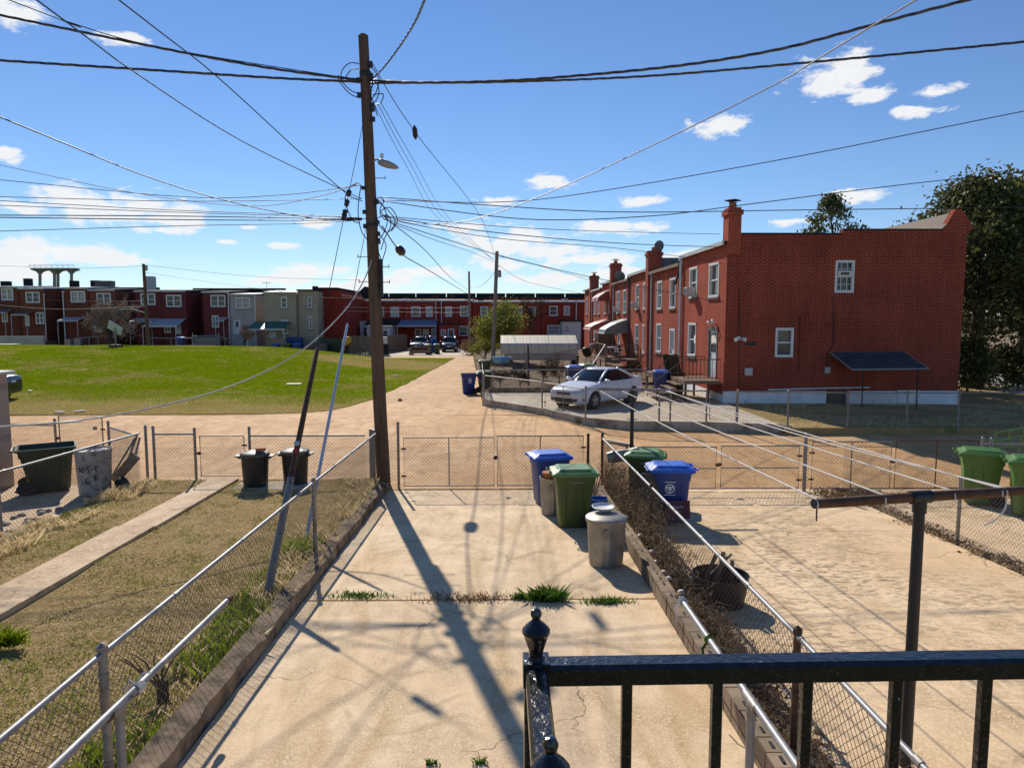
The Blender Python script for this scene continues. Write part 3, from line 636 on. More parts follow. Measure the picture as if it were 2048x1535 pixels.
# right yard front
gate('left leaf of the silver driveway gate behind the right-hand blue cart', (2.95, 15.2, 0), (4.75, 15.2, 0), 1.0, bars=0, mid=True, mf='galv')
gate('right leaf of the silver driveway gate beside the tall silver post', (6.6, 15.2, 0), (4.86, 15.2, 0), 1.02, bars=0, mid=True, mf='galv')
fence('short fence piece with bent rail left of the silver driveway gate', [(2.32, 15.9, 0), (2.9, 15.2, 0)], 1.05, [(2.86, 15.2, 0, 1.15)])
gate('left leaf of the rusty railed gate under the clotheslines', (6.86, 15.15, 0), (8.62, 15.15, 0), 1.12, bars=1, mf='galv_dull')
gate('right leaf of the rusty railed gate, next to the bright green cart', (10.55, 15.15, 0), (8.72, 15.15, 0), 1.14, bars=1, mf='rust')
fence('tall silver gate post with its collars between the two driveway gates', [(6.66, 15.2, 0), (6.8, 15.15, 0)], 1.1, [(6.72, 15.18, 0, 1.32)], rail=False, mp='galv', pr=.04)
fence('chain link fence to the right of the rusty railed gate', [(10.62, 15.15, 0), (14.5, 15.15, 0)], 1.06, [(10.65, 15.15, 0, 1.22), (10.85, 15.15, 0, 1.2)])
fence('bare chain link fence between the two right driveways', [(7.55, 15.1, .02), (7.55, 11.2, .12), (7.55, 2., .35)], 1.06, [(7.55, 11.2, .12), (7.55, 6., .25)], mr='galv_dull', rail=False)
# round the white car
pts = [(-.72, 28.45), (1.49, 25.5), (2.79, 23.05), (4.07, 22.29), (6.53, 22.04), (7.43, 21.77), (8.94, 21.54), (10.75, 21.4), (12.57, 21.35), (14.15, 21.3), (18., 21.2)]
P3 = [(x, y, .55) for x, y in pts]
fence('kinked chain link fence on the kerb at the alley corner by the white car', P3[:2], .95, [P3[0], P3[1]], mr='galv_dull')
gate('chain link gate at the alley corner in front of the white car', (1.58, 25.35, .55), (2.72, 23.15, .55), .95, bars=1)
fence('chain link fence on the kerb between the white car and the alley', P3[2:5], .98, [P3[2], (5.05, 22.18, .55), (5.4, 22.15, .55), P3[4]], mr='galv_dull')
gate('narrow silver walk gate to the brick house stoop', (6.62, 22.0, .55), (7.4, 21.8, .55), .95, bars=0)
fence('chain link fence along the foot of the shaded brick side wall', P3[5:], .98, [P3[5], P3[6], P3[7], P3[8], P3[9]], mr='galv_dull')
fence('sagging chain link fence at the back of the white car lot', [(-.4, 31.4, .55), (3., 31.6, .55), (6.6, 31.7, .55)], .95, [(-.4, 31.4, .55), (3., 31.6, .55), (6.6, 31.7, .55)], mr='galv_dull', mw='wire_rust')
fence('chain link fence along the alley beside the bare shrubs', [(-.72, 28.5, .55), (-.85, 31.4, .55), (-1.0, 36, .55)], .98, [(-.85, 31.4, .55), (-1., 36, .55)], mr='galv')
# ------------------------------------------------------------------ houses
Z = Vector((0, 0, 1))
def wall_holes(m, O, U, W, H, holes, depth, N):
    O, U, N = Vector(O), Vector(U), Vector(N)
    us = sorted({0., W, *[q for h in holes for q in h[:2]]}); vs = sorted({0., H, *[q for h in holes for q in h[2:4]]})
    for i in range(len(us) - 1):
        for j in range(len(vs) - 1):
            uc, vc = (us[i] + us[i + 1]) / 2, (vs[j] + vs[j + 1]) / 2
            if any(h[0] < uc < h[1] and h[2] < vc < h[3] for h in holes): continue
            P = lambda u, v: O + U * u + Z * v
            m.quad(P(us[i], vs[j]), P(us[i + 1], vs[j]), P(us[i + 1], vs[j + 1]), P(us[i], vs[j + 1]))
    for h in holes:
        c = [O + U * h[0] + Z * h[2], O + U * h[1] + Z * h[2], O + U * h[1] + Z * h[3], O + U * h[0] + Z * h[3]]
        for i in range(4): m.quad(c[i], c[(i + 1) % 4], c[(i + 1) % 4] - N * depth, c[i] - N * depth)
        m.quad(*[q - N * depth for q in c])
def bar(m, O, U, N, u0, u1, v0, v1, n0, n1):
    p = [Vector(O) + U * u + Z * v + N * n for n in (n0, n1) for v in (v0, v1) for u in (u0, u1)]
    m.add(p, [(0, 1, 3, 2), (4, 6, 7, 5), (0, 4, 5, 1), (2, 3, 7, 6), (0, 2, 6, 4), (1, 5, 7, 3)])
def win(par, O, U, N, h, fw=.07, depth=.12, frame='white', style='sash', sill='sill', name='window', proud=.02, ac=False):
    O, U, N = Vector(O), Vector(U), Vector(N); u0, u1, v0, v1 = h
    m = MB(); a, b = -depth + .03, proud
    bar(m, O, U, N, u0 - .02, u0 + fw, v0, v1, a, b); bar(m, O, U, N, u1 - fw, u1 + .02, v0, v1, a, b)
    bar(m, O, U, N, u0 - .02, u1 + .02, v1 - fw, v1 + .03, a, b + .01); bar(m, O, U, N, u0 - .02, u1 + .02, v0 - .03, v0 + fw, a, b + .01)
    vm = (v0 + v1) / 2
    if style in ('sash', 'double', 'grid'): bar(m, O, U, N, u0 + fw, u1 - fw, vm - .03, vm + .03, a + .01, -.03)
    if style == 'double': um = (u0 + u1) / 2; bar(m, O, U, N, um - .07, um + .07, v0 + fw, v1 - fw, a + .005, b - .01)
    if style == 'grid':
        for k in (1, 2):
            uu = lerp(u0, u1, k / 3); bar(m, O, U, N, uu - .012, uu + .012, v0 + fw, v1 - fw, a + .01, -.05)
        for vv in (lerp(v0, vm, .5), lerp(vm, v1, .5)): bar(m, O, U, N, u0 + fw, u1 - fw, vv - .012, vv + .012, a + .01, -.05)
    w = m.build(name, M[frame], par, world=True)
    m = MB(); bar(m, O, U, N, u0 + fw * .5, u1 - fw * .5, v0 + fw * .5, v1 - fw * .5, a - .01, a + .002); m.build('pane', M['glass'], w, world=True)
    if sill: m = MB(); bar(m, O, U, N, u0 - .1, u1 + .1, v0 - .11, v0 - .032, -.01, .07); m.build('sill', M[sill], w, world=True)
    if ac:
        m = MB(); um = (u0 + u1) / 2; bar(m, O, U, N, um - .28, um + .28, v0 + .07, v0 + .45, -.05, .38); q = m.build('air_conditioner', M['box_grey'], w, world=True, bevel=.02)
        m = MB(); bar(m, O, U, N, um - .22, um + .22, v0 + .12, v0 + .4, .381, .386); m.build('grille', M['spout_dark'], w, world=True)
    return w
def door(par, O, U, N, h, frame='white', leaf='door_white', depth=.12, glassy=True, screen=False):
    O, U, N = Vector(O), Vector(U), Vector(N); u0, u1, v0, v1 = h
    m = MB(); bar(m, O, U, N, u0 - .03, u0 + .07, v0, v1, -depth + .02, .02); bar(m, O, U, N, u1 - .07, u1 + .03, v0, v1, -depth + .02, .02); bar(m, O, U, N, u0 - .03, u1 + .03, v1 - .07, v1 + .04, -depth + .02, .025)
    d = m.build('door', M[frame], par, world=True)
    m = MB(); bar(m, O, U, N, u0 + .07, u1 - .07, v0 + .01, v1 - .07, -depth + .01, -.05)
    for a, b in ((.12, .42), (.5, .92)):
        bar(m, O, U, N, u0 + .17, u1 - .17, lerp(v0, v1, a), lerp(v0, v1, b), -.06, -.043)
    m.build('leaf', M[leaf], d, world=True)
    if glassy: m = MB(); bar(m, O, U, N, u0 + .2, u1 - .2, lerp(v0, v1, .52), lerp(v0, v1, .9), -.06, -.038); m.build('pane', M['glass'], d, world=True)
    m = MB(); m.box(O + U * (u1 - .14) + Z * lerp(v0, v1, .46) + N * -.01, (.05, .05, .05)); m.build('handle', M['black'], d, world=True)
    return d
def chimney(par, c0, c1, z0, z1, mat, pot=True, cap=True, cw=.06):
    m = MB(); m.b2((c0[0], c0[1], z0), (c1[0], c1[1], z1 - .28)); m.b2((c0[0] - cw, c0[1] - cw, z1 - .28), (c1[0] + cw, c1[1] + cw, z1 - .1)); m.b2((c0[0] + .01, c0[1] + .01, z1 - .1), (c1[0] - .01, c1[1] - .01, z1))
    c = m.build('chimney', M[mat], par, world=True); cx, cy = (c0[0] + c1[0]) / 2, (c0[1] + c1[1]) / 2
    if pot: m = MB(); m.lathe([(.16, z1), (.14, z1 + .18), (.15, z1 + .19), (.15, z1 + .22)], (cx, cy, 0), 10); m.build('pot', M['brick_tile'], c, world=True)
    if cap:
        m = MB(); m.lathe([(.33, z1 + .28), (.34, z1 + .31), (.02, z1 + .36)], (cx, cy, 0), 4)
        for s in (-1, 1): m.tube((cx + .12 * s, cy, z1 + .2), (cx + .12 * s, cy, z1 + .3), .01)
        m.build('cap', M['roof'], c, world=True)
    return c
def awning_curved(par, O, U, N, u0, u1, v1, drop, out, mat, trim='white', name='awning', lip=.25):
    O, U, N = Vector(O), Vector(U), Vector(N); pr = [(0, 0), (.45 * out, -.25 * drop), (.8 * out, -.55 * drop), (.95 * out, -.72 * drop), (out, -drop)]
    m = MB(); A = [O + U * u0 + Z * (v1 + q) + N * p for p, q in pr]; B = [O + U * u1 + Z * (v1 + q) + N * p for p, q in pr]
    for i in range(len(pr) - 1): m.quad(A[i], B[i], B[i + 1], A[i + 1])
    e = [Z * -.02] ; 
    for i in range(len(pr) - 1): m.quad(A[i] + e[0], B[i] + e[0], B[i + 1] + e[0], A[i + 1] + e[0])
    for q, uu in ((A, u0), (B, u1)): m.poly(q + [O + U * uu + Z * (v1 - drop * .96)])
    a = m.build(name, M[mat], par, world=True, fixn=False)
    m = MB(); m.path(A, .035, 6); m.path(B, .035, 6); m.tube(A[-1], B[-1], .03); m.build('trim', M[trim], a, world=True)
    return a
def awning_flat(par, O, U, N, u0, u1, v1, drop, out, mat, trim='white', posts=0., name='awning', inset=0., th=.03):
    O, U, N = Vector(O), Vector(U), Vector(N)
    m = MB(); a, b = O + U * u0 + Z * v1, O + U * u1 + Z * v1; c, d = O + U * (u1 + inset) + Z * (v1 - drop) + N * out, O + U * (u0 - inset) + Z * (v1 - drop) + N * out
    m.loft([[a, b, c, d], [q - Z * th for q in (a, b, c, d)]]); w = m.build(name, M[mat], par, world=True)
    m = MB(); m.loft([[c + N * .012, d + N * .012, d + N * .012 - Z * .12, c + N * .012 - Z * .12], [c - N * .0, d - N * .0, d - N * .0 - Z * .12, c - Z * .12]]); m.build('valance', M[trim], w, world=True)
    if posts:
        for q in (c.lerp(d, .03), c.lerp(d, .97)): m = MB(); m.tube(q - Z * .1, Vector((q.x, q.y, posts)), .035); m.build('post', M[trim], w, world=True)
    return w
def spout(par, x, y, z0, z1, mat='spout', r=.05):
    m = MB(); m.tube((x, y, z0), (x, y, z1 - .1), r); m.tube((x, y, z1 - .1), (x + .12, y, z1 + .02), r); m.lathe([(r * 1.8, z1 - .02), (r * 1.8, z1 + .12)], (x, y, 0), 6)
    return m.build('downspout', M[mat], par, world=True)

# --- the row on the right: rear walls on x = 8.8 facing the alley
XW = 8.8; UY = Vector((0, 1, 0)); NX = Vector((-1, 0, 0)); G0 = .4
def right_house(label, ya, yb, eave, wins, doors, mat='brick_red', acs=(), end=False):
    t = thing('row_house', label, 'house', (XW, ya, G0), group='brick row houses along the right side')
    W = yb - ya - .006; H = eave - G0; O = Vector((XW, ya, G0)); m = MB()
    wh = [(a, b, c - G0, d - G0) for a, b, c, d in wins]; dh = [(a, b, c - G0, d - G0) for a, b, c, d in doors]
    wall_holes(m, O, UY, W, H, wh + dh, .16, NX)
    D = 9.4
    if not end: m.quad((XW, ya, G0), (XW + D, ya, G0), (XW + D, ya, eave), (XW, ya, eave))
    m.quad((XW, yb - .006, G0), (XW + D, yb - .006, G0), (XW + D, yb - .006, eave + .3), (XW, yb - .006, eave)); m.quad((XW + D, ya, G0), (XW + D, yb, G0), (XW + D, yb, eave), (XW + D, ya, eave))
    m.build('wall', M[mat], t, world=True, fixn=False)
    m = MB(); m.loft([[(XW - .12, ya + .02, eave + .002), (XW - .12, yb - .02, eave + .002), (XW - .12, yb - .02, eave + .12), (XW - .12, ya + .02, eave + .12)], [(XW + 9.3, ya + .02, eave + .3), (XW + 9.3, yb - .02, eave + .3), (XW + 9.3, yb - .02, eave + .42), (XW + 9.3, ya + .02, eave + .42)]])
    r = m.build('roof', M['roof'], t, world=True)
    m = MB(); m.b2((XW - .2, ya + .03, eave - .03), (XW - .125, yb - .03, eave + .13)); m.build('gutter', M['fascia' if int(ya) % 2 else 'fascia_brown'], r, world=True)
    for i, h in enumerate(wh): win(t, O, UY, NX, h, depth=.15, ac=i in acs)
    for h in dh: door(t, O, UY, NX, h, depth=.15, frame='door_brown' if end else 'white')
    m = MB(); m.loft([[(XW + 8.2, ya + .01, eave + .42), (XW + 9.5, ya + .01, eave + .42), (XW + 9.42, ya + .01, eave + .9), (XW + 9.1, ya + .01, eave + 1.3)], [(XW + 8.2, yb - .02, eave + .42), (XW + 9.5, yb - .02, eave + .42), (XW + 9.42, yb - .02, eave + .9), (XW + 9.1, yb - .02, eave + 1.3)]])
    m.build('front_parapet', M['roof_tan'], t, world=True)
    return t
up = (4.72, 6.08); lo = (2.1, 3.58)
h1 = right_house('end brick row house with the big shaded side wall and dark awning', 27.5, 34.3, 6.7, [(.95, 2.3, *up), (4.1, 5.4, 4.78, 6.12), (4.1, 5.4, *lo)], [(.95, 2.15, 1.36, 3.4)], acs=(1,), end=True)
h2 = right_house('brick row house with the white back door, second from the shaded corner', 34.3, 41.3, 6.38, [(1.2, 2.4, 4.35, 5.85), (4.2, 5.4, 4.35, 5.85), (4.2, 5.4, 1.95, 3.5)], [(1.2, 2.25, 1.1, 3.25)])
h3 = right_house('brick row house with dark roof edge, just beyond the tall chimney with the dish', 41.3, 48.3, 6.65, [(1.4, 2.3, 4.4, 5.95), (3.6, 4.8, 4.4, 5.95), (1.4, 2.3, 1.7, 3.4), (3.6, 4.8, 1.6, 3.4)], [], acs=(1,))
h4 = right_house('brick row house with the grey curved awning over its deck', 48.3, 55.2, 6.4, [(1.2, 2.4, 4.2, 5.8), (4., 5.2, 4.2, 5.8)], [(3.6, 4.6, 1.2, 3.2)], acs=(1,))
h5 = right_house('brick row house with red awnings above and below', 55.2, 61.6, 6.7, [(1.2, 2.4, 4.2, 5.8), (3.8, 5., 4.2, 5.8), (3.8, 5., 1.8, 3.3)], [(1.2, 2.2, 1.2, 3.2)])
h6 = right_house('brick row house between the red awnings and the farthest chimney', 61.6, 68., 6.35, [(1.2, 2.4, 4.2, 5.8), (3.8, 5., 4.2, 5.8), (3.8, 5., 1.8, 3.3)], [])
h7 = right_house('last brick row house of the right row, farthest down the alley', 68., 74.4, 6.6, [(1.2, 2.4, 4.2, 5.8), (3.8, 5., 4.2, 5.8)], [])
# side wall of the end house, facing us
UX = Vector((1, 0, 0)); NY = Vector((0, -1, 0)); XE = 18.2
ZF = .94; O = Vector((XW, 27.5, ZF)); zt = 7.07
m = MB(); hs_ = [(13.08 - XW, 13.8 - XW, 4.85 - ZF, 6.05 - ZF), (10.82 - XW, 11.5 - XW, 2.32 - ZF, 3.42 - ZF)]
wall_holes(m, O, UX, XE - XW, zt - ZF, hs_, .14, NY)
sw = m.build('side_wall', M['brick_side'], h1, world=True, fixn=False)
m = MB()                                        # stepped parapet and the raised front corner
yF = 27.498
m.extr([(13.3 - XW, 0), (XE - XW, 0), (XE - XW + .22, .25), (XE - XW + .02, .62), (XE - XW - .28, .98), (XE - XW - .52, .98), (XE - XW - .85, .36), (XE - XW - 1.0, .17), (13.3 - XW, .17)], (XW, yF, zt + .002), UX, Z, Vector((0, 1, 0)), .3)
m.b2((XE + .002, yF, 6.6), (XE + .2, yF + .3, zt)) if False else None
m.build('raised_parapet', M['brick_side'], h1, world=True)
m = MB(); m.b2((9.3, yF - .03, zt + .001), (13.28, yF + .3, zt + .06)); m.b2((13.3, yF - .03, zt + .173), (17.2, yF + .3, zt + .225)); m.build('coping', M['roof'], h1, world=True)
m = MB(); m.b2((XW - .004, 27.46, -.2), (12.9, 27.6, ZF)); m.b2((13.75, 27.46, -.2), (XE, 27.6, ZF)); m.b2((XW - .03, 27.44, -.2), (XW + .2, 34.2, .8)); fo = m.build('foundation', M['found'], h1, world=True)
for h, st in ((hs_[0], 'grid'), (hs_[1], 'sash')):
    w_ = win(h1, O, UX, NY, h, depth=.13, style=st, sill=None)
    if st == 'grid':
        m = MB(); bar(m, O, UX, NY, h[0] + .1, h[1] - .1, h[2] + .62, h[2] + .82, -.06, .06); m.build('air_vent', M['white'], w_, world=True); m = MB(); bar(m, O, UX, NY, h[0] + .18, h[1] - .2, h[2] + .66, h[2] + .77, .06, .068); m.build('vent_grille', M['spout_dark'], w_, world=True)
door(h1, Vector((12.9, 27.6, .0)), UX, NY, (0., .85, .02, .93), frame='spout_dark', leaf='door_dark', glassy=False)
m = MB(); m.b2((13.8, 27.41, .05), (15.6, 27.455, .90)); pb = m.build('cellar_panel', M['white'], h1, world=True)
m = MB(); m.disc((14.75, 27.405, .55), (0, -1, 0), .03); m.build('knob', M['rust'], pb, world=True)
win(h1, Vector((15.75, 27.46, .45)), UX, NY, (0, .85, 0, .5), style='grid', depth=.06, sill=None)
m = MB(); a0, a1 = at(1660, 704, 27.46), at(1808, 703, 27.46); c1, c0 = at(1858, 737, 25.85), at(1704, 739, 25.85)
m.loft([[a0, a1, c1, c0], [q - Z * .04 for q in (a0, a1, c1, c0)]]); aw = m.build('awning', M['awn_dark'], h1, world=True)
m = MB(); m.tube(c0, c1, .03); m.tube(c0, a0, .025); m.tube(c1, a1, .02); m.build('trim', M['luminaire'], aw, world=True)
for q in (c0.lerp(c1, .15), c0.lerp(c1, .86)): m = MB(); m.tube(q, (q.x, q.y, .3), .025); m.build('post', M['black'], aw, world=True)
chimney(h1, (XW - .002, 27.44), (XW + .5, 28.1), 6.3, 8.1, 'brick_red')
# cables, lamps and boxes on the side wall
m = MB()
for q in ([(1478, 575), (1478, 775)], [(1668, 595), (1667, 690), (1654, 705), (1654, 742)], [(1600, 630), (1597, 745)]): m.path([at(*p, 27.47) for p in q], .016, 5)
m.build('wall_cable', M['black'], h1, world=True)
p = at(1478, 676, 27.4); m = MB(); m.box(p + Vector((0, .05, 0)), (.14, .06, .14)); 
for s in (-1, 1): m.lathe([(.03, 0), (.07, .05), (.085, .2)], p + Vector((.1 * s, -.02, -.02)), 10, Matrix.Rotation(R(100), 3, 'X') @ Matrix.Rotation(R(25 * s), 3, 'Y'))
m.build('floodlight', M['white'], h1, world=True, smooth=True, auto=40)
m = MB(); m.box(at(1497, 743, 27.42), (.3, .12, .3)); m.build('meter_box', M['box_grey'], h1, world=True, bevel=.02)
m = MB(); m.box(at(1655, 740, 27.42), (.2, .12, .26)); m.build('meter_box', M['box_grey'], h1, world=True, bevel=.02)
m = MB(); m.box(at(1503, 688, 27.47), (.36, .04, .13)); m.build('wall_vent', M['black'], h1, world=True)
m = MB(); m.tube(at(1536, 779, 27.42), at(1740, 774, 27.42), .03); m.build('pipe', M['white'], h1, world=True)
# rear details
spout(h1, XW - .09, 34.22, 1.3, 6.6, r=.075); spout(h2, XW - .09, 40.9, .6, 6.3); spout(h3, XW - .08, 48.2, .6, 6.5, 'spout_dark', .07); spout(h4, XW - .08, 54.9, .6, 6.3); spout(h6, XW - .08, 67.8, .6, 6.2)
chimney(h3, (XW - .22, 41.31), (XW + .6, 42.0), G0, 7.75, 'brick_red', cap=False); chimney(h5, (XW - .22, 55.21), (XW + .6, 55.95), G0, 8.1, 'brick_red'); chimney(h7, (XW - .22, 68.01), (XW + .6, 68.75), G0, 7.9, 'brick_red')
m = MB(); m.box((XW + 1.2, 41.7, 6.9), (1.1, .5, .9)); m.build('chimney_flashing', M['roof_grey'], h3, world=True)
awning_curved(h4, (XW, 48.3, 0), UY, NX, .1, 3.2, 3.75, 1.0, 1.7, 'awn_grey')
awning_curved(h5, (XW, 55.2, 0), UY, NX, .9, 5.4, 3.7, .8, 1.7, 'awn_red')
awning_curved(h5, (XW, 55.2, 0), UY, NX, 1., 2.7, 6.1, .85, 1.1, 'awn_red'); awning_curved(h5, (XW, 55.2, 0), UY, NX, 3.3, 5., 6.1, .85, 1.1, 'awn_red')
m = MB(); m.tube((XW, 29.3, 3.62), (XW - .1, 29.3, 3.66), .03); m.lathe([(.05, 0), (.07, .12), (.03, .16)], (XW - .12, 29.35, 3.55), 8); m.lathe([(.05, 0), (.07, .12), (.03, .16)], (XW - .12, 28.75, 3.62), 8); m.build('porch_light', M['white'], h1, world=True)
m = MB(); m.path([(XW - .03, 28.6, 3.6), (XW - .14, 28.5, 3.5), (XW - .05, 28.45, 3.0)], .015, 5); m.build('light_cable', M['black'], h1, world=True)
m = MB(); m.b2((XW - .2, 35.2, 1.4), (XW - .02, 35.6, 2.0)); m.build('meter_box', M['box_grey'], h2, world=True, bevel=.02)
m = MB(); m.path([(XW - .03, 34.6, 6.2), (XW - .12, 34.8, 5.8), (XW - .05, 35.0, 5.9), (XW - .1, 35.2, 5.5)], .05, 5); m.build('cable_bundle', M['black'], h2, world=True)
# satellite dishes
def dish(label, p, r, yaw, tilt, foot):
    t = thing('satellite_dish', label, 'satellite dish', foot, group=None); mt = Matrix.Rotation(yaw, 3, 'Z') @ Matrix.Rotation(tilt, 3, 'X')
    p = Vector(p)
    m = MB(); m.lathe([(.001, 0), (r * .5, .02), (r * .85, .06), (r, .1), (r, .112), (r * .5, .035), (.001, .015)], p, 20, mt, cap=False); m.build('reflector', M['dish'], t, world=True, smooth=True)
    m = MB(); m.tube(foot, p - mt @ Vector((0, 0, .05)), .03); m.build('mast', M['galv_dull'], t, world=True)
    m = MB(); e = p + mt @ Vector((0, -r * .2, .55)); m.tube(p + mt @ Vector((0, -r, .08)), e, .012); m.box(e, (.08, .08, .1)); m.build('feed_arm', M['galv_dull'], t, world=True)
p = at(1320, 492, 41.9); dish('round grey satellite dish on the tallest mid-row chimney', p, .33, R(200), R(80), (p.x - .1, 41.9, 7.4))
p = at(1239, 553, 54.); dish('grey satellite dish tilted on the lower roof edge, left of the other dish', p, .42, R(150), R(60), (p.x, 54., 6.5))
# stoop of the end house
def stoop(label, y0_, y1_, x0_, zt_, steps=4, group=None):
    t = thing('porch_stoop', label, 'stoop', ((x0_ + XW) / 2, y0_, .5), group=group)
    m = MB(); m.b2((x0_, y0_, zt_ - .14), (XW - .04, y1_, zt_)); m.build('platform', M['wood'], t, world=True)
    for x in (x0_ + .08, XW - .5):
        for y in (y0_ + .08, y1_ - .08): m = MB(); m.tube((x, y, .5), (x, y, zt_ - .1), .05); m.build('leg', M['rust'], t, world=True)
    m = MB(); sx = .26
    for i in range(steps):
        zz = zt_ - (i + 1) * (zt_ - .5) / (steps + 1); m.b2((x0_ - (i + 1) * sx, y0_ + .25, zz - .05), (x0_ - i * sx + .03, y1_ - .25, zz))
    m.build('steps', M['wood'], t, world=True)
    hh = .85
    for y, ye in ((y0_ + .03, y0_ + .25), (y1_ - .03, y1_ - .25)):
        r_ = MB(); r_.tube((x0_, y, zt_ + hh), (XW - .06, y, zt_ + hh), .02); r_.tube((x0_, y, zt_ + .1), (XW - .06, y, zt_ + .1), .014)
        for x in np.arange(x0_, XW - .05, .16): r_.tube((x, y, zt_), (x, y, zt_ + hh), .011, n=5)
        e = (x0_ - steps * sx, ye, .5 + hh); r_.tube((x0_, y, zt_ + hh), e, .018); r_.tube(e, (e[0], ye, .5), .018)
        for k in range(1, steps): q = Vector((x0_, y, zt_ + hh)).lerp(Vector(e), k / steps); r_.tube(q, q - Z * hh, .01, n=5)
        r_.build('railing', M['rust'], t, world=True)
stoop('iron railed stoop at the back door of the end house', 27.75, 30.0, 7.3, 1.34)
stoop('iron railed stoop below the white back door', 35., 36.9, 7.6, 1.05, 3)
t = thing('deck', 'brown wooden deck with baluster railing below the grey awning', 'deck', (7.5, 46, .5))
m = MB(); m.b2((6.6, 44.5, 1.05), (8.75, 49.5, 1.2)); m.build('platform', M['wood'], t, world=True)
for x, y in ((6.66, 44.56), (6.66, 47), (6.66, 49.4), (8.7, 44.56)): m = MB(); m.b2((x - .05, y - .05, .5), (x + .05, y + .05, 2.15)); m.build('post', M['wood'], t, world=True)
m = MB()
for a, b in (((6.66, 44.56), (8.7, 44.56)), ((6.66, 44.56), (6.66, 49.4))):
    for zz in (1.3, 2.1): m.tube((*a, zz), (*b, zz), .035, n=4)
    L = math.hypot(b[0] - a[0], b[1] - a[1])
    for s in np.arange(.1, L, .14): x, y = lerp(a[0], b[0], s / L), lerp(a[1], b[1], s / L); m.tube((x, y, 1.3), (x, y, 2.1), .018, n=4)
m.build('railing', M['wood'], t, world=True)
m = MB(); m.tube((6.6, 44.5, 2.15), (5.2, 40.5, 1.0), .03); m.build('handrail', M['white'], t, world=True)

# --- rows seen frontally
def front_house(label, x0p, x1p, Y, ebp, wins, doors, mat, D=11., style='double', zb=-.1, main=True, roof='roof', group='row houses beyond the lawn', mainY=3.6, mainh=.55, fas='fascia', side=True, frame='white'):
    a, b = at(x0p, ebp, Y), at(x1p, ebp, Y); ez = (a.z + b.z) / 2; W = b.x - a.x
    t = thing('row_house', label, 'house', ((a.x + b.x) / 2, Y, zb), group=group); O = Vector((a.x, Y, zb)); H = ez - zb
    def hole(q): p0, p1 = at(q[0], q[2], Y), at(q[1], q[3], Y); return (max(.05, p0.x - a.x), min(W - .05, p1.x - a.x), p1.z - zb, p0.z - zb)
    wh = [hole(q) for q in wins]; dh = [hole(q) for q in doors]; m = MB()
    wall_holes(m, O, UX, W, H, wh + dh, .15, NY)
    for x in (a.x, b.x): m.quad((x, Y, zb), (x, Y + D, zb), (x, Y + D, ez), (x, Y, ez))
    m.build('wall', M[mat], t, world=True, fixn=False)
    m = MB(); m.loft([[(a.x - .05, Y - .15, ez + .002), (b.x + .05, Y - .15, ez + .002), (b.x + .05, Y - .15, ez + .14), (a.x - .05, Y - .15, ez + .14)], [(a.x - .05, Y + D, ez + .3), (b.x + .05, Y + D, ez + .3), (b.x + .05, Y + D, ez + .45), (a.x - .05, Y + D, ez + .45)]])
    r = m.build('roof', M[roof], t, world=True)
    m = MB(); m.b2((a.x - .06, Y - .24, ez - .05), (b.x + .06, Y - .155, ez + .13)); m.build('gutter', M[fas], r, world=True)
    for h in wh: win(t, O, UX, NY, h, style=style, fw=.1, depth=.13, frame=frame)
    for h in dh: door(t, O, UX, NY, h, depth=.13)
    return t, a.x, b.x, ez
def back_block(par, x0, x1, Y, D, z1, mat, zb=-.1, roofm='roof', par_h=.5):
    m = MB(); m.b2((x0 + .01, Y, zb), (x1 - .01, Y + D, z1)); m.build('rear_block', M[mat], par, world=True)
    m = MB(); m.b2((x0 - .02, Y - .12, z1 + .002), (x1 + .02, Y + D, z1 + .14)); m.b2((x0 + .04, Y + D - .6, z1 + .14), (x1 - .04, Y + D - .1, z1 + .14 + par_h)); m.build('rear_roof', M[roofm], par, world=True)
YL = 77.
LH = [ # label, x0, x1, Y, eave, windows, doors, mat
 ('brown brick row house at the far left edge with the lit porch lamp', -32, 36, YL, 575, [(2, 27, 577, 600), (3, 16, 621, 643)], [(25, 37, 624, 652)], 'brick_brown', 'roof_silver'),
 ('brown brick row house with the silver roof patch, second from the far left', 38, 88, YL, 578, [(51, 80, 584, 605), (71, 88, 625, 647)], [(50, 59, 630, 652)], 'brick_brown', 'roof_silver'),
 ('brown brick row house with white downspout, behind the bare spreading tree', 128, 176, YL, 577, [(141, 171, 582, 604)], [(186, 196, 650, 662)], 'brick_brown', 'roof_silver'),
 ('brown brick row house hidden by the crown of the bare tree', 178, 230, YL, 581, [(193, 222, 586, 608)], [(188, 203, 648, 664)], 'brick_brown', 'roof'),
 ('brown brick row house directly behind the left utility pole', 270, 322, YL, 583, [(281, 311, 587, 609)], [], 'brick_plum', 'roof'),
 ('plum brick row house with the pale blue awning', 323, 371, YL, 583, [(332, 363, 590, 613), (328, 342, 645, 665)], [(352, 362, 645, 668)], 'brick_plum', 'roof'),
 ('plum brick row house with a white door and a wide gutter', 405, 458, YL, 585, [(421, 451, 590, 613), (424, 438, 631, 654)], [(447, 461, 637, 667)], 'brick_plum', 'roof'),
 ('narrow grey stucco row house with a white roof', 459, 511, YL, 590, [(471, 500, 595, 617)], [(467, 481, 640, 668)], 'stucco_grey', 'roof_silver'),
]
lefts = []
for lab, x0p, x1p, Y, e, ws, ds, mt, rf in LH:
    ds = [d for d in ds if x0p < d[0] and d[1] < x1p]
    lefts.append(front_house(lab, x0p, x1p, Y, e, ws, ds, mt, roof=rf, D=6.))
ROW_LEFT = [(-32, 36), (38, 105), (106, 176), (178, 248), (250, 322), (323, 388), (389, 458), (459, 527)]
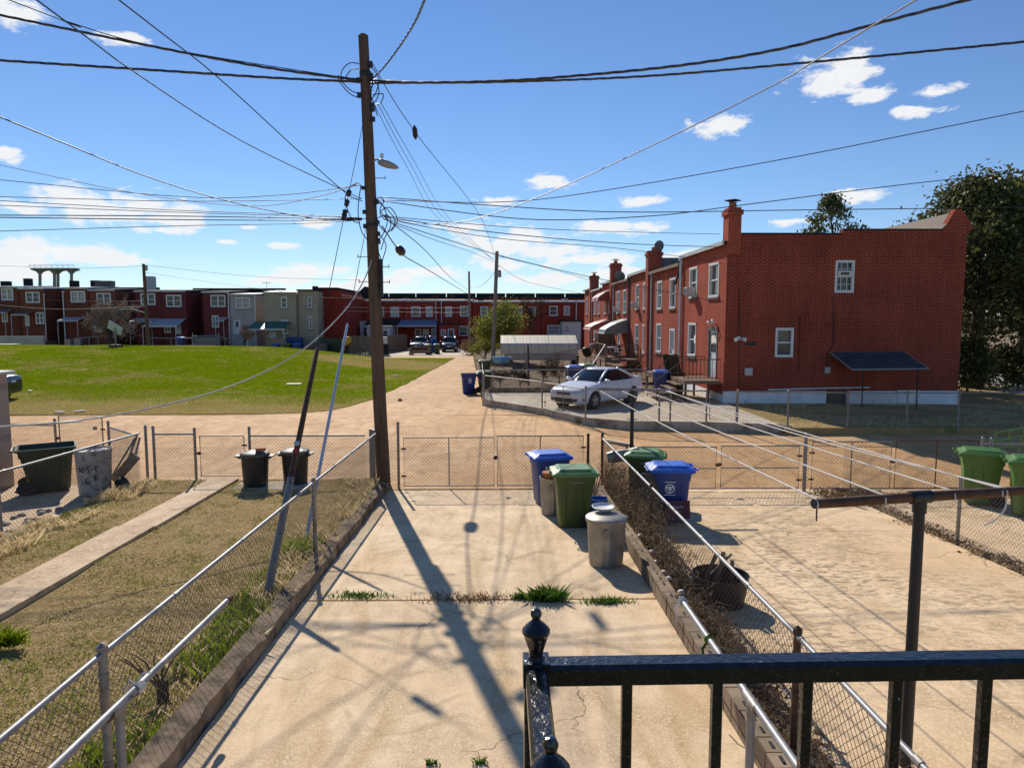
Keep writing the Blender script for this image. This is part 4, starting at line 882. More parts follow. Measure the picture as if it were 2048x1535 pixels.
for (t, a, b, ez), (p0, p1) in zip(lefts, ROW_LEFT):
    a2, b2 = at(p0, 570, YL + 4).x, at(p1, 570, YL + 4).x
    back_block(t, a2, b2, YL + 3.6, 9, 6.75 if p0 < 240 else 6.45, 'brick_brown' if p0 < 240 else 'brick_plum', par_h=.75 if p0 < 280 else .95)
spout(lefts[2][0], lefts[2][1] - .1, YL - .1, .2, 6.6, r=.06); spout(lefts[6][0], lefts[6][2] - .06, YL - .1, .2, 6.4, r=.07); spout(lefts[7][0], lefts[7][2] - .06, YL - .1, .2, 6.1, r=.07); spout(lefts[3][0], lefts[3][2], YL - .1, .2, 6.3, 'spout_dark'); spout(lefts[1][0], lefts[1][2], YL - .1, .2, 6.3, 'spout')
awning_flat(lefts[5][0], (lefts[5][1], YL, 0), UX, NY, -.9, lefts[5][2] - lefts[5][1] - .05, 3.75, .75, 2.6, 'awn_white', inset=.1, posts=.3)
for i, (px, py, w_, hh) in enumerate([(52, 558, .7, .3), (8, 563, .9, .2), (145, 562, .8, .2), (188, 562, .9, .3)]):
    p = at(px, py, YL + 8); m = MB(); m.b2((p.x - w_ / 2, p.y, 6.5), (p.x + w_ / 2, p.y + .7, p.z + hh * .3)); m.build('chimney', M['roof'], lefts[min(i, 3)][0], world=True)
p = at(296, 560, YL + 6); m = MB(); m.b2((p.x - .55, p.y, 6.4), (p.x + .55, p.y + .8, p.z + .45)); m.build('chimney', M['box_grey'], lefts[4][0], world=True)
p = at(205, 562, YL + 5); m = MB(); m.b2((p.x - .9, p.y, 6.8), (p.x + .9, p.y + 1, p.z + .05)); m.build('roof_unit', M['spout_dark'], lefts[3][0], world=True)
# small lean-to porches and steps behind the left houses
for k, (x0p, x1p, ytop, mat_) in enumerate(((-30, 30, 618, 'roof_grey'), (40, 72, 622, 'fascia_brown'), (131, 172, 634, 'roof_silver'), (272, 318, 636, 'fascia'), (441, 458, 634, 'fascia'))):
    par, a_, b_, e_ = lefts[(0, 1, 2, 4, 6)[k]]; u0, u1, zt_ = at(x0p, ytop, YL).x - a_, at(x1p, ytop, YL).x - a_, at(x0p, ytop, YL).z
    awning_flat(par, (a_, YL, 0), UX, NY, u0, u1, zt_, .35, 1.5, mat_, trim='fascia', posts=.1, name='porch_roof')
# lamp lit at the porch of the leftmost house
m = MB(); p = at(15, 623, YL - .1); m.box(p, (.3, .14, .14)); m.build('porch_lamp', M['yellow'], lefts[0][0], world=True)
# beige house at the end of the left row
tb, a, b, ez = front_house('beige stucco house with the green canopy at the end of the left row', 528, 591, 76., 586, [(562, 574, 594, 616), (563, 576, 640, 668)], [(538, 552, 646, 676)], 'stucco_beige', D=4.2, style='sash', roof='roof_silver')
awning_flat(tb, (a, 76., 0), UX, NY, -1., 2.75, 3.45, .75, 2.5, 'awn_green', inset=.15, posts=.2)
a2, b2 = at(592, 586, 76.).x, at(632, 586, 76.).x; m = MB(); wall_holes(m, (a2, 76.6, -.1), UX, b2 - a2, ez + .35, [], .1, NY); m.b2((a2, 76.65, -.1), (b2, 84, ez + .2))
m.build('side_block', M['stucco_beige'], tb, world=True, fixn=False)
for q in ((616, 622, 594, 616), (618, 623, 633, 658)):
    p0, p1 = at(q[0], q[2], 76.6), at(q[1], q[3], 76.6); win(tb, (a2, 76.6, 0), UX, NY, (p0.x - a2, p1.x - a2 + .1, p1.z, p0.z), depth=0., proud=.06, style='sash')
m = MB(); m.b2((a2 - .1, 76.4, ez + .26), (b2 + .05, 84, ez + .42)); m.build('side_roof', M['roof'], tb, world=True)
m = MB(); p = at(629, 572, 78); m.b2((p.x - .25, 78, ez - .5), (p.x + .25, 78.6, p.z)); m.build('chimney', M['roof'], tb, world=True)
m = MB(); p0 = at(533, 566, 80); m.tube(p0 - Z * .6, p0 + Z * .2, .02)
for k in range(-4, 5): m.tube(p0 + Vector((k * .11, 0, -.05)), p0 + Vector((k * .11, 0, .12)), .012, n=4)
m.tube(p0 + Vector((-.5, 0, .03)), p0 + Vector((.5, 0, .03)), .012); m.build('aerial', M['black'], tb, world=True)
# red-brown end house, seen from its long side
te = thing('row_house', 'dark red brick end house with a sloping roof line beside the beige house', 'house', at(658, 690, 80), group='row houses beyond the lawn')
A_, B_ = at(633, 580, 79), at(684, 580, 79); m = MB(); wall_holes(m, (A_.x, 79, -.1), UX, B_.x - A_.x, 6.3, [], .1, NY); m.b2((A_.x, 79.05, -.1), (B_.x, 92, 6.2)); m.extr([(0, 0), (B_.x - A_.x, 0), (B_.x - A_.x - .4, .75), (0, .85)], (A_.x, 79.02, 6.2), UX, Z, Vector((0, 1, 0)), 12.)
m.build('wall', M['brick_far'], te, world=True, fixn=False)
m = MB(); m.b2((A_.x - .1, 78.9, 7.07), (B_.x - .45, 91, 7.2)); m.build('roof', M['roof'], te, world=True)
for q in ((635, 643, 592, 614), (636, 645, 632, 652)):
    p0, p1 = at(q[0], q[2], 79), at(q[1], q[3], 79); win(te, (A_.x, 79, 0), UX, NY, (p0.x - A_.x, p1.x - A_.x, p1.z, p0.z), depth=0., proud=.06, style='double')
# the red row straight ahead
YC = 92.
CH = [('red brick row house with the small white porch and two air conditioners', 684, 744, [(684.5, 701, 608, 628), (714, 727, 608, 627)], []),
 ('red brick row house mostly hidden behind the big utility pole', 745, 806, [(756, 768, 614, 633), (781, 798, 614, 633)], []),
 ('red brick row house with the blue grey patio canopy', 807, 876, [(823, 841, 613, 633), (852, 865, 613, 633), (830, 842, 658, 675), (846, 858, 658, 675)], [(863, 873, 657, 684)]),
 ('red brick row house behind the dark parked car', 877, 944, [(891, 904, 613, 633), (920, 936, 612, 632), (918, 936, 652, 671)], []),
 ('red brick row house behind the short grey pole', 945, 1012, [(961, 976, 613, 631), (985, 998, 613, 631)], []),
 ('red brick row house behind the yellow green tree', 1013, 1080, [(1030, 1044, 613, 632), (1057, 1072, 613, 632)], []),
 ('red brick row house behind the bare tree by the tan carport', 1081, 1148, [(1099, 1115, 612, 631), (1128, 1139, 612, 630), (1095, 1120, 650, 669)], []),
 ('red brick row house at the right end, partly behind the right row', 1149, 1230, [(1190, 1204, 612, 631)], [])]
cen = []
for lab, p0, p1, ws, ds in CH:
    cen.append(front_house(lab, p0, p1, YC, 602 if p0 < 940 else 604, ws, ds, 'brick_far', style='sash', group='red row houses straight ahead', roof='roof_tan' if p0 in (807, 745) else 'roof_grey', D=8))
for (t, a, b, ez) in cen: back_block(t, a, b, YC + 7, 7, 6.6, 'brick_far', par_h=.75)
for i, px in ((2, 872), (3, 883), (6, 1152)): p = at(px, 640, YC); spout(cen[i][0], p.x, YC - .1, 1.5, 6., r=.07)
def annex(par, q, Y, D, mat, wins, doors, roof='roof_grey', name='porch'):
    a, b = at(q[0], q[2], Y), at(q[1], q[2], Y); m = MB(); O = Vector((a.x, Y, -.05)); H = a.z + .05
    def hole(k): p0, p1 = at(k[0], k[2], Y), at(k[1], k[3], Y); return (p0.x - a.x, p1.x - a.x, p1.z + .05, p0.z + .05)
    wh = [hole(k) for k in wins]; dh = [hole(k) for k in doors]; wall_holes(m, O, UX, b.x - a.x, H, wh + dh, .1, NY)
    for x in (a.x, b.x): m.quad((x, Y, -.05), (x, Y + D, -.05), (x, Y + D, a.z), (x, Y, a.z))
    o = m.build(name, M[mat], par, world=True, fixn=False)
    m = MB(); m.b2((a.x - .15, Y - .2, a.z + .002), (b.x + .15, Y + D, a.z + .18)); m.build('porch_roof', M[roof], o, world=True)
    for h in wh: win(par, O, UX, NY, h, style='sash', depth=.09)
    for h in dh: door(par, O, UX, NY, h, depth=.09, leaf='door_dark')
annex(cen[0][0], (692, 727, 645), 88.5, 3.45, 'white_dirty', [(714, 722, 653, 664)], [(699, 708, 655, 674)], 'fascia')
annex(cen[1][0], (733, 781, 654), 86.5, 5.4, 'siding_white', [(765, 776, 660, 676)], [], 'fascia')
annex(cen[3][0], (878, 914, 649), 88.5, 3.45, 'brick_far', [(882, 891, 659, 671)], [(896, 908, 658, 678)], 'roof')
annex(cen[6][0], (1125, 1162, 643), 88.5, 3.45, 'siding_white', [(1130, 1138, 650, 660)], [], 'roof')
awning_flat(cen[2][0], (at(807, 640, YC).x, YC, 0), UX, NY, -.2, at(873, 640, YC).x - at(807, 640, YC).x, 3.6, .75, 3.2, 'awn_blue', inset=.3, posts=.1, trim='white_dirty')
awning_flat(cen[1][0], (at(745, 640, YC).x, YC, 0), UX, NY, -.2, 3.6, 3.7, .5, 3., 'roof', inset=.1, trim='roof')
for px, w_, hh in ((688, .5, 7.6), (870, .8, 7.), (905, .6, 7.1)): 
    p = at(px, 590, YC + 9); m = MB(); m.b2((p.x - w_ / 2, p.y, 6.3), (p.x + w_ / 2, p.y + .8, hh)); m.build('chimney', M['brick_brown'], cen[0][0] if px < 700 else cen[3][0], world=True)
p = at(722, 576, 96); m = MB(); m.extr([(-1.1, -1.2), (1.2, -1.2), (1.2, .1), (.5, .25)], (p.x, 96, p.z), UX, Z, Vector((0, 1, 0)), 3.); m.build('roof_dormer', M['roof'], cen[0][0], world=True)
for px in (790, 812, 825, 846, 935, 962, 1010, 1090, 1130):                     # vents and hatches on the far roofs
    p = at(px, 600, YC + 3); i = max(0, min(7, int((px - 684) / 66))); m = MB(); m.b2((p.x - .35, p.y, 6.0), (p.x + .35, p.y + .5, 6.0 + random.uniform(.25, .5))); m.build('roof_vent', M[random.choice(['roof', 'box_grey', 'fascia'])], cen[i][0], world=True)
# across the street at the far right
t = thing('building', 'pale low building across the street behind the big tree', 'building', (44, 50, .3)); m = MB(); m.b2((40, 44, .2), (48, 70, 3.6)); m.build('wall', M['stucco_beige'], t, world=True); m = MB(); m.b2((39.8, 43.8, 3.6), (48.2, 70.2, 3.9)); m.build('roof', M['roof_grey'], t, world=True)
m = MB(); m.b2((39.95, 50, .3), (39.99, 53, 2.6)); m.build('garage_door', M['white_dirty'], t, world=True)
# concrete tower structure far behind the left row
YT = 260.
t = thing('tower', 'pale concrete tower deck on arched legs with a railing, far behind the left row', 'tower', at(110, 640, YT)); 
def TP(px, py, y): return at(px, py, y)
for k, (px, yy) in enumerate([(80, YT), (109, YT), (116, YT + 1), (143, YT + .5)]):
    p0, p1 = at(px, 700, yy), at(px, 548, yy); m = MB(); m.loft([[(p.x + dx * s, yy + dy * s, p.z) for dx, dy in ((-1, -1), (1, -1), (1, 1), (-1, 1))] for p, s in ((p0, .42), (p1, .36), (at(px, 543, yy), .9), (at(px, 539.5, yy), 2.2))]); m.build('leg', M['concrete_tower'], t, world=True)
a, b = at(66, 539, YT), at(155, 541, YT); m = MB(); m.b2((a.x, YT - 1.5, a.z), (b.x, YT + 1.5, a.z + .45)); m.build('deck', M['concrete_tower'], t, world=True)
m = MB()
for zz in (1.2, .8):
    m.tube((a.x, YT - 2, a.z + .45 + zz), (b.x, YT - 2, a.z + .45 + zz), .05, n=4)
for s in np.linspace(0, 1, 9): x = lerp(a.x, b.x, s); m.tube((x, YT - 2, a.z + .4), (x, YT - 2, a.z + 1.65), .06, n=4)
m.build('railing', M['fascia'], t, world=True)
# ------------------------------------------------------------------ poles and cables
def upole(label, base, top, r0, r1, mat, n=14, steps=8, **kw):
    t = thing('utility_pole', label, 'utility pole', base); m = MB(); pts = [Vector(base).lerp(Vector(top), i / steps) for i in range(steps + 1)]
    pts = [p + Vector((.012 * nz(p.z, 3, .5), .012 * nz(p.z, 8, .5), 0)) for p in pts]; rs = [lerp(r0, r1, i / steps) * (1 + .03 * nz(i, 5, .8)) for i in range(steps + 1)]
    m.path([pts[0] - Z * .3] + pts + [pts[-1] + Z * .03], [rs[0]] + rs + [r1 * .7], n); m.build('shaft', M[mat], t, world=True, smooth=True, auto=40); return t
PY = 15.85
pb, pt = at(767, 968, PY), at(727, 72, PY)
main = upole('tall leaning brown utility pole at the corner of the yard gate', (pb.x, PY, -.02), pt, .16, .108, 'pole', 18, 14)
def onp(py): f = (py - 968) / (72 - 968); return pb.lerp(pt, f)          # a point of the pole's axis at a given height in the photograph
lp = onp(312); t = thing('street_light', 'small grey street light on a short arm of the big pole', 'street light', lp + Vector((.12, -.1, 0)))
m = MB(); m.path([lp + Vector((.1, -.05, 0)), lp + Vector((.2, -.08, .03)), lp + Vector((.3, -.1, .0))], .022, 8); m.build('arm', M['luminaire'], t, world=True)
m = MB(); mt = Matrix.Rotation(R(18), 3, 'Y')
def lr(x, w_, h_): return [lp + Vector((.22, -.1, -.02)) + mt @ Vector((x, w_ * math.cos(a), h_ * math.sin(a))) for a in np.linspace(0, 2 * math.pi, 12, endpoint=False)]
m.loft([lr(0, .05, .05), lr(.06, .085, .075), lr(.2, .12, .085), lr(.36, .11, .06), lr(.46, .03, .02)]); m.build('head', M['luminaire'], t, world=True, smooth=True)
m = MB(); m.lathe([(.035, 0), (.04, .08), (.02, .1)], lp + Vector((.3, -.1, .05)), 10); m.build('photocell', M['white'], t, world=True)
for py, s in ((128, 1), (150, 1), (158, -1), (186, -1), (205, 1), (214, 1), (232, 1), (365, -1), (393, 1), (412, -1), (432, 1), (440, -1), (455, 1), (470, 1)):
    p = onp(py) + Vector((s * .13, -.06, 0)); m = MB(); m.box(p, (.1, .08, .07 + .05 * random.random())); m.build('clamp', M['black'], main, world=True)
m = MB(); m.lathe([(.125, 0), (.128, .02), (.128, .1), (.125, .12)], onp(150), 12, cap=False); m.build('band', M['black'], main, world=True)
m = MB(); m.lathe([(.14, 0), (.142, .05), (.14, .07)], onp(440), 12, cap=False); m.build('band', M['black'], main, world=True)
m = MB()
def loop(m, pix, dy=-.12, r=.011): m.path(smooth_path([at(x, y, PY + dy + .05 * math.sin(i * 1.7)) for i, (x, y) in enumerate(pix)], 4), r, 5)
def smooth_path(pts, k=6):
    pts = [Vector(p) for p in pts]; out = []
    for i in range(len(pts) - 1):
        p0, p1, p2, p3 = pts[max(0, i - 1)], pts[i], pts[i + 1], pts[min(len(pts) - 1, i + 2)]
        for j in range(k):
            s = j / k; out.append(.5 * ((2 * p1) + (p2 - p0) * s + (2 * p0 - 5 * p1 + 4 * p2 - p3) * s * s + (3 * p1 - p0 - 3 * p2 + p3) * s ** 3))
    return out + [pts[-1]]
for pix in ([(718, 128), (700, 126), (685, 140), (683, 160), (700, 180), (720, 188)], [(718, 138), (702, 140), (688, 158), (672, 156)], [(720, 196), (700, 188), (680, 165), (676, 150)], [(735, 130), (748, 140), (758, 160), (752, 185), (742, 200)],
            [(742, 175), (752, 165), (758, 185), (748, 205), (740, 188)], [(745, 190), (766, 188), (762, 205), (750, 210)], [(735, 150), (745, 165), (742, 190), (750, 215), (755, 232)], [(716, 365), (700, 375), (690, 400), (705, 440), (720, 445)],
            [(722, 370), (716, 420), (722, 460), (735, 480)], [(750, 395), (765, 410), (775, 440), (765, 470), (752, 480)], [(752, 400), (780, 425), (790, 445), (775, 465), (760, 452), (752, 430)], [(755, 436), (775, 430), (782, 450), (770, 475), (762, 500)],
            [(760, 470), (772, 490), (765, 520), (757, 545)], [(755, 500), (762, 520), (760, 545), (764, 560), (757, 575)], [(748, 410), (757, 395), (768, 402), (760, 420), (775, 440)], [(770, 440), (760, 425), (780, 415), (795, 440), (783, 462)]):
    m = MB(); loop(m, pix); m.build('cable_loop', M['cable'], main, world=True)
m = MB(); q0, q1 = onp(505) + Vector((.16, -.05, 0)), onp(580) + Vector((.165, -.05, 0)); m.b2(q1 - Vector((.05, .05, 0)), q0 + Vector((.05, .05, 0))); m.build('riser_box', M['blackpl'], main, world=True)
m = MB()
for py, sx in ((500, -1), (520, 1), (550, -1), (551, 1), (345, 1), (425, -1)):
    p = onp(py); m = MB(); m.tube(p, p + Vector((sx * .34, -.02, 0)), .009, n=5); m.tube(p + Vector((sx * .34, -.02, -.03)), p + Vector((sx * .34, -.02, .05)), .009, n=5); m.build('climbing_step', M['rust'], main, world=True)
m = MB(); p = onp(860); m.b2((p.x - .24, PY - .2, .1), (p.x - .14, PY - .14, 1.35)); m.tube((-2.86, 15.5, .1), (-2.86, 15.5, 1.36), .035); tag(m.build('fence_post', M['galv_dull']), 'grey corner post of the fence strapped against the big pole', 'post')
p2b, p2t = at(986, 722, 46), at(994, 503, 46); pole2 = upole('weathered grey pole with a small box beside the tan carport', p2b, p2t, .14, .11, 'pole_grey')
m = MB(); q = at(998, 548, 45.8); m.lathe([(.14, -.2), (.15, -.15), (.15, .2), (.1, .26)], q, 10); m.tube(q + Vector((.2, 0, 1.1)), q + Vector((.3, 0, 1.1)), .03); m.build('equipment_box', M['luminaire'], pole2, world=True)
pole3 = upole('thin grey pole with dry ivy at its foot, down the alley', at(940, 692, 74), at(938, 543, 74), .13, .1, 'pole_grey')
p4b, p4t = at(297, 694, 66), at(287, 528, 66); pole4 = upole('dark brown pole beside the bare spreading tree, left', p4b, p4t, .17, .13, 'pole')
m = MB(); m.box(p4t + Vector((.25, 0, -.35)), (.15, .2, .5)); m.path([p4t + Vector((0, 0, -4.5)), p4t + Vector((-1.2, -.3, -4.1)), p4t + Vector((-2.2, -.4, -4.2))], .05, 6); m.lathe([(.2, 0), (.12, .12)], p4t + Vector((-2.3, -.4, -4.3)), 8); m.build('street_lamp', M['luminaire'], pole4, world=True)
def wire(label, pix, r=.011, mat='cable', twist=False, name='overhead_cable', k=8, cat='cable'):
    ctl = [at(*p) for p in pix]; off = lambda p: p[0] < 0 or p[0] > 2048 or p[1] < 0
    if off(pix[0]): ctl.insert(0, ctl[0] + (ctl[0] - ctl[1]).normalized() * 14)      # the cable runs on past the view
    if off(pix[-1]): ctl.append(ctl[-1] + (ctl[-1] - ctl[-2]).normalized() * 14)
    pts = smooth_path(ctl, k)
    m = MB()
    if not twist: m.path(pts, r, 5)
    else:                                        # three strands laid round each other
        L = 0; acc = [0]
        for a, b in zip(pts, pts[1:]): L += (b - a).length; acc.append(L)
        n = int(L / .14)
        for s in range(3):
            out = []
            for i in range(n + 1):
                d = L * i / n; j = 0
                while j < len(acc) - 2 and acc[j + 1] < d: j += 1
                p = pts[j].lerp(pts[j + 1], (d - acc[j]) / max(1e-6, acc[j + 1] - acc[j])); tt = (pts[j + 1] - pts[j]).normalized(); u = tt.orthogonal().normalized(); w_ = tt.cross(u); an = d * 2 * math.pi / 1.1 + s * 2.1
                out.append(p + (u * math.cos(an) + w_ * math.sin(an)) * r * 1.1)
            m.path(out, r, 4)
    return tag(m.build(name, M[mat], smooth=True, fixn=False), label, cat)
wire('twisted service cable from the pole top to the upper left edge', [(-80, 14, 15.8), (330, 98, 15.8), (550, 138, 15.8), (720, 160, PY)], .014, 'cable_alu', True)
wire('lower twisted cable from the pole top to the left edge', [(-80, 116, 15.6), (300, 140, 15.7), (550, 156, 15.8), (722, 164, PY)], .014, 'cable_alu', True)
wire('thin cable running above the twisted pair at upper left', [(-20, -14, 12), (130, 42, 12.8), (330, 97, 14), (700, 157, PY)], .009)
wire('steep cable from the top left corner to the pole middle', [(60, -10, 8), (270, 145, 11.2), (480, 280, 14.2), (690, 382, PY), (722, 398, PY)], .010)
wire('steep cable from the top edge to the pole middle, right of the other', [(225, -10, 9), (430, 150, 12.4), (600, 305, 14.8), (692, 386, PY), (724, 402, PY)], .010)
wire('cable from the left edge that meets the pole at lamp level', [(-40, 218, 9), (300, 355, 12.8), (480, 408, 14.5), (640, 438, 15.6), (722, 437, PY)], .010)
wire('pale thin cable sagging left just above the low clouds', [(-40, 322, 18), (270, 386, 17.5), (500, 412, 17), (640, 392, 16.4), (720, 366, PY)], .009, 'cable_white')
wire('dark thin cable rising to the pole from the left edge', [(-40, 356, 18), (360, 393, 17.5), (560, 390, 16.6), (722, 370, PY)], .009)
for i, (y0_, ym, y1_, lab) in enumerate([(392, 402, 396, 'topmost'), (398, 420, 436, 'second'), (408, 424, 437, 'third'), (430, 432, 438, 'fourth'), (434, 439, 440, 'fifth'), (464, 452, 440, 'lowest')]):
    wire(lab + ' of the six level cables left of the pole', [(-60, y0_, 16), (340, ym, 16), (600, (ym + y1_) / 2 + 1, PY), (724, y1_, PY)], .012 if i in (3, 4) else .008)
wire('upper twisted service cable climbing to the top right', [(738, 160, PY), (850, 165, 15.6), (1100, 156, 14.8), (1500, 110, 13.4), (1990, -14, 12)], .014, 'cable_alu', True)
wire('second twisted service cable to the right edge, below the first', [(740, 166, PY), (1000, 164, 15.6), (1300, 152, 15.2), (1650, 122, 14.8), (2110, 78, 14.4)], .013, 'cable_alu', True)
wire('short thick twisted cable curving up from the pole top', [(738, 163, PY), (765, 138, 14.5), (800, 92, 12.4), (832, 40, 10.2), (862, -30, 8.2)], .0095, 'cable_alu', True)
wire('long pale cable rising from the pole middle to the top right', [(768, 430, PY), (830, 447, 15.4), (940, 440, 14.6), (1110, 380, 13), (1500, 195, 9.6), (1900, -40, 6.6)], .009, 'luminaire')
wire('thin dark cable climbing gently to the right edge', [(760, 400, PY), (1000, 404, 15.6), (1200, 382, 15.2), (1600, 312, 14.2), (2100, 212, 13.2)], .009)
wire('cable crossing behind the big chimney cap to the right edge', [(762, 394, PY), (1000, 412, 16), (1250, 424, 16.4), (1600, 420, 17), (2100, 414, 17.5)], .011)
wire('cable sloping up over the brick chimney to the right edge', [(765, 402, PY), (1050, 438, 16), (1300, 432, 16.4), (1500, 408, 16.8), (1800, 370, 17.4), (2100, 338, 18)], .011)
wire('upper cable from the pole to the end house chimney', [(768, 432, PY), (1050, 456, 19), (1300, 465, 23), (1440, 468, 27.3)], .009)
wire('middle cable from the pole to the end house corner', [(770, 434, PY), (1000, 466, 18.6), (1250, 487, 22.5), (1446, 494, 27.4)], .012)
wire('lower cable from the pole to the end house corner', [(770, 438, PY), (1000, 477, 18.6), (1250, 498, 22.5), (1446, 526, 27.4)], .009)
wire('cable sagging across the rear walls of the brick row', [(772, 440, PY), (990, 508, 19), (1150, 547, 22), (1258, 569, 24), (1447, 605, 27.42)], .010)
wire('thin cable with a round splice, slanting down the sky', [(742, 122, PY), (830, 264, 20), (960, 432, 32), (990, 512, 45.8)], .010)
m = MB(); m.lathe([(.02, -.2), (.07, -.1), (.07, .1), (.02, .2)], at(830, 265, 19.95), 10, Matrix.Rotation(R(40), 3, 'X')); tag(m.build('cable_splice', M['black']), 'small dark round splice halfway down the thin slanting cable', 'splice')
for i, lab in enumerate(('left', 'middle', 'right')):
    wire(lab + ' of the three parallel thin cables slanting behind the pole', [(750 + 6 * i, 212 - 3 * i, PY), (812 + 8 * i, 330 - 4 * i, 22), (880 + 8 * i, 440 - 3 * i, 33), (988, 520, 45.9)], .008, 'cable_alu')
wire('cable from the pole middle down to the thin grey pole', [(778, 442, PY), (850, 500, 22), (905, 558, 40), (938, 580, 73.9)], .012)
wire('cable dropping from the pole middle towards the grey pole', [(780, 445, PY), (870, 480, 22), (940, 503, 33), (990, 524, 45.9)], .009)
wire('thick cable with the long splice case running down the alley', [(764, 452, PY), (790, 490, 19.4), (812, 514, 20.8), (870, 548, 30), (962, 604, 74)], .016)
wire('cable linking the two grey poles down the alley', [(1000, 530, 46), (965, 570, 60), (939, 575, 73.9)], .014)
wire('cable from the grey pole across to the red awning house', [(996, 512, 46), (1100, 537, 50), (1236, 577, 54)], .014)
wire('cable from the grey pole to the last brick house', [(996, 530, 46), (1060, 565, 56), (1180, 590, 68)], .013)
for i, (ya, yb_) in enumerate(((595, 598), (613, 615), (621, 625))):
    wire(('highest', 'middle', 'lowest')[i] + ' of the faint cables in front of the far red row', [(640, ya, 76), (800, ya + 3, 80), (940, yb_, 74)], .014)
wire('pale cables strung in front of the left brick houses', [(-40, 607, 62), (120, 618, 62), (294, 612, 65.9)], .016, 'cable_white')
wire('dark cable strung between the left houses and their pole', [(-40, 592, 62), (150, 602, 62), (294, 602, 65.9)], .014)
wire('faint cable between the left pole and the beige house', [(292, 545, 66), (450, 568, 70), (600, 588, 75)], .014)
wire('cable from the left pole top to the left edge', [(286, 532, 66), (150, 536, 66), (-40, 530, 66)], .014)
wire('cable from the left pole top towards the big pole', [(290, 530, 66), (500, 552, 60), (720, 560, 50)], .014)
wire('long white cable drooping from the pole across the lawn to lower left', [(748, 506, PY), (728, 560, 15.4), (690, 620, 15), (620, 688, 14.2), (540, 738, 13.4), (420, 786, 12.2), (250, 826, 11), (110, 845, 10), (-40, 856, 9.2)], .014, 'cable_white')
m = MB(); c = at(801, 501, 20.0); ax = (at(812, 514, 20.8) - at(790, 490, 19.4)).normalized(); mt = ax.to_track_quat('Z', 'Y').to_matrix(); m.lathe([(.03, -.30), (.10, -.24), (.125, -.1), (.125, .12), (.09, .24), (.02, .29)], c, 12, mt); tag(m.build('splice_case', M['blackpl'], smooth=True, auto=40), 'fat black splice case on the cable right of the pole', 'splice case')
# guys
def guy(label, anchor, top, f, mat, r0, r1, glab, rdisc=False):
    a, b = Vector(anchor), Vector(top); m = MB(); m.tube(a, b, .007, n=5); w_ = m.build('guy_wire', M['cable']); tag(w_, label, 'guy wire')
    if glab:
        t = thing('guy_guard', glab, 'guy guard', a); m = MB(); m.path([a - (b - a).normalized() * .02, a.lerp(b, f * .5), a.lerp(b, f), a.lerp(b, f + .004)], [r0, (r0 + r1) / 2, r1, r1 * .5], 10); m.build('sleeve', M[mat], t, world=True, smooth=True, auto=50)
        return t, a, b, w_
    return None, a, b, w_
a1 = G(535, 1186)
t, a, b, gw = guy('guy wire with black insulators from pole to the brown guard', a1, onp(240) + Vector((-.1, 0, 0)), .385, 'rust', .05, .036, 'tall brown and silver guy guard leaning over the fence')
m = MB(); m.path([a.lerp(b, .003), a.lerp(b, .16)], [.054, .048], 10); m.build('silver_foot', M['galv_dull'], t, world=True, smooth=True, auto=40)
for py, col in ((893, 'fascia'), (908, 'red_sign')):
    f = next(s / 400 for s in range(1, 400) if a.lerp(b, s / 400).z >= at(0, py, a.lerp(b, s / 400).y).z); p = a.lerp(b, f); d = (b - a).normalized(); nn = (Vector((0, -1, .2)) - d * Vector((0, -1, .2)).dot(d)).normalized()
    m = MB(); m.disc(p + nn * .046, nn, .045, 14); m.build('sticker', M[col], t, world=True)
ins = thing('insulator', 'row of black insulators hanging on the guy wire left of the pole', 'insulator', a.lerp(b, .8))
for py in (385, 405, 425, 432):
    m = MB(); f = next(s / 800 for s in range(1, 800) if a.lerp(b, s / 800).z >= at(0, py, a.lerp(b, s / 800).y).z); mt = (b - a).normalized().to_track_quat('Z', 'Y').to_matrix(); m.lathe([(.015, -.09), (.05, -.05), (.04, 0), (.055, .05), (.015, .09)], a.lerp(b, f), 10, mt); m.build('disc', M['black'], ins, world=True)
guy('second guy wire from pole to the pale guard', G(612, 1078), onp(430) + Vector((-.1, 0, 0)), .6, 'spout', .032, .024, 'long pale plastic guy guard left of the pole')

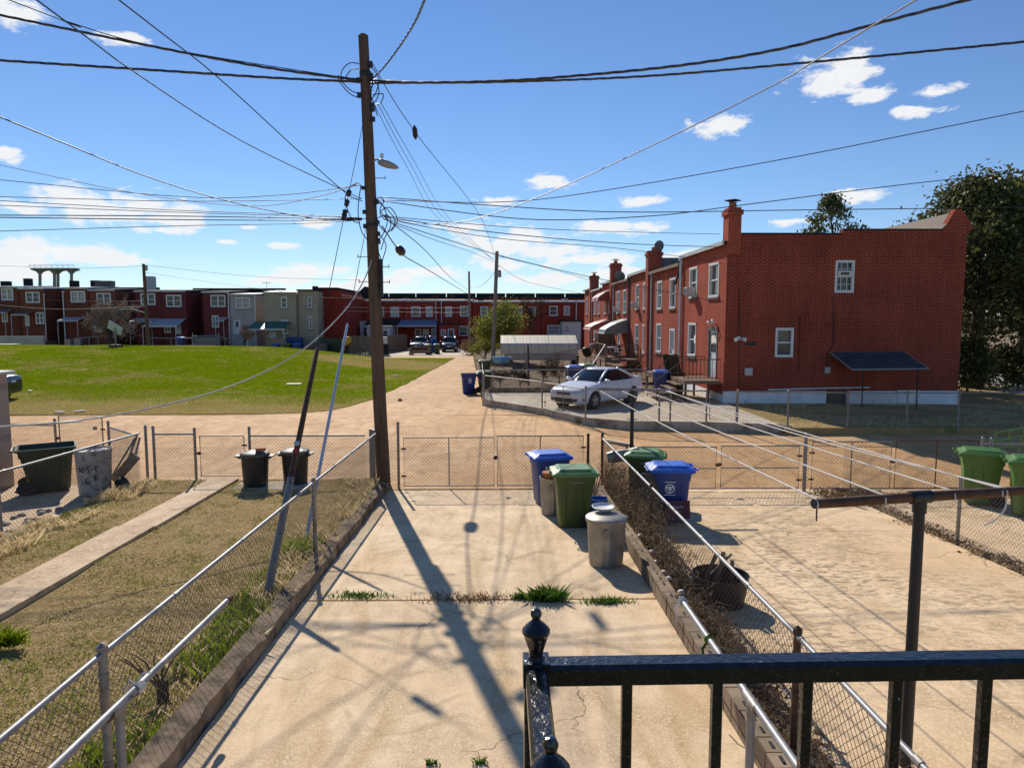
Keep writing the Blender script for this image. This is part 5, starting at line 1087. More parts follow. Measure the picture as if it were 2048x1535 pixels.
# ------------------------------------------------------------------ wheeled carts and cans
def ring_rect(cx, cy, z, lx, ly, rad=.06, n=4):
    pts = []
    for qx, qy, a0 in ((1, 1, 0), (-1, 1, 90), (-1, -1, 180), (1, -1, 270)):
        for i in range(n):
            an = R(a0 + 90 * i / (n - 1)); pts.append((cx + qx * (lx / 2 - rad) + rad * math.cos(an), cy + qy * (ly / 2 - rad) + rad * math.sin(an), z))
    return pts
def make_cart(label, body, lid, loc, rz, lidopen=0., emblem=None, group='wheeled rubbish and recycling carts', sc=1., nolid=False):
    t = thing('wheeled_cart', label, 'wheeled cart', loc, rz, group); t.scale = (sc, sc, sc)
    m = MB(); rings = [ring_rect(-.03, 0, .02, .46, .46, .05), ring_rect(-.03, 0, .06, .50, .50, .06), ring_rect(-.01, 0, .55, .60, .56, .06), ring_rect(0, 0, .80, .655, .59, .06), ring_rect(0, 0, .803, .685, .61, .06), ring_rect(0, 0, .93, .71, .63, .06), ring_rect(0, 0, .932, .76, .67, .06), ring_rect(0, 0, .985, .76, .67, .06)]
    m.loft(rings, cap=False); m.poly(rings[0][::-1])
    inner = [ring_rect(0, 0, .985, .72, .63, .06), ring_rect(0, 0, .8, .62, .55, .06), ring_rect(0, 0, .15, .45, .45, .06)]
    m.loft([rings[-1]] + inner, cap=False); m.poly(inner[-1]); m.build('body', M[body], t, smooth=True, auto=35, fixn=False)
    for s in (-1, 1):                            # moulded ribs down the sides
        for x in (-.17, .0, .15):
            m = MB()
            m.loft([[(x - .012, s * (yy + .002), z), (x + .012, s * (yy + .002), z), (x + .006, s * (yy + .012), z), (x - .006, s * (yy + .012), z)] for yy, z in ((.247, .08), (.281, .55), (.290, .74))])
            m.build('rib', M[body], t)
    for s in (-1, 1):
        m = MB(); mt = Matrix.Rotation(R(90), 3, 'X'); m.lathe([(.04, -.035), (.125, -.035), (.14, -.02), (.14, .02), (.125, .035), (.04, .035)], (.255, s * .285, .14), 16, mt); w_ = m.build('wheel', M['rubber'], t, smooth=True, auto=40)
        m = MB(); m.lathe([(.02, -.03), (.085, -.037), (.085, .037), (.02, .03)], (.255, s * .285, .14), 12, mt); m.build('hub', M['blackpl'], w_)
    m = MB(); m.tube((.255, -.26, .14), (.255, .26, .14), .015); m.build('axle', M['rust'], t)
    m = MB(); m.tube((.43, -.22, .96), (.43, .22, .96), .017)
    for s in (-.22, 0, .22): m.tube((.43, s, .96), (.34, s, .95), .02)
    m.build('handle', M[body], t)
    if not nolid:
        m = MB(); A = Matrix.Rotation(R(lidopen), 3, 'Y'); h = Vector((.40, 0, .985))
        def lr(x0, x1, ly, z): return [h + A @ (Vector(p) - Vector((.40, 0, 0))) for p in ring_rect((x0 + x1) / 2, 0, z, x1 - x0, ly, .05)]
        m.loft([lr(-.41, .40, .70, -.035), lr(-.42, .40, .715, -.03), lr(-.42, .40, .715, .015), lr(-.40, .385, .68, .03), lr(-.33, .32, .56, .055), lr(-.30, .29, .50, .085), lr(-.26, .25, .44, .09)], cap=False)
        m.poly(lr(-.26, .25, .44, .09)); m.poly(lr(-.41, .40, .70, -.035)[::-1])
        ld = m.build('lid', M[lid], t, smooth=True, auto=30, fixn=False)
        for s in (-.19, .19):
            m = MB(); m.path([h + A @ Vector((x - .40, s + y, z)) for x, y, z in ((-.36, -.07, .02), (-.47, -.06, .015), (-.47, .06, .015), (-.36, .07, .02))], .014, 6); m.build('lid_handle', M[lid], ld)
        m = MB(); m.tube(h + A @ Vector((.0, -.3, .0)), h + A @ Vector((.0, .3, .0)), .022); m.build('hinge', M[lid], ld)
    if emblem:
        for s in ((-1, 1)):
            q = Vector((.04, s * .312, .845)) if emblem == 'text' else Vector((.04, s * .300, .66))
            e = MB(); nrm = Vector((0, s, -.05))
            if emblem == 'disc':
                e.disc(q, nrm, .09, 20); o = e.build('emblem', M['white_sign'], t)
                e = MB()
                for k in range(3):
                    an = R(90 + 120 * k); c = q + Vector((math.cos(an) * .04, s * .003, math.sin(an) * .04)); u = Vector((-math.sin(an), 0, math.cos(an)))
                    e.path([c - u * .035 + Vector((0, s * .001, 0)), c + Vector((math.cos(an) * .022, s * .001, math.sin(an) * .022)), c + u * .035], .011, 4)
                e.build('arrows', M['black_sign'], o)
                e = MB()
                for zz in (.125, -.115): e.box(q + Vector((0, s * .004 + (.012 * s if zz > 0 else -.008 * s), zz)), (.2, .006, .014))
                e.build('lettering', M['white_sign'], o)
            else:
                e.box(q + Vector((-.03, 0, 0)), (.22, .004, .02)); e.build('lettering', M['dish'], t)
    return t
def cart_at(px, py, z=None): 
    p = G(px, py) if z is None else atZ(px, py, z); return p
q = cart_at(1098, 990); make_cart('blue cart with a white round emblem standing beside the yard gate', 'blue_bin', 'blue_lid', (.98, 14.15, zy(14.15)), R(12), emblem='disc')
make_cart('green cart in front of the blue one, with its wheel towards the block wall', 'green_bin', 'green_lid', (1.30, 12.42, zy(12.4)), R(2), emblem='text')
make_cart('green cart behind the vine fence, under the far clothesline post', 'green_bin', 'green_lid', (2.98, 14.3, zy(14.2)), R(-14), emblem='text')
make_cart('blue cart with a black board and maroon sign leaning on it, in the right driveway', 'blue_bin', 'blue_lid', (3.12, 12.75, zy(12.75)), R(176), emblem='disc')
make_cart('bright green cart at the right edge behind the driveway fence', 'green_bright', 'green_bright', (9.85, 14.0, .05), R(-28), sc=1.05)
make_cart('second bright green cart, cut by the right edge of the photo', 'green_bright', 'green_bright', (10.15, 13.0, .08), R(-30), sc=1.05)
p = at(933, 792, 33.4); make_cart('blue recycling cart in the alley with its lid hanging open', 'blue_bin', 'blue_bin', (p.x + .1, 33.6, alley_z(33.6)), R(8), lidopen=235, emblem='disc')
make_cart('olive green cart next to the open blue cart in the alley', 'green_bin', 'green_bin', (p.x + .85, 34.6, alley_z(34.6)), R(170), emblem='text')
p = at(970, 738, 45); make_cart('dark olive cart at the alley edge near the grey pole', 'green_bin', 'green_bin', (p.x, 45, .1), R(170))
p = at(1145, 746, 33.6); make_cart('blue cart among the bare shrubs behind the white car', 'blue_bin', 'blue_lid', (p.x, 33.6, .5), R(100))
p = at(1167, 742, 34.6); make_cart('pale green lidded cart just behind the white car roof', 'green_bin', 'green_lid', (p.x + .2, 34.8, .5), R(100))
p = at(1330, 778, 29.8); make_cart('blue cart standing at the stoop of the end house', 'blue_bin', 'blue_lid', (p.x, 30.6, .5), R(80))
p = at(1358, 780, 29.6); make_cart('dark green cart leaning open beside the stoop railing', 'green_dark', 'green_dark', (p.x + .05, 30.4, .5), R(95), lidopen=120)
p = at(852, 711, 76); make_cart('blue cart standing in front of the dark grey parked car', 'blue_bin', 'blue_bin', (p.x, 76.5, .02), R(90))
p = at(857, 715, 75); make_cart('olive cart nearest the alley, beside the dumped sofa', 'green_bin', 'green_bin', (p.x + .1, 74, .02), R(80))
p = at(874, 714, 75); make_cart('olive cart standing alone between the two far carts and the dark car', 'green_bin', 'green_bin', (p.x, 75, .02), R(100))
p = at(866, 706, 77); make_cart('blue cart with a tilted lid behind the olive carts', 'blue_bin', 'blue_lid', (p.x, 77.5, .02), R(70), lidopen=40)
for i, (px, lab, c) in enumerate(((553, 'blue lidded cart behind the lawn, left of the other', 'blue'), (575, 'grey green lidded cart between two blue ones behind the lawn', 'green'), (594, 'blue lidded cart behind the lawn, right of the green one', 'blue'), (362, 'blue lidded cart below the pale awning house', 'blue'))):
    q = at(px, 695, 70); make_cart(lab, c + '_bin', c + '_lid', (q.x, 70, .25 if i < 3 else .9), R(90))
# the big open green cart at left
p = atZ(95, 985, .17)
make_cart('big dark green cart standing open beside the tan shed', 'green_dark', 'green_dark', (-9.72, 14.9, .17), R(212), nolid=True).scale = (1.42, 1.3, .97)
def can(label, loc, r, h, body, lid=None, ribs=True, name='trash_can', handles=True, band='can', group=None, lidhandle=True, open_=False):
    t = thing(name, label, 'trash can', loc, 0, group); m = MB(); n = 56 if ribs else 32
    def ring(rr, z, amp): return [(rr * (1 + (amp if k % 4 in (0, 1) else 0)) * math.cos(2 * math.pi * k / n), rr * (1 + (amp if k % 4 in (0, 1) else 0)) * math.sin(2 * math.pi * k / n), z) for k in range(n)]
    a = -.04 if ribs else 0
    rr = [ring(r * .84, .0, 0), ring(r * .85, .03, 0), ring(r * .86, .06, a), ring(r * .965, h - .12, a), ring(r * .975, h - .09, 0), ring(r, h - .01, 0), ring(r * 1.02, h, 0), ring(r * .98, h, 0)]
    m.loft(rr + [ring(r * .94, h - .1, 0), ring(r * .82, .05, 0)], cap=False); m.poly(ring(r * .82, .05, 0)); m.build('body', M[body], t, smooth=True, auto=25, fixn=False)
    if lid:
        m = MB(); m.lathe([(r * 1.05, h - .045), (r * 1.055, h - .04), (r * 1.06, h + .004), (r * 1.0, h + .02), (r * .8, h + .035), (r * .6, h + .05), (r * .3, h + .06), (.01, h + .064)], (0, 0, 0), 40); l = m.build('lid', M[lid], t, smooth=True, auto=40)
        if lidhandle: m = MB(); m.path([(-.07, 0, h + .055), (-.06, 0, h + .09), (.06, 0, h + .09), (.07, 0, h + .055)], .01, 6); m.build('lid_handle', M[lid], l)
    if handles:
        for s in (-100, 80):
            u = Vector((math.cos(R(s)), math.sin(R(s)), 0)); w_ = Vector((-u.y, u.x, 0)); c = u * (r * .955); m = MB(); m.box(c + Vector((0, 0, h - .13)), (.05, .05, .035)); m.path([c + u * .03 + w_ * .045 + Z * (h - .14), c + u * .045 + w_ * .05 + Z * (h - .2), c + u * .045 + Z * (h - .235), c + u * .045 - w_ * .05 + Z * (h - .2), c + u * .03 - w_ * .045 + Z * (h - .14)], .007, 6); m.build('handle', M[band], t)
    return t
can('ribbed galvanised trash can with lid in front of the green cart', (1.56, 10.18, zy(10.1)), .295, .71, 'can', 'can')
m = MB(); m.lathe([(.01, 0), (.13, .004), (.155, .02), (.17, .045), (.165, .047), (.15, .026), (.12, .012), (.01, .008)], (1.53, 10.32, zy(10.1) + .80), 28, Matrix.Rotation(R(4), 3, 'X')); m.lathe([(.05, -.03), (.02, .002)], (1.53, 10.32, zy(10.1) + .80), 10); tag(m.build('plastic_dish', M['white'], smooth=True, auto=40), 'white round plastic dish lying on the galvanised can lid', 'dish')
t = can('slim galvanised can squeezed between the blue and green carts', (.98, 13.25, zy(13.2)), .25, .72, 'can', None)
m = MB(); m.lathe([(.10, 0), (.14, .2), (.155, .2), (.155, .24), (.14, .24)], (.93, 13.2, zy(13) + .58), 16); tag(m.build('flower_pot', M['brick_tile'], smooth=True, auto=40), 'terracotta flower pot inside the slim galvanised can', 'flower pot')
def black_can(label, loc):
    t = can(label, loc, .29, .72, 'blackpl', 'lidgrey', ribs=False, handles=False, lidhandle=False, group='black trash cans by the path')
    for s in (-1, 1): m = MB(); m.box((s * .34, 0, .665), (.12, .2, .03)); m.box((s * .31, 0, .64), (.06, .16, .05)); m.build('grip', M['blackpl'], t)
    m = MB(); m.box((0, 0, .77), (.42, .03, .022)); m.build('lid_bar', M['lidgrey'], t)
black_can('black trash can with a brick on its dusty lid', (-5.28, 14.85, .24)); black_can('black trash can without a brick, nearer the pole', (-4.5, 15.1, .24))
m = MB(); m.box((-5.13, 14.78, .25 + .805), (.2, .1, .06), RZ(.2)); tag(m.build('brick', M['brick_tile'], bevel=.004), 'single orange brick lying on a black trash can lid', 'brick')
m = MB(); m.b2((-5.7, 14.5, .2), (-4.1, 15.4, .262)); tag(m.build('concrete_pad', M['curb'], bevel=.01), 'small concrete pad under the two black trash cans', 'pad')
gc = (-8.5, 14.5, .2); t = can('dented white can daubed with black letters behind the sloping fence', gc, .35, .93, 'can_white', None, handles=False)
e = MB()                                           # hand painted strokes
def stroke(pts, r_=.355):
    out = []
    for a, z in pts: out.append((r_ * (.87 + .1 * z / .8) * math.cos(R(a)), r_ * (.87 + .1 * z / .8) * math.sin(R(a)), z))
    e.path(out, .011, 4)
stroke([(250, .62), (250, .5)]); stroke([(262, .6), (257, .55), (262, .5), (269, .52), (270, .58), (262, .6)]); stroke([(286, .62), (278, .62), (277, .56), (284, .55), (284, .5), (277, .49)]); stroke([(290, .55), (296, .55)])
stroke([(280, .38), (272, .36), (271, .28), (280, .26)]); stroke([(300, .44), (300, .32)]); stroke([(300, .44), (308, .41), (300, .38), (309, .34), (300, .32)]); stroke([(302, .62), (310, .6)]); stroke([(305, .62), (306, .5)])
e.build('lettering', M['black_sign'], t)
m = MB(); m.lathe([(.325, .86), (.28, .88), (.2, .87)], gc, 24); 
for k in range(6): m.box((gc[0] + random.uniform(-.15, .15), gc[1] + random.uniform(-.15, .15), gc[2] + .87), (.16, .12, .08), RZ(k))
tag(m.build('rubbish', M['paper']), 'crumpled white rubbish filling the daubed can', 'rubbish')
# ------------------------------------------------------------------ things round the yards
t = thing('shed', 'tall tan panelled shed cut by the left edge of the photo', 'shed', (-12.4, 14.2, .15))
xe = at(21, 850, 15.3).x; zt_ = at(20, 753, 14.4).z
m = MB(); m.b2((xe - 2.2, 14.1, .1), (xe, 15.3, zt_)); m.build('wall', M['shed'], t, world=True)
m = MB(); m.b2((xe - .05, 14.06, .1), (xe + .02, 14.099, zt_)); m.build('corner_trim', M['curb'], t, world=True)
m = MB(); m.loft([[(xe - 2.4, 14.0, zt_ + .04), (xe + .12, 14.0, zt_), (xe + .12, 14.0, zt_ + .05), (xe - 2.4, 14.0, zt_ + .16)], [(xe - 2.4, 15.4, zt_ + .04), (xe + .12, 15.4, zt_), (xe + .12, 15.4, zt_ + .05), (xe - 2.4, 15.4, zt_ + .16)]]); m.build('roof', M['white_dirty'], t, world=True)
m = MB(); c = Vector((-8.1, 14.95, .62)); mt = Matrix.Rotation(R(-48), 3, 'Y'); m.box(c, (.75, .05, .2), mt); tag(m.build('plank', M['wood_h'], bevel=.005), 'weathered plank leaning in the corner by the daubed can', 'plank')
m = MB()
for a, b in (((-8.35, 15.1, .2), (-8.05, 15.4, 1.25)), ((-8.5, 14.9, .25), (-8.1, 15.42, 1.2)), ((-8.0, 15.42, 1.2), (-7.97, 15.1, .8))): m.tube(a, b, .022)
tag(m.build('bent_pipes', M['galv_dull']), 'bent grey pipes propped against the corner post', 'pipe')
m = MB(); mt = Matrix.Rotation(R(70), 3, 'Y'); m.lathe([(.1, -.07), (.18, -.06), (.2, 0), (.18, .06), (.1, .07)], (-7.98, 14.6, .32), 16, mt); tag(m.build('old_wheel', M['rubber'], smooth=True), 'small dark wheel lying by the corner post weeds', 'wheel')
# galvanised pipe handrails either side
def pipe_rail(label, a, b, tee, base, mat='galv', n_ext=None):
    t = thing('pipe_handrail', label, 'handrail', base); a, b, tee = Vector(a), Vector(b), Vector(tee); d = (b - a).normalized()
    m = MB(); m.tube(a, b, .027, n=12); m.build('rail', M[mat], t, world=True, smooth=True, auto=40)
    m = MB(); m.tube(tee - Z * .03, base, .03, n=12); m.build('post', M['white_dirty' if False else 'galv'], t, world=True, smooth=True, auto=40)
    m = MB(); m.path([tee - d * .11, tee - d * .108, tee + d * .11, tee + d * .111], [.02, .036, .036, .02], 12); m.lathe([(.036, -.1), (.036, 0)], tee, 12); m.build('tee_fitting', M['galv_dull'], t, world=True, smooth=True, auto=40)
    m = MB(); m.path([a, a + d * .0001, a + d * .07, a + d * .071], [.02, .036, .036, .02], 12); m.build('end_cap', M['rust'], t, world=True, smooth=True, auto=40)
    m = MB(); m.path([tee - d * .13, tee - d * .11], [.03, .034], 12); m.path([tee + d * .11, tee + d * .15], [.034, .03], 12); m.build('rust_collar', M['rust'], t, world=True); return t, d
ta = atX(460, 1195, -2.6); tt_ = atX(238, 1412, -2.6); tb_ = atX(100, 1545, -2.6)
t, d = pipe_rail('grey pipe handrail with a rusty end on the left retaining wall', ta, (tb_.x, tb_.y - .6, tb_.z + .03), tt_, (tt_.x, tt_.y, .3))
m = MB(); q = tt_ + (ta - tt_) * .11
for k in range(4): m.lathe([(.04, -.012), (.046, 0), (.04, .012)], q + d * (-.02 * k), 10, d.to_track_quat('Z', 'Y').to_matrix(), cap=False)
m.path([q + Z * .04, q + Vector((.03, .05, .1)), q + Vector((.06, .09, .09))], .008, 5); m.path([q + Z * .04, q + Vector((-.05, .03, .06)), q + Vector((-.08, -.02, .0))], .008, 5)
tag(m.build('rag_tie', M['cord']), 'white cord knotted round the left pipe handrail', 'cord')
XR = 1.72; tr = atX(1357, 1190, XR); te_ = atX(1503, 1402, XR); tq = atX(1640, 1590, XR)
t, d = pipe_rail('grey pipe handrail above the block wall on the right', tr, (tq.x, tq.y - .5, tq.z), te_, (te_.x, te_.y, zy(te_.y)))
m = MB(); q = tr + (te_ - tr) * .06
for k in range(4): m.lathe([(.034, -.012), (.044, 0), (.034, .012)], q + d * (.025 * k), 10, d.to_track_quat('Z', 'Y').to_matrix(), cap=False)
m.path([q, q + Vector((-.06, .02, -.1)), q + Vector((-.04, 0, -.22))], .007, 5); tag(m.build('cord_wrap', M['cord']), 'pale cord wound round the end of the right pipe handrail', 'cord')
m = MB(); q = tr + (te_ - tr) * .5
for k in range(3): m.lathe([(.034, -.01), (.04, 0), (.034, .01)], q + d * (.02 * k), 10, d.to_track_quat('Z', 'Y').to_matrix(), cap=False)
m.path([q, q + Vector((-.05, 0, -.08)), q + Vector((-.03, .01, -.2))], .012, 5); m.path([q + Z * .03, q + Vector((.06, .02, .07))], .01, 5); tag(m.build('green_tie', M['weed']), 'green plastic tie knotted round the right pipe handrail', 'tie')
# clothes line posts
bl, br_ = at(1627, 1007, 4.95), at(2110, 977, 5.42); tp_ = at(1840, 993, 5.15)
t = thing('clothesline_post', 'near black rusty T-shaped clothesline post behind the iron railing', 'clothesline post', (tp_.x, tp_.y, .33))
m = MB(); m.tube(tp_, (tp_.x, tp_.y, .3), .040, .044, 14); m.build('post', M['black'], t, world=True, smooth=True, auto=40)
m = MB(); d = (br_ - bl).normalized(); m.path([bl, bl + d * .3, tp_ - d * .1, tp_ + d * .2, br_], [.036, .038, .039, .04, .036], 14); m.build('crossbar', M['rust'], t, world=True, smooth=True, auto=40)
m = MB(); m.path([tp_ - d * .09, tp_ - d * .088, tp_ + d * .09, tp_ + d * .091], [.03, .05, .05, .03], 14); m.lathe([(.05, -.12), (.05, 0)], tp_, 14); m.build('tee_fitting', M['black'], t, world=True, smooth=True, auto=40)
m = MB(); m.disc(bl - d * .001, -d, .03, 14); m.build('pipe_mouth', M['roof'], t, world=True)
m = MB(); m.tube(bl + d * .03 - Z * .03, bl + d * .03 - Z * .13, .006, n=5); m.build('pin', M['black'], t, world=True)
fb = at(1265, 781, 15.0); t = thing('clothesline_post', 'far black T-shaped clothesline post behind the carts', 'clothesline post', (fb.x, 15.0, 0))
m = MB(); m.tube(fb, (fb.x, 15., 0), .04, .045, 12); m.build('post', M['black'], t, world=True, smooth=True, auto=40)
fa, fc = at(1194, 777, 15.0), at(1342, 781, 15.0); m = MB(); m.tube(fa, fc, .03, n=12); m.build('crossbar', M['galv_dull'], t, world=True, smooth=True, auto=40)
for i, (xf, (xn, yn), lab) in enumerate(((1200, (1631, 998), 'first'), (1243, (1757, 990), 'second'), (1288, (1893, 981), 'third'), (1331, (1990, 976), 'fourth'), (1336, (2000, 976), 'fifth'))):
    f = (xn - 1627) / (2110 - 1627); nr = bl.lerp(br_, f) + Z * .035; fr_ = at(xf, 781, 15.0) + Z * .0; sg_ = .03 if i != 4 else .09
    m = MB(); m.path([nr - Z * .06 + Vector((0, -.04, 0)), nr + Vector((0, -.035, -.02))] + [nr.lerp(fr_, s / 16) - Z * sg_ * 4 * (s / 16) * (1 - s / 16) for s in range(17)], .007, 6); tag(m.build('clothesline', M['cord'], smooth=True), lab + ' white clothesline counting from the left end of the near bar', 'clothesline')
m = MB(); q = at(2008, 985, 5.3); m.path(smooth_path([q + Z * .05, q + Vector((.0, -.03, -.1)), q + Vector((-.06, -.02, -.2)), q + Vector((-.14, 0, -.26))], 6), .006, 6); tag(m.build('cord_end', M['cord']), 'loose white cord end hanging from the near clothesline bar', 'cord')
# black iron railing of the porch we stand on
RYr = .93; zr = at(1400, 1335, RYr).z
t = thing('porch_railing', 'glossy black iron porch railing with two finials in the foreground', 'railing', (.04, RYr, 2.3))
xn_ = at(1072, 1340, RYr).x; a = Vector((xn_ - .012, RYr, zr)); 
m = MB(); xr_ = 2.3
prof = [(-.0175, -.016), (.0175, -.016), (.0175, .006), (.013, .012), (-.013, .012), (-.0175, .006)]
m.loft([[(x, RYr + p, zr + q + (x - xn_) * .008) for p, q in prof] for x in (xn_ + .012, .3, .6, .9, 1.6, xr_)]); m.build('top_rail', M['iron'], t, world=True)
m = MB(); m.loft([[(xn_ + p * .85, y, zr + q - (RYr - y) * .03) for p, q in prof] for y in (RYr - .016, RYr - .15, RYr - .275)]); m.build('side_rail', M['iron'], t, world=True)
def finial(m, o, s):
    m.lathe([(a_ * 1.18, b_ * .92) for a_, b_ in ((.013, -.005), (.0135, .0), (.0105, .004), (.010, .012), (.0125, .022), (.0165, .038), (.0185, .047), (.0205, .050), (.0205, .056), (.0175, .061), (.012, .068), (.007, .0735), (.0055, .077), (.0078, .083), (.0085, .088), (.006, .095), (.001, .0975))], o, 20, Matrix.Scale(s, 3))
for i, (y, dz) in enumerate(((RYr, 0.), (RYr - .285, -.008))):
    m = MB(); m.b2((xn_ - .0165, y - .0165, 2.3), (xn_ + .0165, y + .0165, zr + dz - .017)); nw = m.build('newel', M['iron'], t, world=True, bevel=.003)
    m = MB(); m.b2((xn_ - .0182, y - .0182, zr + dz - .018), (xn_ + .0182, y + .0182, zr + dz + .016)); finial(m, (xn_, y, zr + dz + .016), .80); m.build('finial', M['iron'], nw, world=True, smooth=True, auto=35)
for i in range(17):
    x = at(1253, 1400, RYr).x + i * .1262; m = MB(); m.b2((x - .0072, RYr - .0072, 2.4), (x + .0072, RYr + .0072, zr - .0165 + x * .008)); m.build('baluster', M['iron'], t, world=True, bevel=.002)
m = MB(); m.b2((xn_ - .01, RYr - .014, 2.40), (xr_, RYr + .014, 2.42)); m.build('bottom_rail', M['iron'], t, world=True)
# ------------------------------------------------------------------ cars
def apply_mods(o):
    dg = bpy.context.evaluated_depsgraph_get(); dg.update(); me = bpy.data.meshes.new_from_object(o.evaluated_get(dg)); o.modifiers.clear(); o.data = me
def make_car(label, paint, loc, rz, kind='sedan', detail=True, group=None, plate=True):
    t = thing('parked_car', label, 'car', loc, rz, group)
    if kind == 'sedan':
        ST = [(-2.19, .34, .60, .50), (-2.15, .24, .68, .66), (-2.02, .19, .755, .755), (-1.75, .17, .83, .815), (-1.3, .17, .905, .835), (-.95, .17, .965, .845), (-.3, .17, .975, .852), (.5, .17, .99, .852), (1.2, .17, 1.02, .845), (1.6, .19, 1.055, .82), (1.95, .22, 1.06, .775), (2.12, .28, .98, .70), (2.17, .36, .82, .58)]
        GH = dict(xf0=-1.02, xf1=-.18, xr0=1.86, xr1=.72, z0=.93, z1=1.42, w0=.76, w1=.555); wb = (-1.33, 1.24); wr = .315; L = 2.19
    else:
        ST = [(-2.3, .40, .72, .60), (-2.24, .30, .84, .74), (-2.08, .25, .93, .83), (-1.7, .24, 1.0, .89), (-1.2, .24, 1.06, .91), (-.9, .24, 1.09, .92), (0, .24, 1.11, .92), (1., .24, 1.13, .92), (1.8, .26, 1.14, .90), (2.2, .3, 1.1, .86), (2.3, .42, .95, .78)]
        GH = dict(xf0=-1.0, xf1=-.3, xr0=2.2, xr1=1.75, z0=1.06, z1=1.66, w0=.84, w1=.66); wb = (-1.4, 1.35); wr = .36; L = 2.3
    m = MB(); rings = []
    for x, zb, zt_, hw in ST:
        h = zt_ - zb; half = [(0, zb), (hw * .84, zb), (hw * .955, zb + .10 * h), (hw * .99, zb + .38 * h), (hw, zb + .62 * h), (hw * .975, zb + .84 * h), (hw * .90, zb + .965 * h), (hw * .55, zt_ + .012), (0, zt_ + .02)]
        rings.append([(x, y, z) for y, z in half] + [(x, -y, z) for y, z in half[-2:0:-1]])
    m.loft(rings); o = m.build('body', M[paint], t, smooth=True, sub=2)
    apply_mods(o)
    cut = []
    for x in wb:
        for s in (-1, 1):
            c = MB(); c.lathe([(wr + .05, -.16), (wr + .05, .3)], (x, s * .74 + (0 if s > 0 else 0), wr), 28, Matrix.Rotation(R(-90 * s), 3, 'X')); q = c.build('cutter', M['black'], t); bpy.context.view_layer.update()
            md = o.modifiers.new('b', 'BOOLEAN'); md.object = q; md.operation = 'DIFFERENCE'; md.solver = 'EXACT'; cut.append(q)
    bpy.context.view_layer.update(); apply_mods(o)
    for q in cut: bpy.data.objects.remove(q)
    o.data.materials.clear(); o.data.materials.append(M[paint]); o.data.polygons.foreach_set('use_smooth', [True] * len(o.data.polygons))
    try: o.data.set_sharp_from_angle(angle=R(35))
    except Exception: pass
    for x in wb:                                     # dark liners
        for s in (-1, 1):
            m = MB(); mt = Matrix.Rotation(R(-90 * s), 3, 'X'); m.lathe([(wr + .045, -.15), (wr + .045, .08)], (x, s * .70, wr), 24, mt, cap=False); m.disc((x, s * .57, wr), (0, s, 0), wr + .045, 24); m.build('wheel_well', M['roof'], t)
    g = GH
    def gring(f, ex=0.):
        e = f ** 1.12; xf = lerp(g['xf0'], g['xf1'], f); xr = lerp(g['xr0'], g['xr1'], f); w_ = lerp(g['w0'], g['w1'], e) + ex; z = lerp(g['z0'], g['z1'] - .03, 1 - (1 - f) ** 1.12)
        p = [(xf - .0, 0), (xf + .01, .5 * w_), (xf + .10, .86 * w_), (xf + .26, .985 * w_), (lerp(xf, xr, .38), w_), (lerp(xf, xr, .62), w_), (xr - .34, .96 * w_), (xr - .12, .80 * w_), (xr - .01, .45 * w_), (xr, 0)]
        return [(x, y, z) for x, y in p] + [(x, -y, z) for x, y in p[-2:0:-1]]
    m = MB(); fs_ = (0., .3, .6, .85, 1.); m.loft([gring(f) for f in fs_], cap=False); m.build('windows', M['carglass'], t, smooth=True, auto=60)
    R1 = gring(1., .012); R2 = gring(.93, .02); cen = [(lerp(g['xf1'], g['xr1'], .5) * .25 + x * .75, y * .6, g['z1']) for x, y, z in R1]
    m = MB(); m.loft([R2, [(x, y, z + .012) for x, y, z in R1], [(x, y, z + .028) for x, y, z in [(lerp(g['xf1'], g['xr1'], .5) * .1 + x * .9, y * .9, z) for x, y, z in R1]], cen], cap=False); m.poly(cen); m.build('roof', M[paint], t, smooth=True)
    for s in (1, -1):
        for k, (rad, nm) in enumerate(((.042, 'front_pillar'), (.03, 'centre_pillar'), (.07, 'rear_pillar'))):
            idx = (2, 4.7, 6.6)[k]; lo_, hi_ = int(idx), min(9, int(idx) + 1); fr = idx - lo_
            pts = []
            for f in (-.06, .25, .5, .75, .97):
                r_ = gring(max(0, f)); a_, b_ = Vector(r_[lo_]), Vector(r_[hi_]); p = a_.lerp(b_, fr); p.y *= s; p.z += min(0, f) * .6; pts.append(p)
            m = MB(); m.path(pts, [rad * 1.1] + [rad] * 4, 8); m.build(nm, M['black' if k == 1 else paint], t, smooth=True)
        m = MB(); r_ = gring(0.); bl_ = [Vector((x, y * s * 1.0, z + .015)) for x, y, z in r_[2:8]]; m.path(bl_, .018, 6); m.build('window_trim', M[paint], t, smooth=True)
        mp = Vector((g['xf0'] + .32, s * (g['w0'] + .15), g['z0'] + .07)); m = MB(); m.loft([[mp + Vector((dx, s * q * .11, math.sin(a_) * .065 * w_)) for dx, a_ in ((.055 * math.cos(2 * math.pi * j / 8), 2 * math.pi * j / 8) for j in range(8))] for q, w_ in ((-1, .6), (-.7, 1), (.6, 1), (1, .55))]); m.tube(mp - Vector((0, s * .1, .02)), mp - Vector((-.04, s * .2, .06)), .02); m.build('mirror', M[paint], t, smooth=True, auto=50)
        for x in wb:
            mt = Matrix.Rotation(R(90), 3, 'X'); m = MB(); m.lathe([(wr * .62, -.1), (wr * .9, -.105), (wr, -.07), (wr, .07), (wr * .9, .105), (wr * .62, .1)], (x, s * .735, wr), 28, mt, cap=False); w_ = m.build('wheel', M['rubber'], t, smooth=True, auto=40)
            m = MB(); m.lathe([(wr * .66, .1 * 1), (wr * .62, .08)], (x, s * .735, wr), 28, Matrix.Rotation(R(-90 * s), 3, 'X'), cap=False); m.disc((x, s * .775, wr), (0, s, 0), wr * .63, 24)
            m.build('rim_back', M['black'], w_)
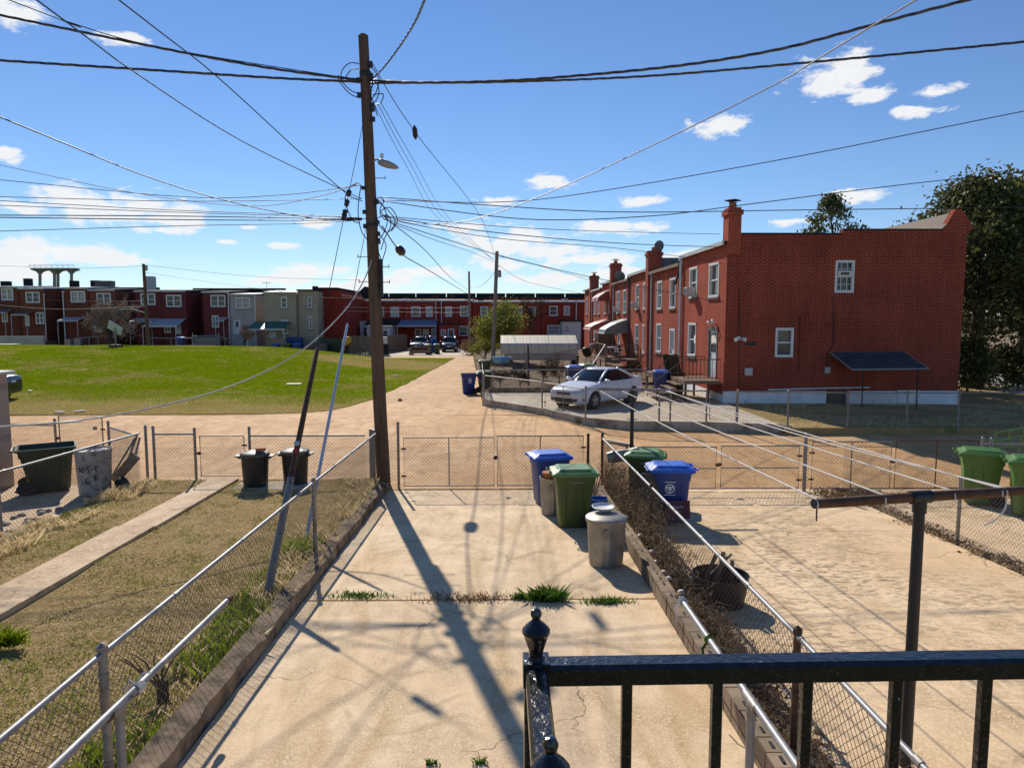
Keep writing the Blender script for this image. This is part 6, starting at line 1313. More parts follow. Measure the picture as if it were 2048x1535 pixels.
            m = MB(); m.disc((x, s * .825, wr), (0, s, 0), .055, 12)
            for k in range(5):
                an = 2 * math.pi * k / 5 + .3; u = Vector((math.cos(an), 0, math.sin(an))); v = Vector((-math.sin(an), 0, math.cos(an))); c = Vector((x, s * .822, wr))
                m.loft([[c + u * .03 - v * .035, c + u * .03 + v * .035, c + u * wr * .63 + v * .05, c + u * wr * .63 - v * .05], [q + Vector((0, -s * .02, 0)) for q in (c + u * .03 - v * .035, c + u * .03 + v * .035, c + u * wr * .63 + v * .05, c + u * wr * .63 - v * .05)]])
            m.path([Vector((x, s * .818, wr)) + Vector((math.cos(a_), 0, math.sin(a_))) * wr * .64 for a_ in np.linspace(0, 2 * math.pi, 24, endpoint=False)], .014, 6, closed=True)
            m.build('rim', M['alloy'], w_, smooth=True, auto=40)
    # front and rear furniture laid onto the body surface
    def snap(y, z, sx, off=.006):                     # point of the painted body seen from the front (-1) or rear (+1)
        bpy.context.view_layer.update(); ok, p, nrm, _ = o.ray_cast(Vector((sx * 4, y, z)), Vector((-sx, 0, 0)))
        return (p + nrm * off) if ok else Vector((sx * L, y, z))
    def patch(ys_, zs_, sx, name, mat, off=.008, parent=None):
        m = MB(); n = len(ys_[0]) if isinstance(ys_[0], (list, tuple)) else None
        vs = [snap(y, z, sx, off) for z, row in zip(zs_, ys_) for y in row]; k = len(ys_[0]); m.add(vs, [(j * k + i, j * k + i + 1, (j + 1) * k + i + 1, (j + 1) * k + i) for j in range(len(zs_) - 1) for i in range(k - 1)]); return m.build(name, M[mat], parent or t, smooth=True)
    hz = .62 if kind == 'sedan' else .78
    for s in (-1, 1):
        patch([[s * lerp(.36, .64, i / 5) for i in range(6)], [s * lerp(.42, .70, i / 5) for i in range(6)], [s * lerp(.56, .73, i / 5) for i in range(6)]], [hz, hz + .06, hz + .13], -1, 'headlight', 'lamp')
        patch([[s * lerp(.46, .64, i / 4) for i in range(5)], [s * lerp(.42, .70, i / 4) for i in range(5)], [s * lerp(.52, .68, i / 4) for i in range(5)]], [.74 + hz - .62, .83 + hz - .62, .93 + hz - .62], 1, 'taillight', 'taillight')
        patch([[s * lerp(.46, .58, i / 3) for i in range(4)], [s * lerp(.48, .62, i / 3) for i in range(4)]], [hz - .3, hz - .2], -1, 'fog_lamp', 'black')
    patch([[lerp(-.26, .26, i / 6) for i in range(7)], [lerp(-.34, .34, i / 6) for i in range(7)], [lerp(-.3, .3, i / 6) for i in range(7)]], [hz - .10, hz - .04, hz + .01], -1, 'grille', 'black')
    patch([[lerp(-.3, .3, i / 6) for i in range(7)], [lerp(-.32, .32, i / 6) for i in range(7)]], [hz - .085, hz - .065], -1, 'grille_bar', 'chrome', .014)
    patch([[lerp(-.40, .40, i / 6) for i in range(7)], [lerp(-.48, .48, i / 6) for i in range(7)], [lerp(-.40, .40, i / 6) for i in range(7)]], [hz - .35, hz - .26, hz - .19], -1, 'lower_grille', 'black')
    if plate: patch([[-.15, 0, .15], [-.15, 0, .15]], [hz - .19, hz - .10], -1, 'number_plate', 'white_sign', .02)
    patch([[-.15, 0, .15], [-.15, 0, .15]], [hz + .12, hz + .21], 1, 'number_plate', 'white_sign', .02)
    if detail:
        m = MB()
        def side(x, z, s): 
            ok, p, nrm, _ = o.ray_cast(Vector((x, s * 3, z)), Vector((0, -s, 0))); return p + nrm * .0015 if ok else Vector((x, s * .84, z))
        for s in (1, -1):
            for xs_ in ((-.93, -.9), (.22, .2), (1.02, 1.12)):
                m.path([side(lerp(xs_[0], xs_[1], k / 5), lerp(.27, .93, k / 5), s) for k in range(6)], .005, 4)
            m.path([side(x, .25, s) for x in np.linspace(-.93, 1.0, 7)], .005, 4)
            for x in (.02, .92): 
                h = MB(); h.path([side(x - .07, .83, s), side(x - .05, .83, s) + Vector((0, s * .03, 0)), side(x + .07, .835, s) + Vector((0, s * .03, 0)), side(x + .09, .835, s)], .012, 6); h.build('door_handle', M[paint], t, smooth=True)
        m.build('door_seams', M['black'], t)
        m = MB()
        for x in (-.12, .95):                          # seats glimpsed through the glass
            for s in (-.36, .36): m.box((x + .25, s, 1.02), (.12, .44, .3))
        m.box((-.80, 0, .955), (.34, 1.2, .03)); m.build('seats', M['roof_tan'], t)
        m = MB(); m.box((-.62, .36, .985), (.02, .22, .06), Matrix.Rotation(R(35), 3, 'Y')); m.build('dash_paper', M['green_lid'], t)
    return t
# the white saloon: wheels located from the photograph
wf, wb_ = atZ(1186, 800, .5), atZ(1268, 784, .5)
dirv = math.atan2(wb_.y - wf.y, wb_.x - wf.x)
CARLOC = (3.75, 27.0, .505)
white_car = make_car('white four door saloon parked in the fenced concrete lot beside the brick row', 'paint_white', CARLOC, R(47), 'sedan')
cb_ = at(52, 785, 27.0); make_car('dark blue car showing only its tail behind the tan shed', 'paint_blue', (at(50, 785, 30.5).x - 2.2, 29.8, lawn_z(-21, 29.8)), R(2), 'sedan', detail=False)
cg = at(838, 705, 80); make_car('dark grey hatchback parked facing us below the blue patio canopy', 'paint_grey', (cg.x + .1, 81.5, .03), R(80), 'suv', detail=False)
ck = at(898, 706, 79); make_car('black sports utility car parked facing us beside the ivy stump', 'paint_black', (ck.x, 80.5, .03), R(91), 'suv', detail=False)

# ------------------------------------------------------------------ trees and shrubs
def grow(rs, base, h, levels, spread, r0, up=.25, kids=(3, 5), ratio=.66, trunk_f=.35, wob=.12, lean=(0, 0), rk=.52, rmin=.0):
    trunk, twigs, tips = [], [], []
    def branch(p, d, L, r, lv):
        k = 4; pts = [p]; q = p; dd = d.copy()
        for i in range(k):
            dd = (dd + Vector((rs.uniform(-1, 1), rs.uniform(-1, 1), rs.uniform(-.6, 1) * .6)) * wob + Vector((0, 0, up * .12))).normalized(); q = q + dd * (L / k); pts.append(q)
        rr = [lerp(r, r * .55, i / k) for i in range(k + 1)]; (trunk if lv < 2 else twigs).append((pts, rr, 7 if lv == 0 else (5 if lv == 1 else 3)))
        if lv >= levels: tips.append((q, dd)); return
        n = rs.randint(*kids)
        for i in range(n):
            f = rs.uniform(.45, 1.) if i else 1.; j = min(k - 1, int(f * k)); s = pts[j].lerp(pts[j + 1], f * k - j if j < k else 1) if f < 1 else q
            an = rs.uniform(0, 2 * math.pi); tilt = rs.uniform(.35, 1.) * spread; u = dd.orthogonal().normalized(); w_ = dd.cross(u)
            nd = (dd * math.cos(tilt) + (u * math.cos(an) + w_ * math.sin(an)) * math.sin(tilt)); nd.z += up * .3; branch(s, nd.normalized(), L * ratio * rs.uniform(.75, 1.15), max(rmin, r * rk), lv + 1)
        if lv >= 1: tips.append((q, dd))
    d0 = Vector((lean[0], lean[1], 1)).normalized(); branch(Vector(base), d0, h * trunk_f, r0, 0); return trunk, twigs, tips
def sticks(L): 
    m = MB()
    for pts, rr, n in L: m.path(pts, rr, n, cap=False)
    return m
def leaves(name, centres, n, size, rs, mat, parent, rad=.5, flat=.6, label=None, off=None):
    g_ = np.random.default_rng(rs); c = np.array([tuple(p) for p in centres]); idx = g_.integers(0, len(c), n); p = c[idx] + g_.normal(0, rad, (n, 3)) * np.array([1, 1, flat])
    if off is not None: p = p - np.array(off)
    a = g_.normal(0, 1, (n, 3)); a /= np.linalg.norm(a, axis=1, keepdims=True); b = np.cross(a, g_.normal(0, 1, (n, 3))); b /= np.linalg.norm(b, axis=1, keepdims=True); s = size * g_.uniform(.6, 1.4, (n, 1))
    v = np.stack([p - a * s, p + b * s * .5, p + a * s, p - b * s * .5], 1).reshape(-1, 3); return fast_mesh(name, v, n, 4, mat, parent)
def tree(label, base, h, seed, levels=4, spread=.8, r0=.2, leaf=None, nleaf=0, lsize=.1, rad=.5, twigm='twig', bark='bark', cat='tree', name='tree', **kw):
    rs = random.Random(seed); t = thing(name, label, cat, base); tr, tw, tips = grow(rs, (0, 0, -.1), h, levels, spread, r0, **kw)
    sticks(tr).build('trunk', M[bark], t, smooth=True, fixn=False); 
    cr = sticks(tw).build('branches', M[twigm], t, fixn=False)
    if leaf: leaves('crown', [p for p, d in tips], nleaf, lsize, seed, M[leaf], t, rad)
    return t, tips
p = at(216, 690, 71); tree('wide bare spreading tree with pinkish twigs in front of the left houses', (p.x, 71, .4), 11.5, 5, levels=5, spread=1.15, r0=.34, rk=.6, rmin=.03, kids=(4, 5), ratio=.74, trunk_f=.20, up=.05, twigm='twig_pale', wob=.16)
p = at(488, 694, 72); tree('small pale bare bush in front of the grey house', (p.x, 72, .3), 4.2, 9, levels=5, spread=.75, r0=.09, rmin=.02, kids=(4, 5), ratio=.66, trunk_f=.3, twigm='twig_pale', cat='bush', name='bush')
p = at(1070, 700, 62); tree('tall bare grey tree rising behind the tan carport', (p.x, 62, .4), 7.6, 12, levels=5, spread=.7, r0=.18, rk=.56, rmin=.014, kids=(3, 5), ratio=.70, trunk_f=.3)
p = at(1022, 712, 54); tree('yellow green budding tree beside the grey pole and tan carport', (p.x, 54, .3), 6.3, 21, levels=4, spread=1.0, r0=.2, rmin=.012, leaf='yellowgreen', nleaf=15000, lsize=.07, rad=.4, kids=(4, 6), ratio=.70, trunk_f=.3, bark='bark')
p = at(968, 716, 56); tree('low yellow green shrub leaning over the alley by the budding tree', (p.x + .1, 56, .1), 3.1, 27, levels=4, spread=1.0, r0=.08, leaf='yellowgreen', nleaf=3200, lsize=.06, rad=.28, kids=(4, 5), ratio=.7, trunk_f=.3, cat='shrub', name='shrub')
p = at(945, 705, 73.5); tree('brown dry ivy mound round the foot of the thin grey pole', (p.x, 73.5, 0), 2.3, 31, levels=4, spread=1.2, r0=.1, leaf='litter', nleaf=2600, lsize=.09, rad=.4, kids=(4, 6), trunk_f=.3, cat='shrub', name='shrub')
# the big evergreen at the right edge
def lump_tree(label, base, h, r, z0, seed, nclump, nleaf, lsize, leafm, r0=.35, crad=.62, cat='tree', lean=0.):
    rs = random.Random(seed); t = thing('tree', label, cat, base); m = MB(); m.path([(0, 0, -.3), (.05, 0, h * .1), (.15, .1, h * .25), (.2, 0, h * .5), (.1, 0, h * .85)], [r0 * 1.35, r0, r0 * .8, r0 * .5, r0 * .12], 10)
    cs = []
    for i in range(nclump):
        f = rs.random() ** .8; z = lerp(z0, h, f); rr = r * (math.sin(math.pi * min(1, .22 + .78 * f) ** .85) * .95 + .12) * (.45 + .55 * rs.random() ** .5); an = rs.uniform(0, 2 * math.pi); c = Vector((rr * math.cos(an), rr * math.sin(an), z)); cs.append(c)
        if i % 3 == 0: s = Vector((.15, 0, lerp(h * .18, h * .8, f))); m.path([s, s.lerp(c, .5) + Vector((0, 0, .2)), c], [.09, .05, .015], 5)
    m.build('trunk', M['bark'], t, smooth=True, fixn=False); leaves('crown', cs, nleaf, lsize, seed, M[leafm], t, crad, .7); return t
lump_tree('huge dark evergreen tree at the right edge behind the brick house', (23.5, 34.5, .35), 10.1, 3.9, 2.6, 3, 125, 27000, .115, 'evergreen', r0=.42, crad=.5)
lump_tree('second dark evergreen crown filling the right edge of the photo', (28.6, 38.0, .35), 10.3, 4.4, 2.8, 8, 120, 30000, .14, 'evergreen', r0=.4)
lump_tree('wispy dark conifer showing above the brick house roof', (29.0, 62, .3), 14.0, 2.7, 7.5, 14, 60, 5200, .14, 'evergreen', r0=.22, crad=.34)
lump_tree('low dark bush at the foot of the huge evergreen', (21.9, 32.5, .35), 2.2, 1.2, .3, 17, 40, 6000, .08, 'evergreen', r0=.05, crad=.3, cat='bush')
lump_tree('second low dark bush by the street behind the evergreen trunk', (25.2, 34.5, .35), 1.9, 1.4, .3, 19, 40, 6000, .08, 'evergreen', r0=.05, crad=.3, cat='bush')
for i, (px, Y, s_, h) in enumerate([(760, 200, 9, 9.5), (820, 210, 11, 9.2), (865, 220, 8, 9.6), (1160, 200, 12, 9.)]):
    q = at(px, 600, Y); lump_tree(('far tree top peeping over the red row, %s of four' % ('first', 'second', 'third', 'fourth')[i]), (q.x, Y, 0), h, 4, 2, 40 + i, 30, 2500, .35, 'evergreen', r0=.3, crad=1.)
# bare shrubs in the lot behind the white car
for i, (px, py, Y, h, lab) in enumerate([(1000, 748, 33, 1.1, 'tangled dry shrub at the fence corner by the alley carts'), (1040, 748, 34, .9, 'dry shrub second from the alley in the bare lot'), (1085, 750, 35, 1.0, 'dry shrub in the middle of the bare lot'), (1120, 752, 33, 1.5, 'leafless twiggy shrub left of the white car windscreen'), (1215, 725, 38, .9, 'dry shrub above the white car roof'), (1260, 722, 38.5, .9, 'dry shrub between white car and deck')]):
    q = at(px, py, Y); tree(lab, (q.x, Y, .5), h * 1.5, 60 + i, levels=4, spread=1.1, r0=.03, rmin=.006, kids=(5, 7), ratio=.72, trunk_f=.3, twigm='twig', cat='shrub', name='shrub')
for i, (px, Y, h, lab) in enumerate([(45, 73, 1.6, 'dry brown hedge clump near the far left grey wall'), (90, 74, 1.5, 'dry brown hedge clump under the bare tree'), (440, 73, 1.8, 'dry brown bush beside the pale yard gates'), (555, 73, .9, 'low dry bush below the green canopy')]):
    q = at(px, 690, Y); tree(lab, (q.x, Y, .2), h, 80 + i, levels=3, spread=1.2, r0=.05, leaf='litter', nleaf=1500, lsize=.1, rad=.4, kids=(5, 7), trunk_f=.35, cat='bush', name='bush')

# ------------------------------------------------------------------ grass, weeds, vines and litter
RNG = np.random.default_rng(5)
def blades(name, P, h0, h1, wdt, mat, lean=.5, kind='stuff', seed=0):
    n = len(P); g_ = np.random.default_rng(seed); P = np.asarray(P); an = g_.uniform(0, 2 * np.pi, n); h = g_.uniform(h0, h1, n); u = np.stack([np.cos(an), np.sin(an), np.zeros(n)], 1); le = g_.uniform(0, 2 * np.pi, n); l = np.stack([np.cos(le), np.sin(le), np.zeros(n)], 1) * (g_.uniform(0, lean, n) * h)[:, None]
    b0 = P - u * wdt / 2; b1 = P + u * wdt / 2; mid = P + l * .35 + np.stack([np.zeros(n), np.zeros(n), h * .6], 1); tip = P + l + np.stack([np.zeros(n), np.zeros(n), h], 1)
    v = np.stack([b0, b1, mid + u * wdt * .3, tip], 1).reshape(-1, 3); o = fast_mesh(name, v, n, 4, mat)
    if kind: o['kind'] = kind
    return o
def scatter(n, x0, x1, y0, y1, zf, keep):
    xs_ = RNG.uniform(x0, x1, n); ys_ = RNG.uniform(y0, y1, n); out = []
    for x, y in zip(xs_, ys_):
        if keep(x, y): out.append((x, y, zf(x, y) - .005))
    return out
onpath = lambda x: -6.55 < x < -5.8
gsel = lambda x, y: nz(x, y, .55, 3.) + .5 * nz(x, y, 2.2, 7.)
patchy = lambda x, y: gsel(x, y) + .75 * sstep(-3.7, -2.9, x) * (1 - sstep(9.5, 12.5, y)) + .3 * sstep(7.5, 4.5, y) - .2 * sstep(9, 13, y) * sstep(-6, -5, x)
tag(blades('dry_grass', scatter(90000, -8.0, -2.78, 4.2, 15.4, zleft, lambda x, y: not onpath(x) and nz(x, y, 5., 6) > -.25 and patchy(x, y) < .5 + RNG.uniform(-.4, .3)), .006, .026, .011, M['blade_dry'], 3.2, seed=1), kind='stuff')
tag(blades('olive_grass', scatter(52000, -8.0, -2.78, 4.2, 15.4, zleft, lambda x, y: not onpath(x) and patchy(x, y) > .02 + RNG.uniform(-.4, .3) + .35 * sstep(8, 13, y)), .012, .035, .010, M['blade_olive'], 2.0, seed=12), kind='stuff')
tag(blades('grass', scatter(60000, -8.0, -2.78, 4.2, 15.4, zleft, lambda x, y: not onpath(x) and patchy(x, y) > .42 + RNG.uniform(-.25, .25)), .02, .06, .009, M['blade_green'], 1.1, seed=2), kind='stuff')
tag(blades('tall_dry_grass', scatter(5200, -3.35, -2.62, 4.4, 15.3, zleft, lambda x, y: nz(x, y, 1.3, 9) > -.05 and RNG.random() < .6) + scatter(5000, -8.05, -7.3, 7, 15.2, zleft, lambda x, y: nz(x, y, 1.1, 2) > -.1), .05, .17, .007, M['blade_dry'], 1.1, seed=3), kind='stuff')
tag(blades('tall_grass', scatter(3600, -3.3, -2.76, 4.4, 11.8, zleft, lambda x, y: nz(x, y, 1.1, 19) > .08), .06, .2, .009, M['blade_green'], .8, seed=4), kind='stuff')
lawn_pts = scatter(170000, -34, -4.6, 25.6, 62, lawn_z, lambda x, y: x < ledge(y) - .1 + .3 * nz(x, y, 1.) and RNG.random() < 1.1 - .012 * (y - 25) and gsel(x * .35, y * .35) > -.42 + 1.0 * (1 - sstep(25.6, 34, y)) + .8 * (1 - sstep(.4, 1.1, ((x + 8.5) / 6.5) ** 2 + ((y - 55) / 6) ** 2)) + .25 * (1 - sstep(.5, 4, ledge(y) - x)) + RNG.uniform(-.25, .25))
tag(blades('lawn_grass', lawn_pts, .025, .085, .014, M['blade_green'], 1.0, seed=5), kind='stuff')
tag(blades('lawn_straw', scatter(36000, -34, -4.6, 25.5, 62, lawn_z, lambda x, y: x < ledge(y) - .05 and gsel(x * .35, y * .35) < -.25 + .8 * (1 - sstep(25.4, 34, y)) + .6 * (1 - sstep(.4, 1.1, ((x + 8.5) / 6.5) ** 2 + ((y - 55) / 6) ** 2)) + .35 * (1 - sstep(.5, 4, ledge(y) - x)) + RNG.uniform(-.25, .25)), .02, .07, .016, M['blade_dry'], 1.5, seed=6), kind='stuff')
tag(blades('side_lot_grass', scatter(16000, 8.9, 24, 21.5, 27.3, lambda x, y: .46 - .1 * sstep(12, 22, x), lambda x, y: nz(x, y, .6, 3) > -.1), .03, .09, .012, M['blade_dry'], 1.2, seed=7), kind='stuff')
def weed(label, px, py, n, r, h, mat='weed', ell=1., name='weed', z=None):
    p = G(px, py) if z is None else atZ(px, py, z); g_ = np.random.default_rng(int(px)); q = np.stack([p.x + g_.normal(0, r * ell, n), p.y + g_.normal(0, r * .35, n), np.full(n, zy(p.y) if z is None else z)], 1); o = blades(name, q, h * .4, h, .016, M[mat], 1.3, kind=None, seed=int(px)); return tag(o, label, 'weed')
weed('green weeds in the slab joint near the left retaining wall', 715, 1192, 260, .17, .07, ell=1.1); weed('dry brown weeds in the middle of the slab joint', 935, 1197, 420, .26, .06, 'litter', 1.2)
weed('bushy bright green weed clump right of the pole shadow in the joint', 1095, 1200, 420, .10, .19); weed('low green weed patch at the right end of the slab joint', 1215, 1204, 260, .13, .08)
weed('dark weed patch just left of the bushy green clump', 1045, 1196, 160, .07, .09); weed('tiny weed in the crack at the bottom, left one', 862, 1527, 30, .03, .06); weed('tiny weed in the crack at the bottom, right one', 961, 1525, 30, .03, .06)
weed('dry weed tuft at the kerb corner below the white car', 1176, 846, 200, .2, .2, 'weed', z=.33); weed('dry weed tuft on the kerb behind the far clothesline post', 1263, 850, 160, .15, .25, 'weed', z=.33); weed('grass tuft at the left edge of the dry lawn', 10, 1290, 260, .1, .2, 'blade_green', z=.38)
cl = [(x, y, z) for x, y, z in scatter(2600, -8.0, -2.78, 4.2, 15.4, zleft, lambda x, y: not onpath(x) and nz(x, y, 1.1, 5) > -.25)]
def tufts(name, cl, n, r, h0, h1, wdt, mat, seed):
    g_ = np.random.default_rng(seed); c = np.repeat(np.array(cl), n, 0); c[:, :2] += g_.normal(0, r, (len(c), 2)); return tag(blades(name, c, h0, h1, wdt, M[mat], 1.2, seed=seed), kind='stuff')
tufts('dry_tufts', [c for c in cl if gsel(c[0], c[1]) < .35][:1500], 14, .04, .012, .04, .009, 'blade_dry', 21)
tufts('green_tufts', [c for c in cl if nz(c[0], c[1], 1.6, 8) > .12 or -5.9 < c[0] < -5.6 or c[0] < -6.8 and nz(c[0], c[1], 1.2, 4) > -.1][:900], 14, .05, .02, .05, .010, 'blade_olive', 22)
tag(blades('dark_thatch', scatter(24000, -8.0, -2.78, 4.2, 15.4, zleft, lambda x, y: not onpath(x) and nz(x, y, 4., 5) > .05), .01, .03, .012, M['litter'], 1.8, seed=23), kind='stuff')
q = G(325, 1400); t = thing('dead_stump', 'dead woody stump with bare stems at the foot of the left fence', 'stump', q); rs = random.Random(2); m = MB(); m.path([(0, 0, -.05), (.01, 0, .1), (.02, .01, .2)], [.06, .05, .04], 8); m.build('trunk', M['bark'], t)
for i in range(9):
    m = MB(); p = Vector((0, 0, .1)); pts = [p]; d = Vector((rs.gauss(0, .5), rs.gauss(0, .5), 1)).normalized()
    for k in range(5): d = (d + Vector((rs.gauss(0, .25), rs.gauss(0, .25), .1))).normalized(); p = p + d * .1; pts.append(p)
    m.path(pts, [.014, .012, .01, .008, .006, .003], 5); m.build('stem', M['twig'], t)
# dead vines on the right fence
rs = random.Random(4); V = []
tris = []
for i in range(1350):
    y = rs.uniform(6.2, 15.7); dens = .55 + .45 * math.sin(y * 1.3) if y < 9 else 1.; 
    if rs.random() > dens: continue
    hmax = interp([(6, .25), (8, .4), (9.5, .75), (11, .95), (13.5, 1.0), (15.7, .7)], y) * (.8 + .3 * nz(y, 2, 1.3)); p = Vector((2.36 + rs.gauss(0, .07), y, zy(y) + .06 + rs.uniform(0, hmax) * (rs.random() ** .5))); d = Vector((rs.gauss(0, .5), rs.gauss(0, 1), rs.gauss(.2, .9))).normalized(); r_ = rs.uniform(.0022, .005)
    for k in range(rs.randint(4, 8)):
        d = (d + Vector((rs.gauss(0, .35), rs.gauss(0, .45), rs.gauss(0, .4))) + Vector(((2.36 - p.x) * 2.5, 0, 0))).normalized(); q = p + d * .075
        if q.z > zy(y) + hmax + .15 or q.z < zy(y) + .04: d.z *= -1; q = p + d * .05
        u = d.orthogonal().normalized() * r_; w_ = d.cross(u)
        tris += [p + u, p - u, q - u, q + u]; tris += [p + w_, p - w_, q - w_, q + w_]; p = q
tag(fast_mesh('dry_vines', [tuple(v) for v in tris], len(tris) // 4, 4, M['vine']), kind='stuff')
cs = [(2.38, y, zy(y) + .1 + random.random() * interp([(6, .1), (9, .5), (12, .75), (15.5, .5)], y)) for y in RNG.uniform(7.5, 15.6, 260)]
tag(leaves('dead_leaves', cs, 1200, .02, 3, M['litter'], None, .09, 1.), kind='stuff')
cs = [(RNG.uniform(2.2, 2.62), y, zy(y) + .09) for y in RNG.uniform(3., 15.4, 700)]
tag(leaves('leaf_litter', cs, 6000, .026, 4, M['litter'], None, .06, .35), kind='stuff')
cs = [(RNG.uniform(6.9, 8.3) if k % 2 else RNG.uniform(7.4, 7.75), RNG.uniform(14.2, 15.3) if k % 2 else RNG.uniform(4, 15), .09) for k in range(300)]
tag(leaves('leaf_litter', [(x, y, zy(y) + .02) for x, y, z in cs], 3600, .03, 5, M['litter'], None, .09, .2), kind='stuff')
# stony rubble and rubbish
def lumps(name, label, cat, pts, sz, mat, group=None):
    for i, p in enumerate(pts):
        m = MB(); rs = random.Random(i * 7 + int(abs(p[0] * 100))); m.loft([[(sz * rr * math.cos(a_) * rs.uniform(.7, 1.2), sz * .8 * rr * math.sin(a_) * rs.uniform(.7, 1.2), z * sz) for a_ in np.linspace(0, 2 * math.pi, 7, endpoint=False)] for z, rr in ((-.2, .8), (.15, 1.), (.5, .55))]); o = m.build(name, M[mat], bevel=.006); o.location = p; o.rotation_euler = (0, 0, rs.uniform(0, 6)); tag(o, label[i] if isinstance(label, list) else label, cat, group)
lumps('broken_stone', 'pale broken stone among the rubble along the sloping fence', 'stone', [(-8.25 - RNG.uniform(0, .7), y, .2) for y in RNG.uniform(10.8, 13.4, 26)], .085, 'stone', 'broken stones by the sloping fence')
lumps('rubbish', 'white scrap of rubbish caught between block wall and vine fence', 'rubbish', [(2.2 + RNG.uniform(0, .12), y, zy(y) + .14) for y in (8.6, 9.1, 9.35, 9.8, 10.3, 11.2, 12.4)], .06, 'paper', 'white scraps along the block wall')
m = MB(); q = atZ(588, 767, lawn_z(-9, 33)); 
for i in range(20): q = atZ(588, 767, lawn_z(q.x, q.y) + .02)
m.box(q, (.75, .55, .03), RZ(.1)); tag(m.build('board', M['paper']), 'white flat board lying on the green lawn', 'board')
for i, (px, py, lab) in enumerate(((120, 826, 'white litter strip on the lawn edge behind the tall gate'), (160, 824, 'white litter on the lawn edge, right of the strip'), (60, 783, 'white scrap on the lawn by the dark blue car'), (792, 752, 'pale scrap of litter on the lawn near the alley'))):
    q = G(px, py); m = MB(); m.box((q.x, q.y, q.z + .05), (.35, .12, .04), RZ(i)); tag(m.build('litter_scrap', M['paper']), lab, 'litter')
q = G(800, 802); m = MB(); m.loft([[(q.x + .12 * r_ * math.cos(a_), q.y + .08 * r_ * math.sin(a_), q.z + z) for a_ in np.linspace(0, 6.28, 7, endpoint=False)] for z, r_ in ((0, 1), (.07, .8), (.12, .3))]); tag(m.build('dirt_clod', M['dirt']), 'small brown clod lying on the alley', 'clod')
m = MB(); q = atX(1205, 953, 2.33); m.box(q, (.02, .12, .09), RZ(.2)); tag(m.build('red_leaf_bag', M['red']), 'small red scrap caught in the vine fence', 'scrap')
# black drum of scrap beyond the right fence
DR = (2.78, 8.6, zy(8.6)); t = can('black rusted half drum full of scrap boards behind the right fence', DR, .35, .38, 'black', None, ribs=False, handles=False, name='drum')
for i, (x, y, a_, tl) in enumerate(((-.1, .1, .3, 62), (.05, .12, .0, 68), (.15, -.05, -.35, 55), (-.05, -.1, .8, 70), (.0, .15, 1.2, 50))):
    m = MB(); m.box((DR[0] + x, DR[1] + y + .05, DR[2] + .36), (.05, .025, .6), Matrix.Rotation(a_, 3, 'Z') @ Matrix.Rotation(R(90 - tl), 3, 'X')); tag(m.build('scrap_board', M['wood_h'], bevel=.003), 'scrap board sticking out of the black half drum', 'board', 'scrap boards in the drum')
m = MB(); q = atZ(1172, 985, .05); m.lathe([(.15, 0), (.17, .3), (.18, .3), (.18, .33), (.165, .33), (.14, .02)], (1.86, 13.1, zy(13)), 18, cap=False); m.disc((1.86, 13.1, zy(13) + .03), (0, 0, 1), .14); tag(m.build('bucket', M['tarp']), 'blue bucket between the green cart and block wall', 'bucket')
m = MB(); c = Vector((1.8, 13.7, zy(13.6)))
for i in range(7): m.tube(c + Vector((.02 * i - .1, -.3 + .05 * i, 0)), c + Vector((.05 * i - .1, -.1 + .05 * i, .95 - .06 * i)), .012, n=5)
tag(m.build('tool_handles', M['wood']), 'bundle of tool handles leaning behind the green cart', 'tools')
m = MB(); mt = Matrix.Rotation(R(-16), 3, 'Y'); m.extr([(-.22, 0), (.28, 0), (.12, .95), (-.12, .95)], (2.78, 12.32, zy(12.3)), Vector((1, .1, 0)).normalized(), Vector((-.15, .12, 1)).normalized(), Vector((0, 1, 0)), .03); tag(m.build('black_board', M['blackpl']), 'black tapered board leaning on the right-hand blue cart', 'board')
m = MB(); m.box((3.17, 12.3, zy(12.3) + .3), (.44, .03, .32), Matrix.Rotation(R(-8), 3, 'X')); sg = m.build('maroon_sign', M['maroon']); tag(sg, 'maroon sign board with pale scrawled letters below the blue cart', 'sign')
m = MB()
def script_(pts): m.path(smooth_path([Vector((3.17 + x, 12.3 - .022 - z * .14, zy(12.3) + .3 + z)) for x, z in pts], 4), .005, 4)
script_([(-.15, .02), (-.12, .09), (-.1, .02), (-.07, .08), (-.05, .03), (-.02, .07), (0, .03), (.04, .08), (.06, .04), (.1, .07)]); script_([(-.1, -.04), (-.06, .0), (-.04, -.05), (0, -.01), (.03, -.06), (.07, -.02)])
m.build('lettering', M['white_sign'], sg)
m = MB(); m.tube((2.34, 15.6, 1.04), (2.9, 15.1, 1.04), .02); m.path([(2.55, 15.4, 1.04), (2.75, 15.2, 1.02), (2.85, 15.12, .85), (2.86, 15.1, .6)], .02, 8); tag(m.build('bent_rail', M['rust']), 'bent rusty rail at the fence corner by the far clothesline post', 'rail')
m = MB(); m.lathe([(.1, -.35), (.13, -.2), (.12, .1), (.14, .3), (.06, .4)], (2.55, 14.4, .98), 10, Matrix.Rotation(R(82), 3, 'Y') @ RZ(.4)); tag(m.build('rolled_wire', M['can']), 'roll of grey wire lying behind the fence by the green lid', 'wire roll')
t = thing('wire_frame', 'green metal frame trolley behind the bright green carts', 'trolley', (10.9, 17.2, .05)); q0, q1 = at(1993, 866, 17.2), at(2075, 856, 17.2); m = MB()
for dz in (0, -.22, -.42): m.tube(q0 + Z * dz, q1 + Z * dz + Vector((0, .3, 0)), .03)
for f in (0, .35, .7, 1.): q = q0.lerp(q1, f); m.tube(q + Z * .03, (q.x, q.y + .3 * f, .2), .025)
m.build('frame', M['green_lid'], t, world=True)
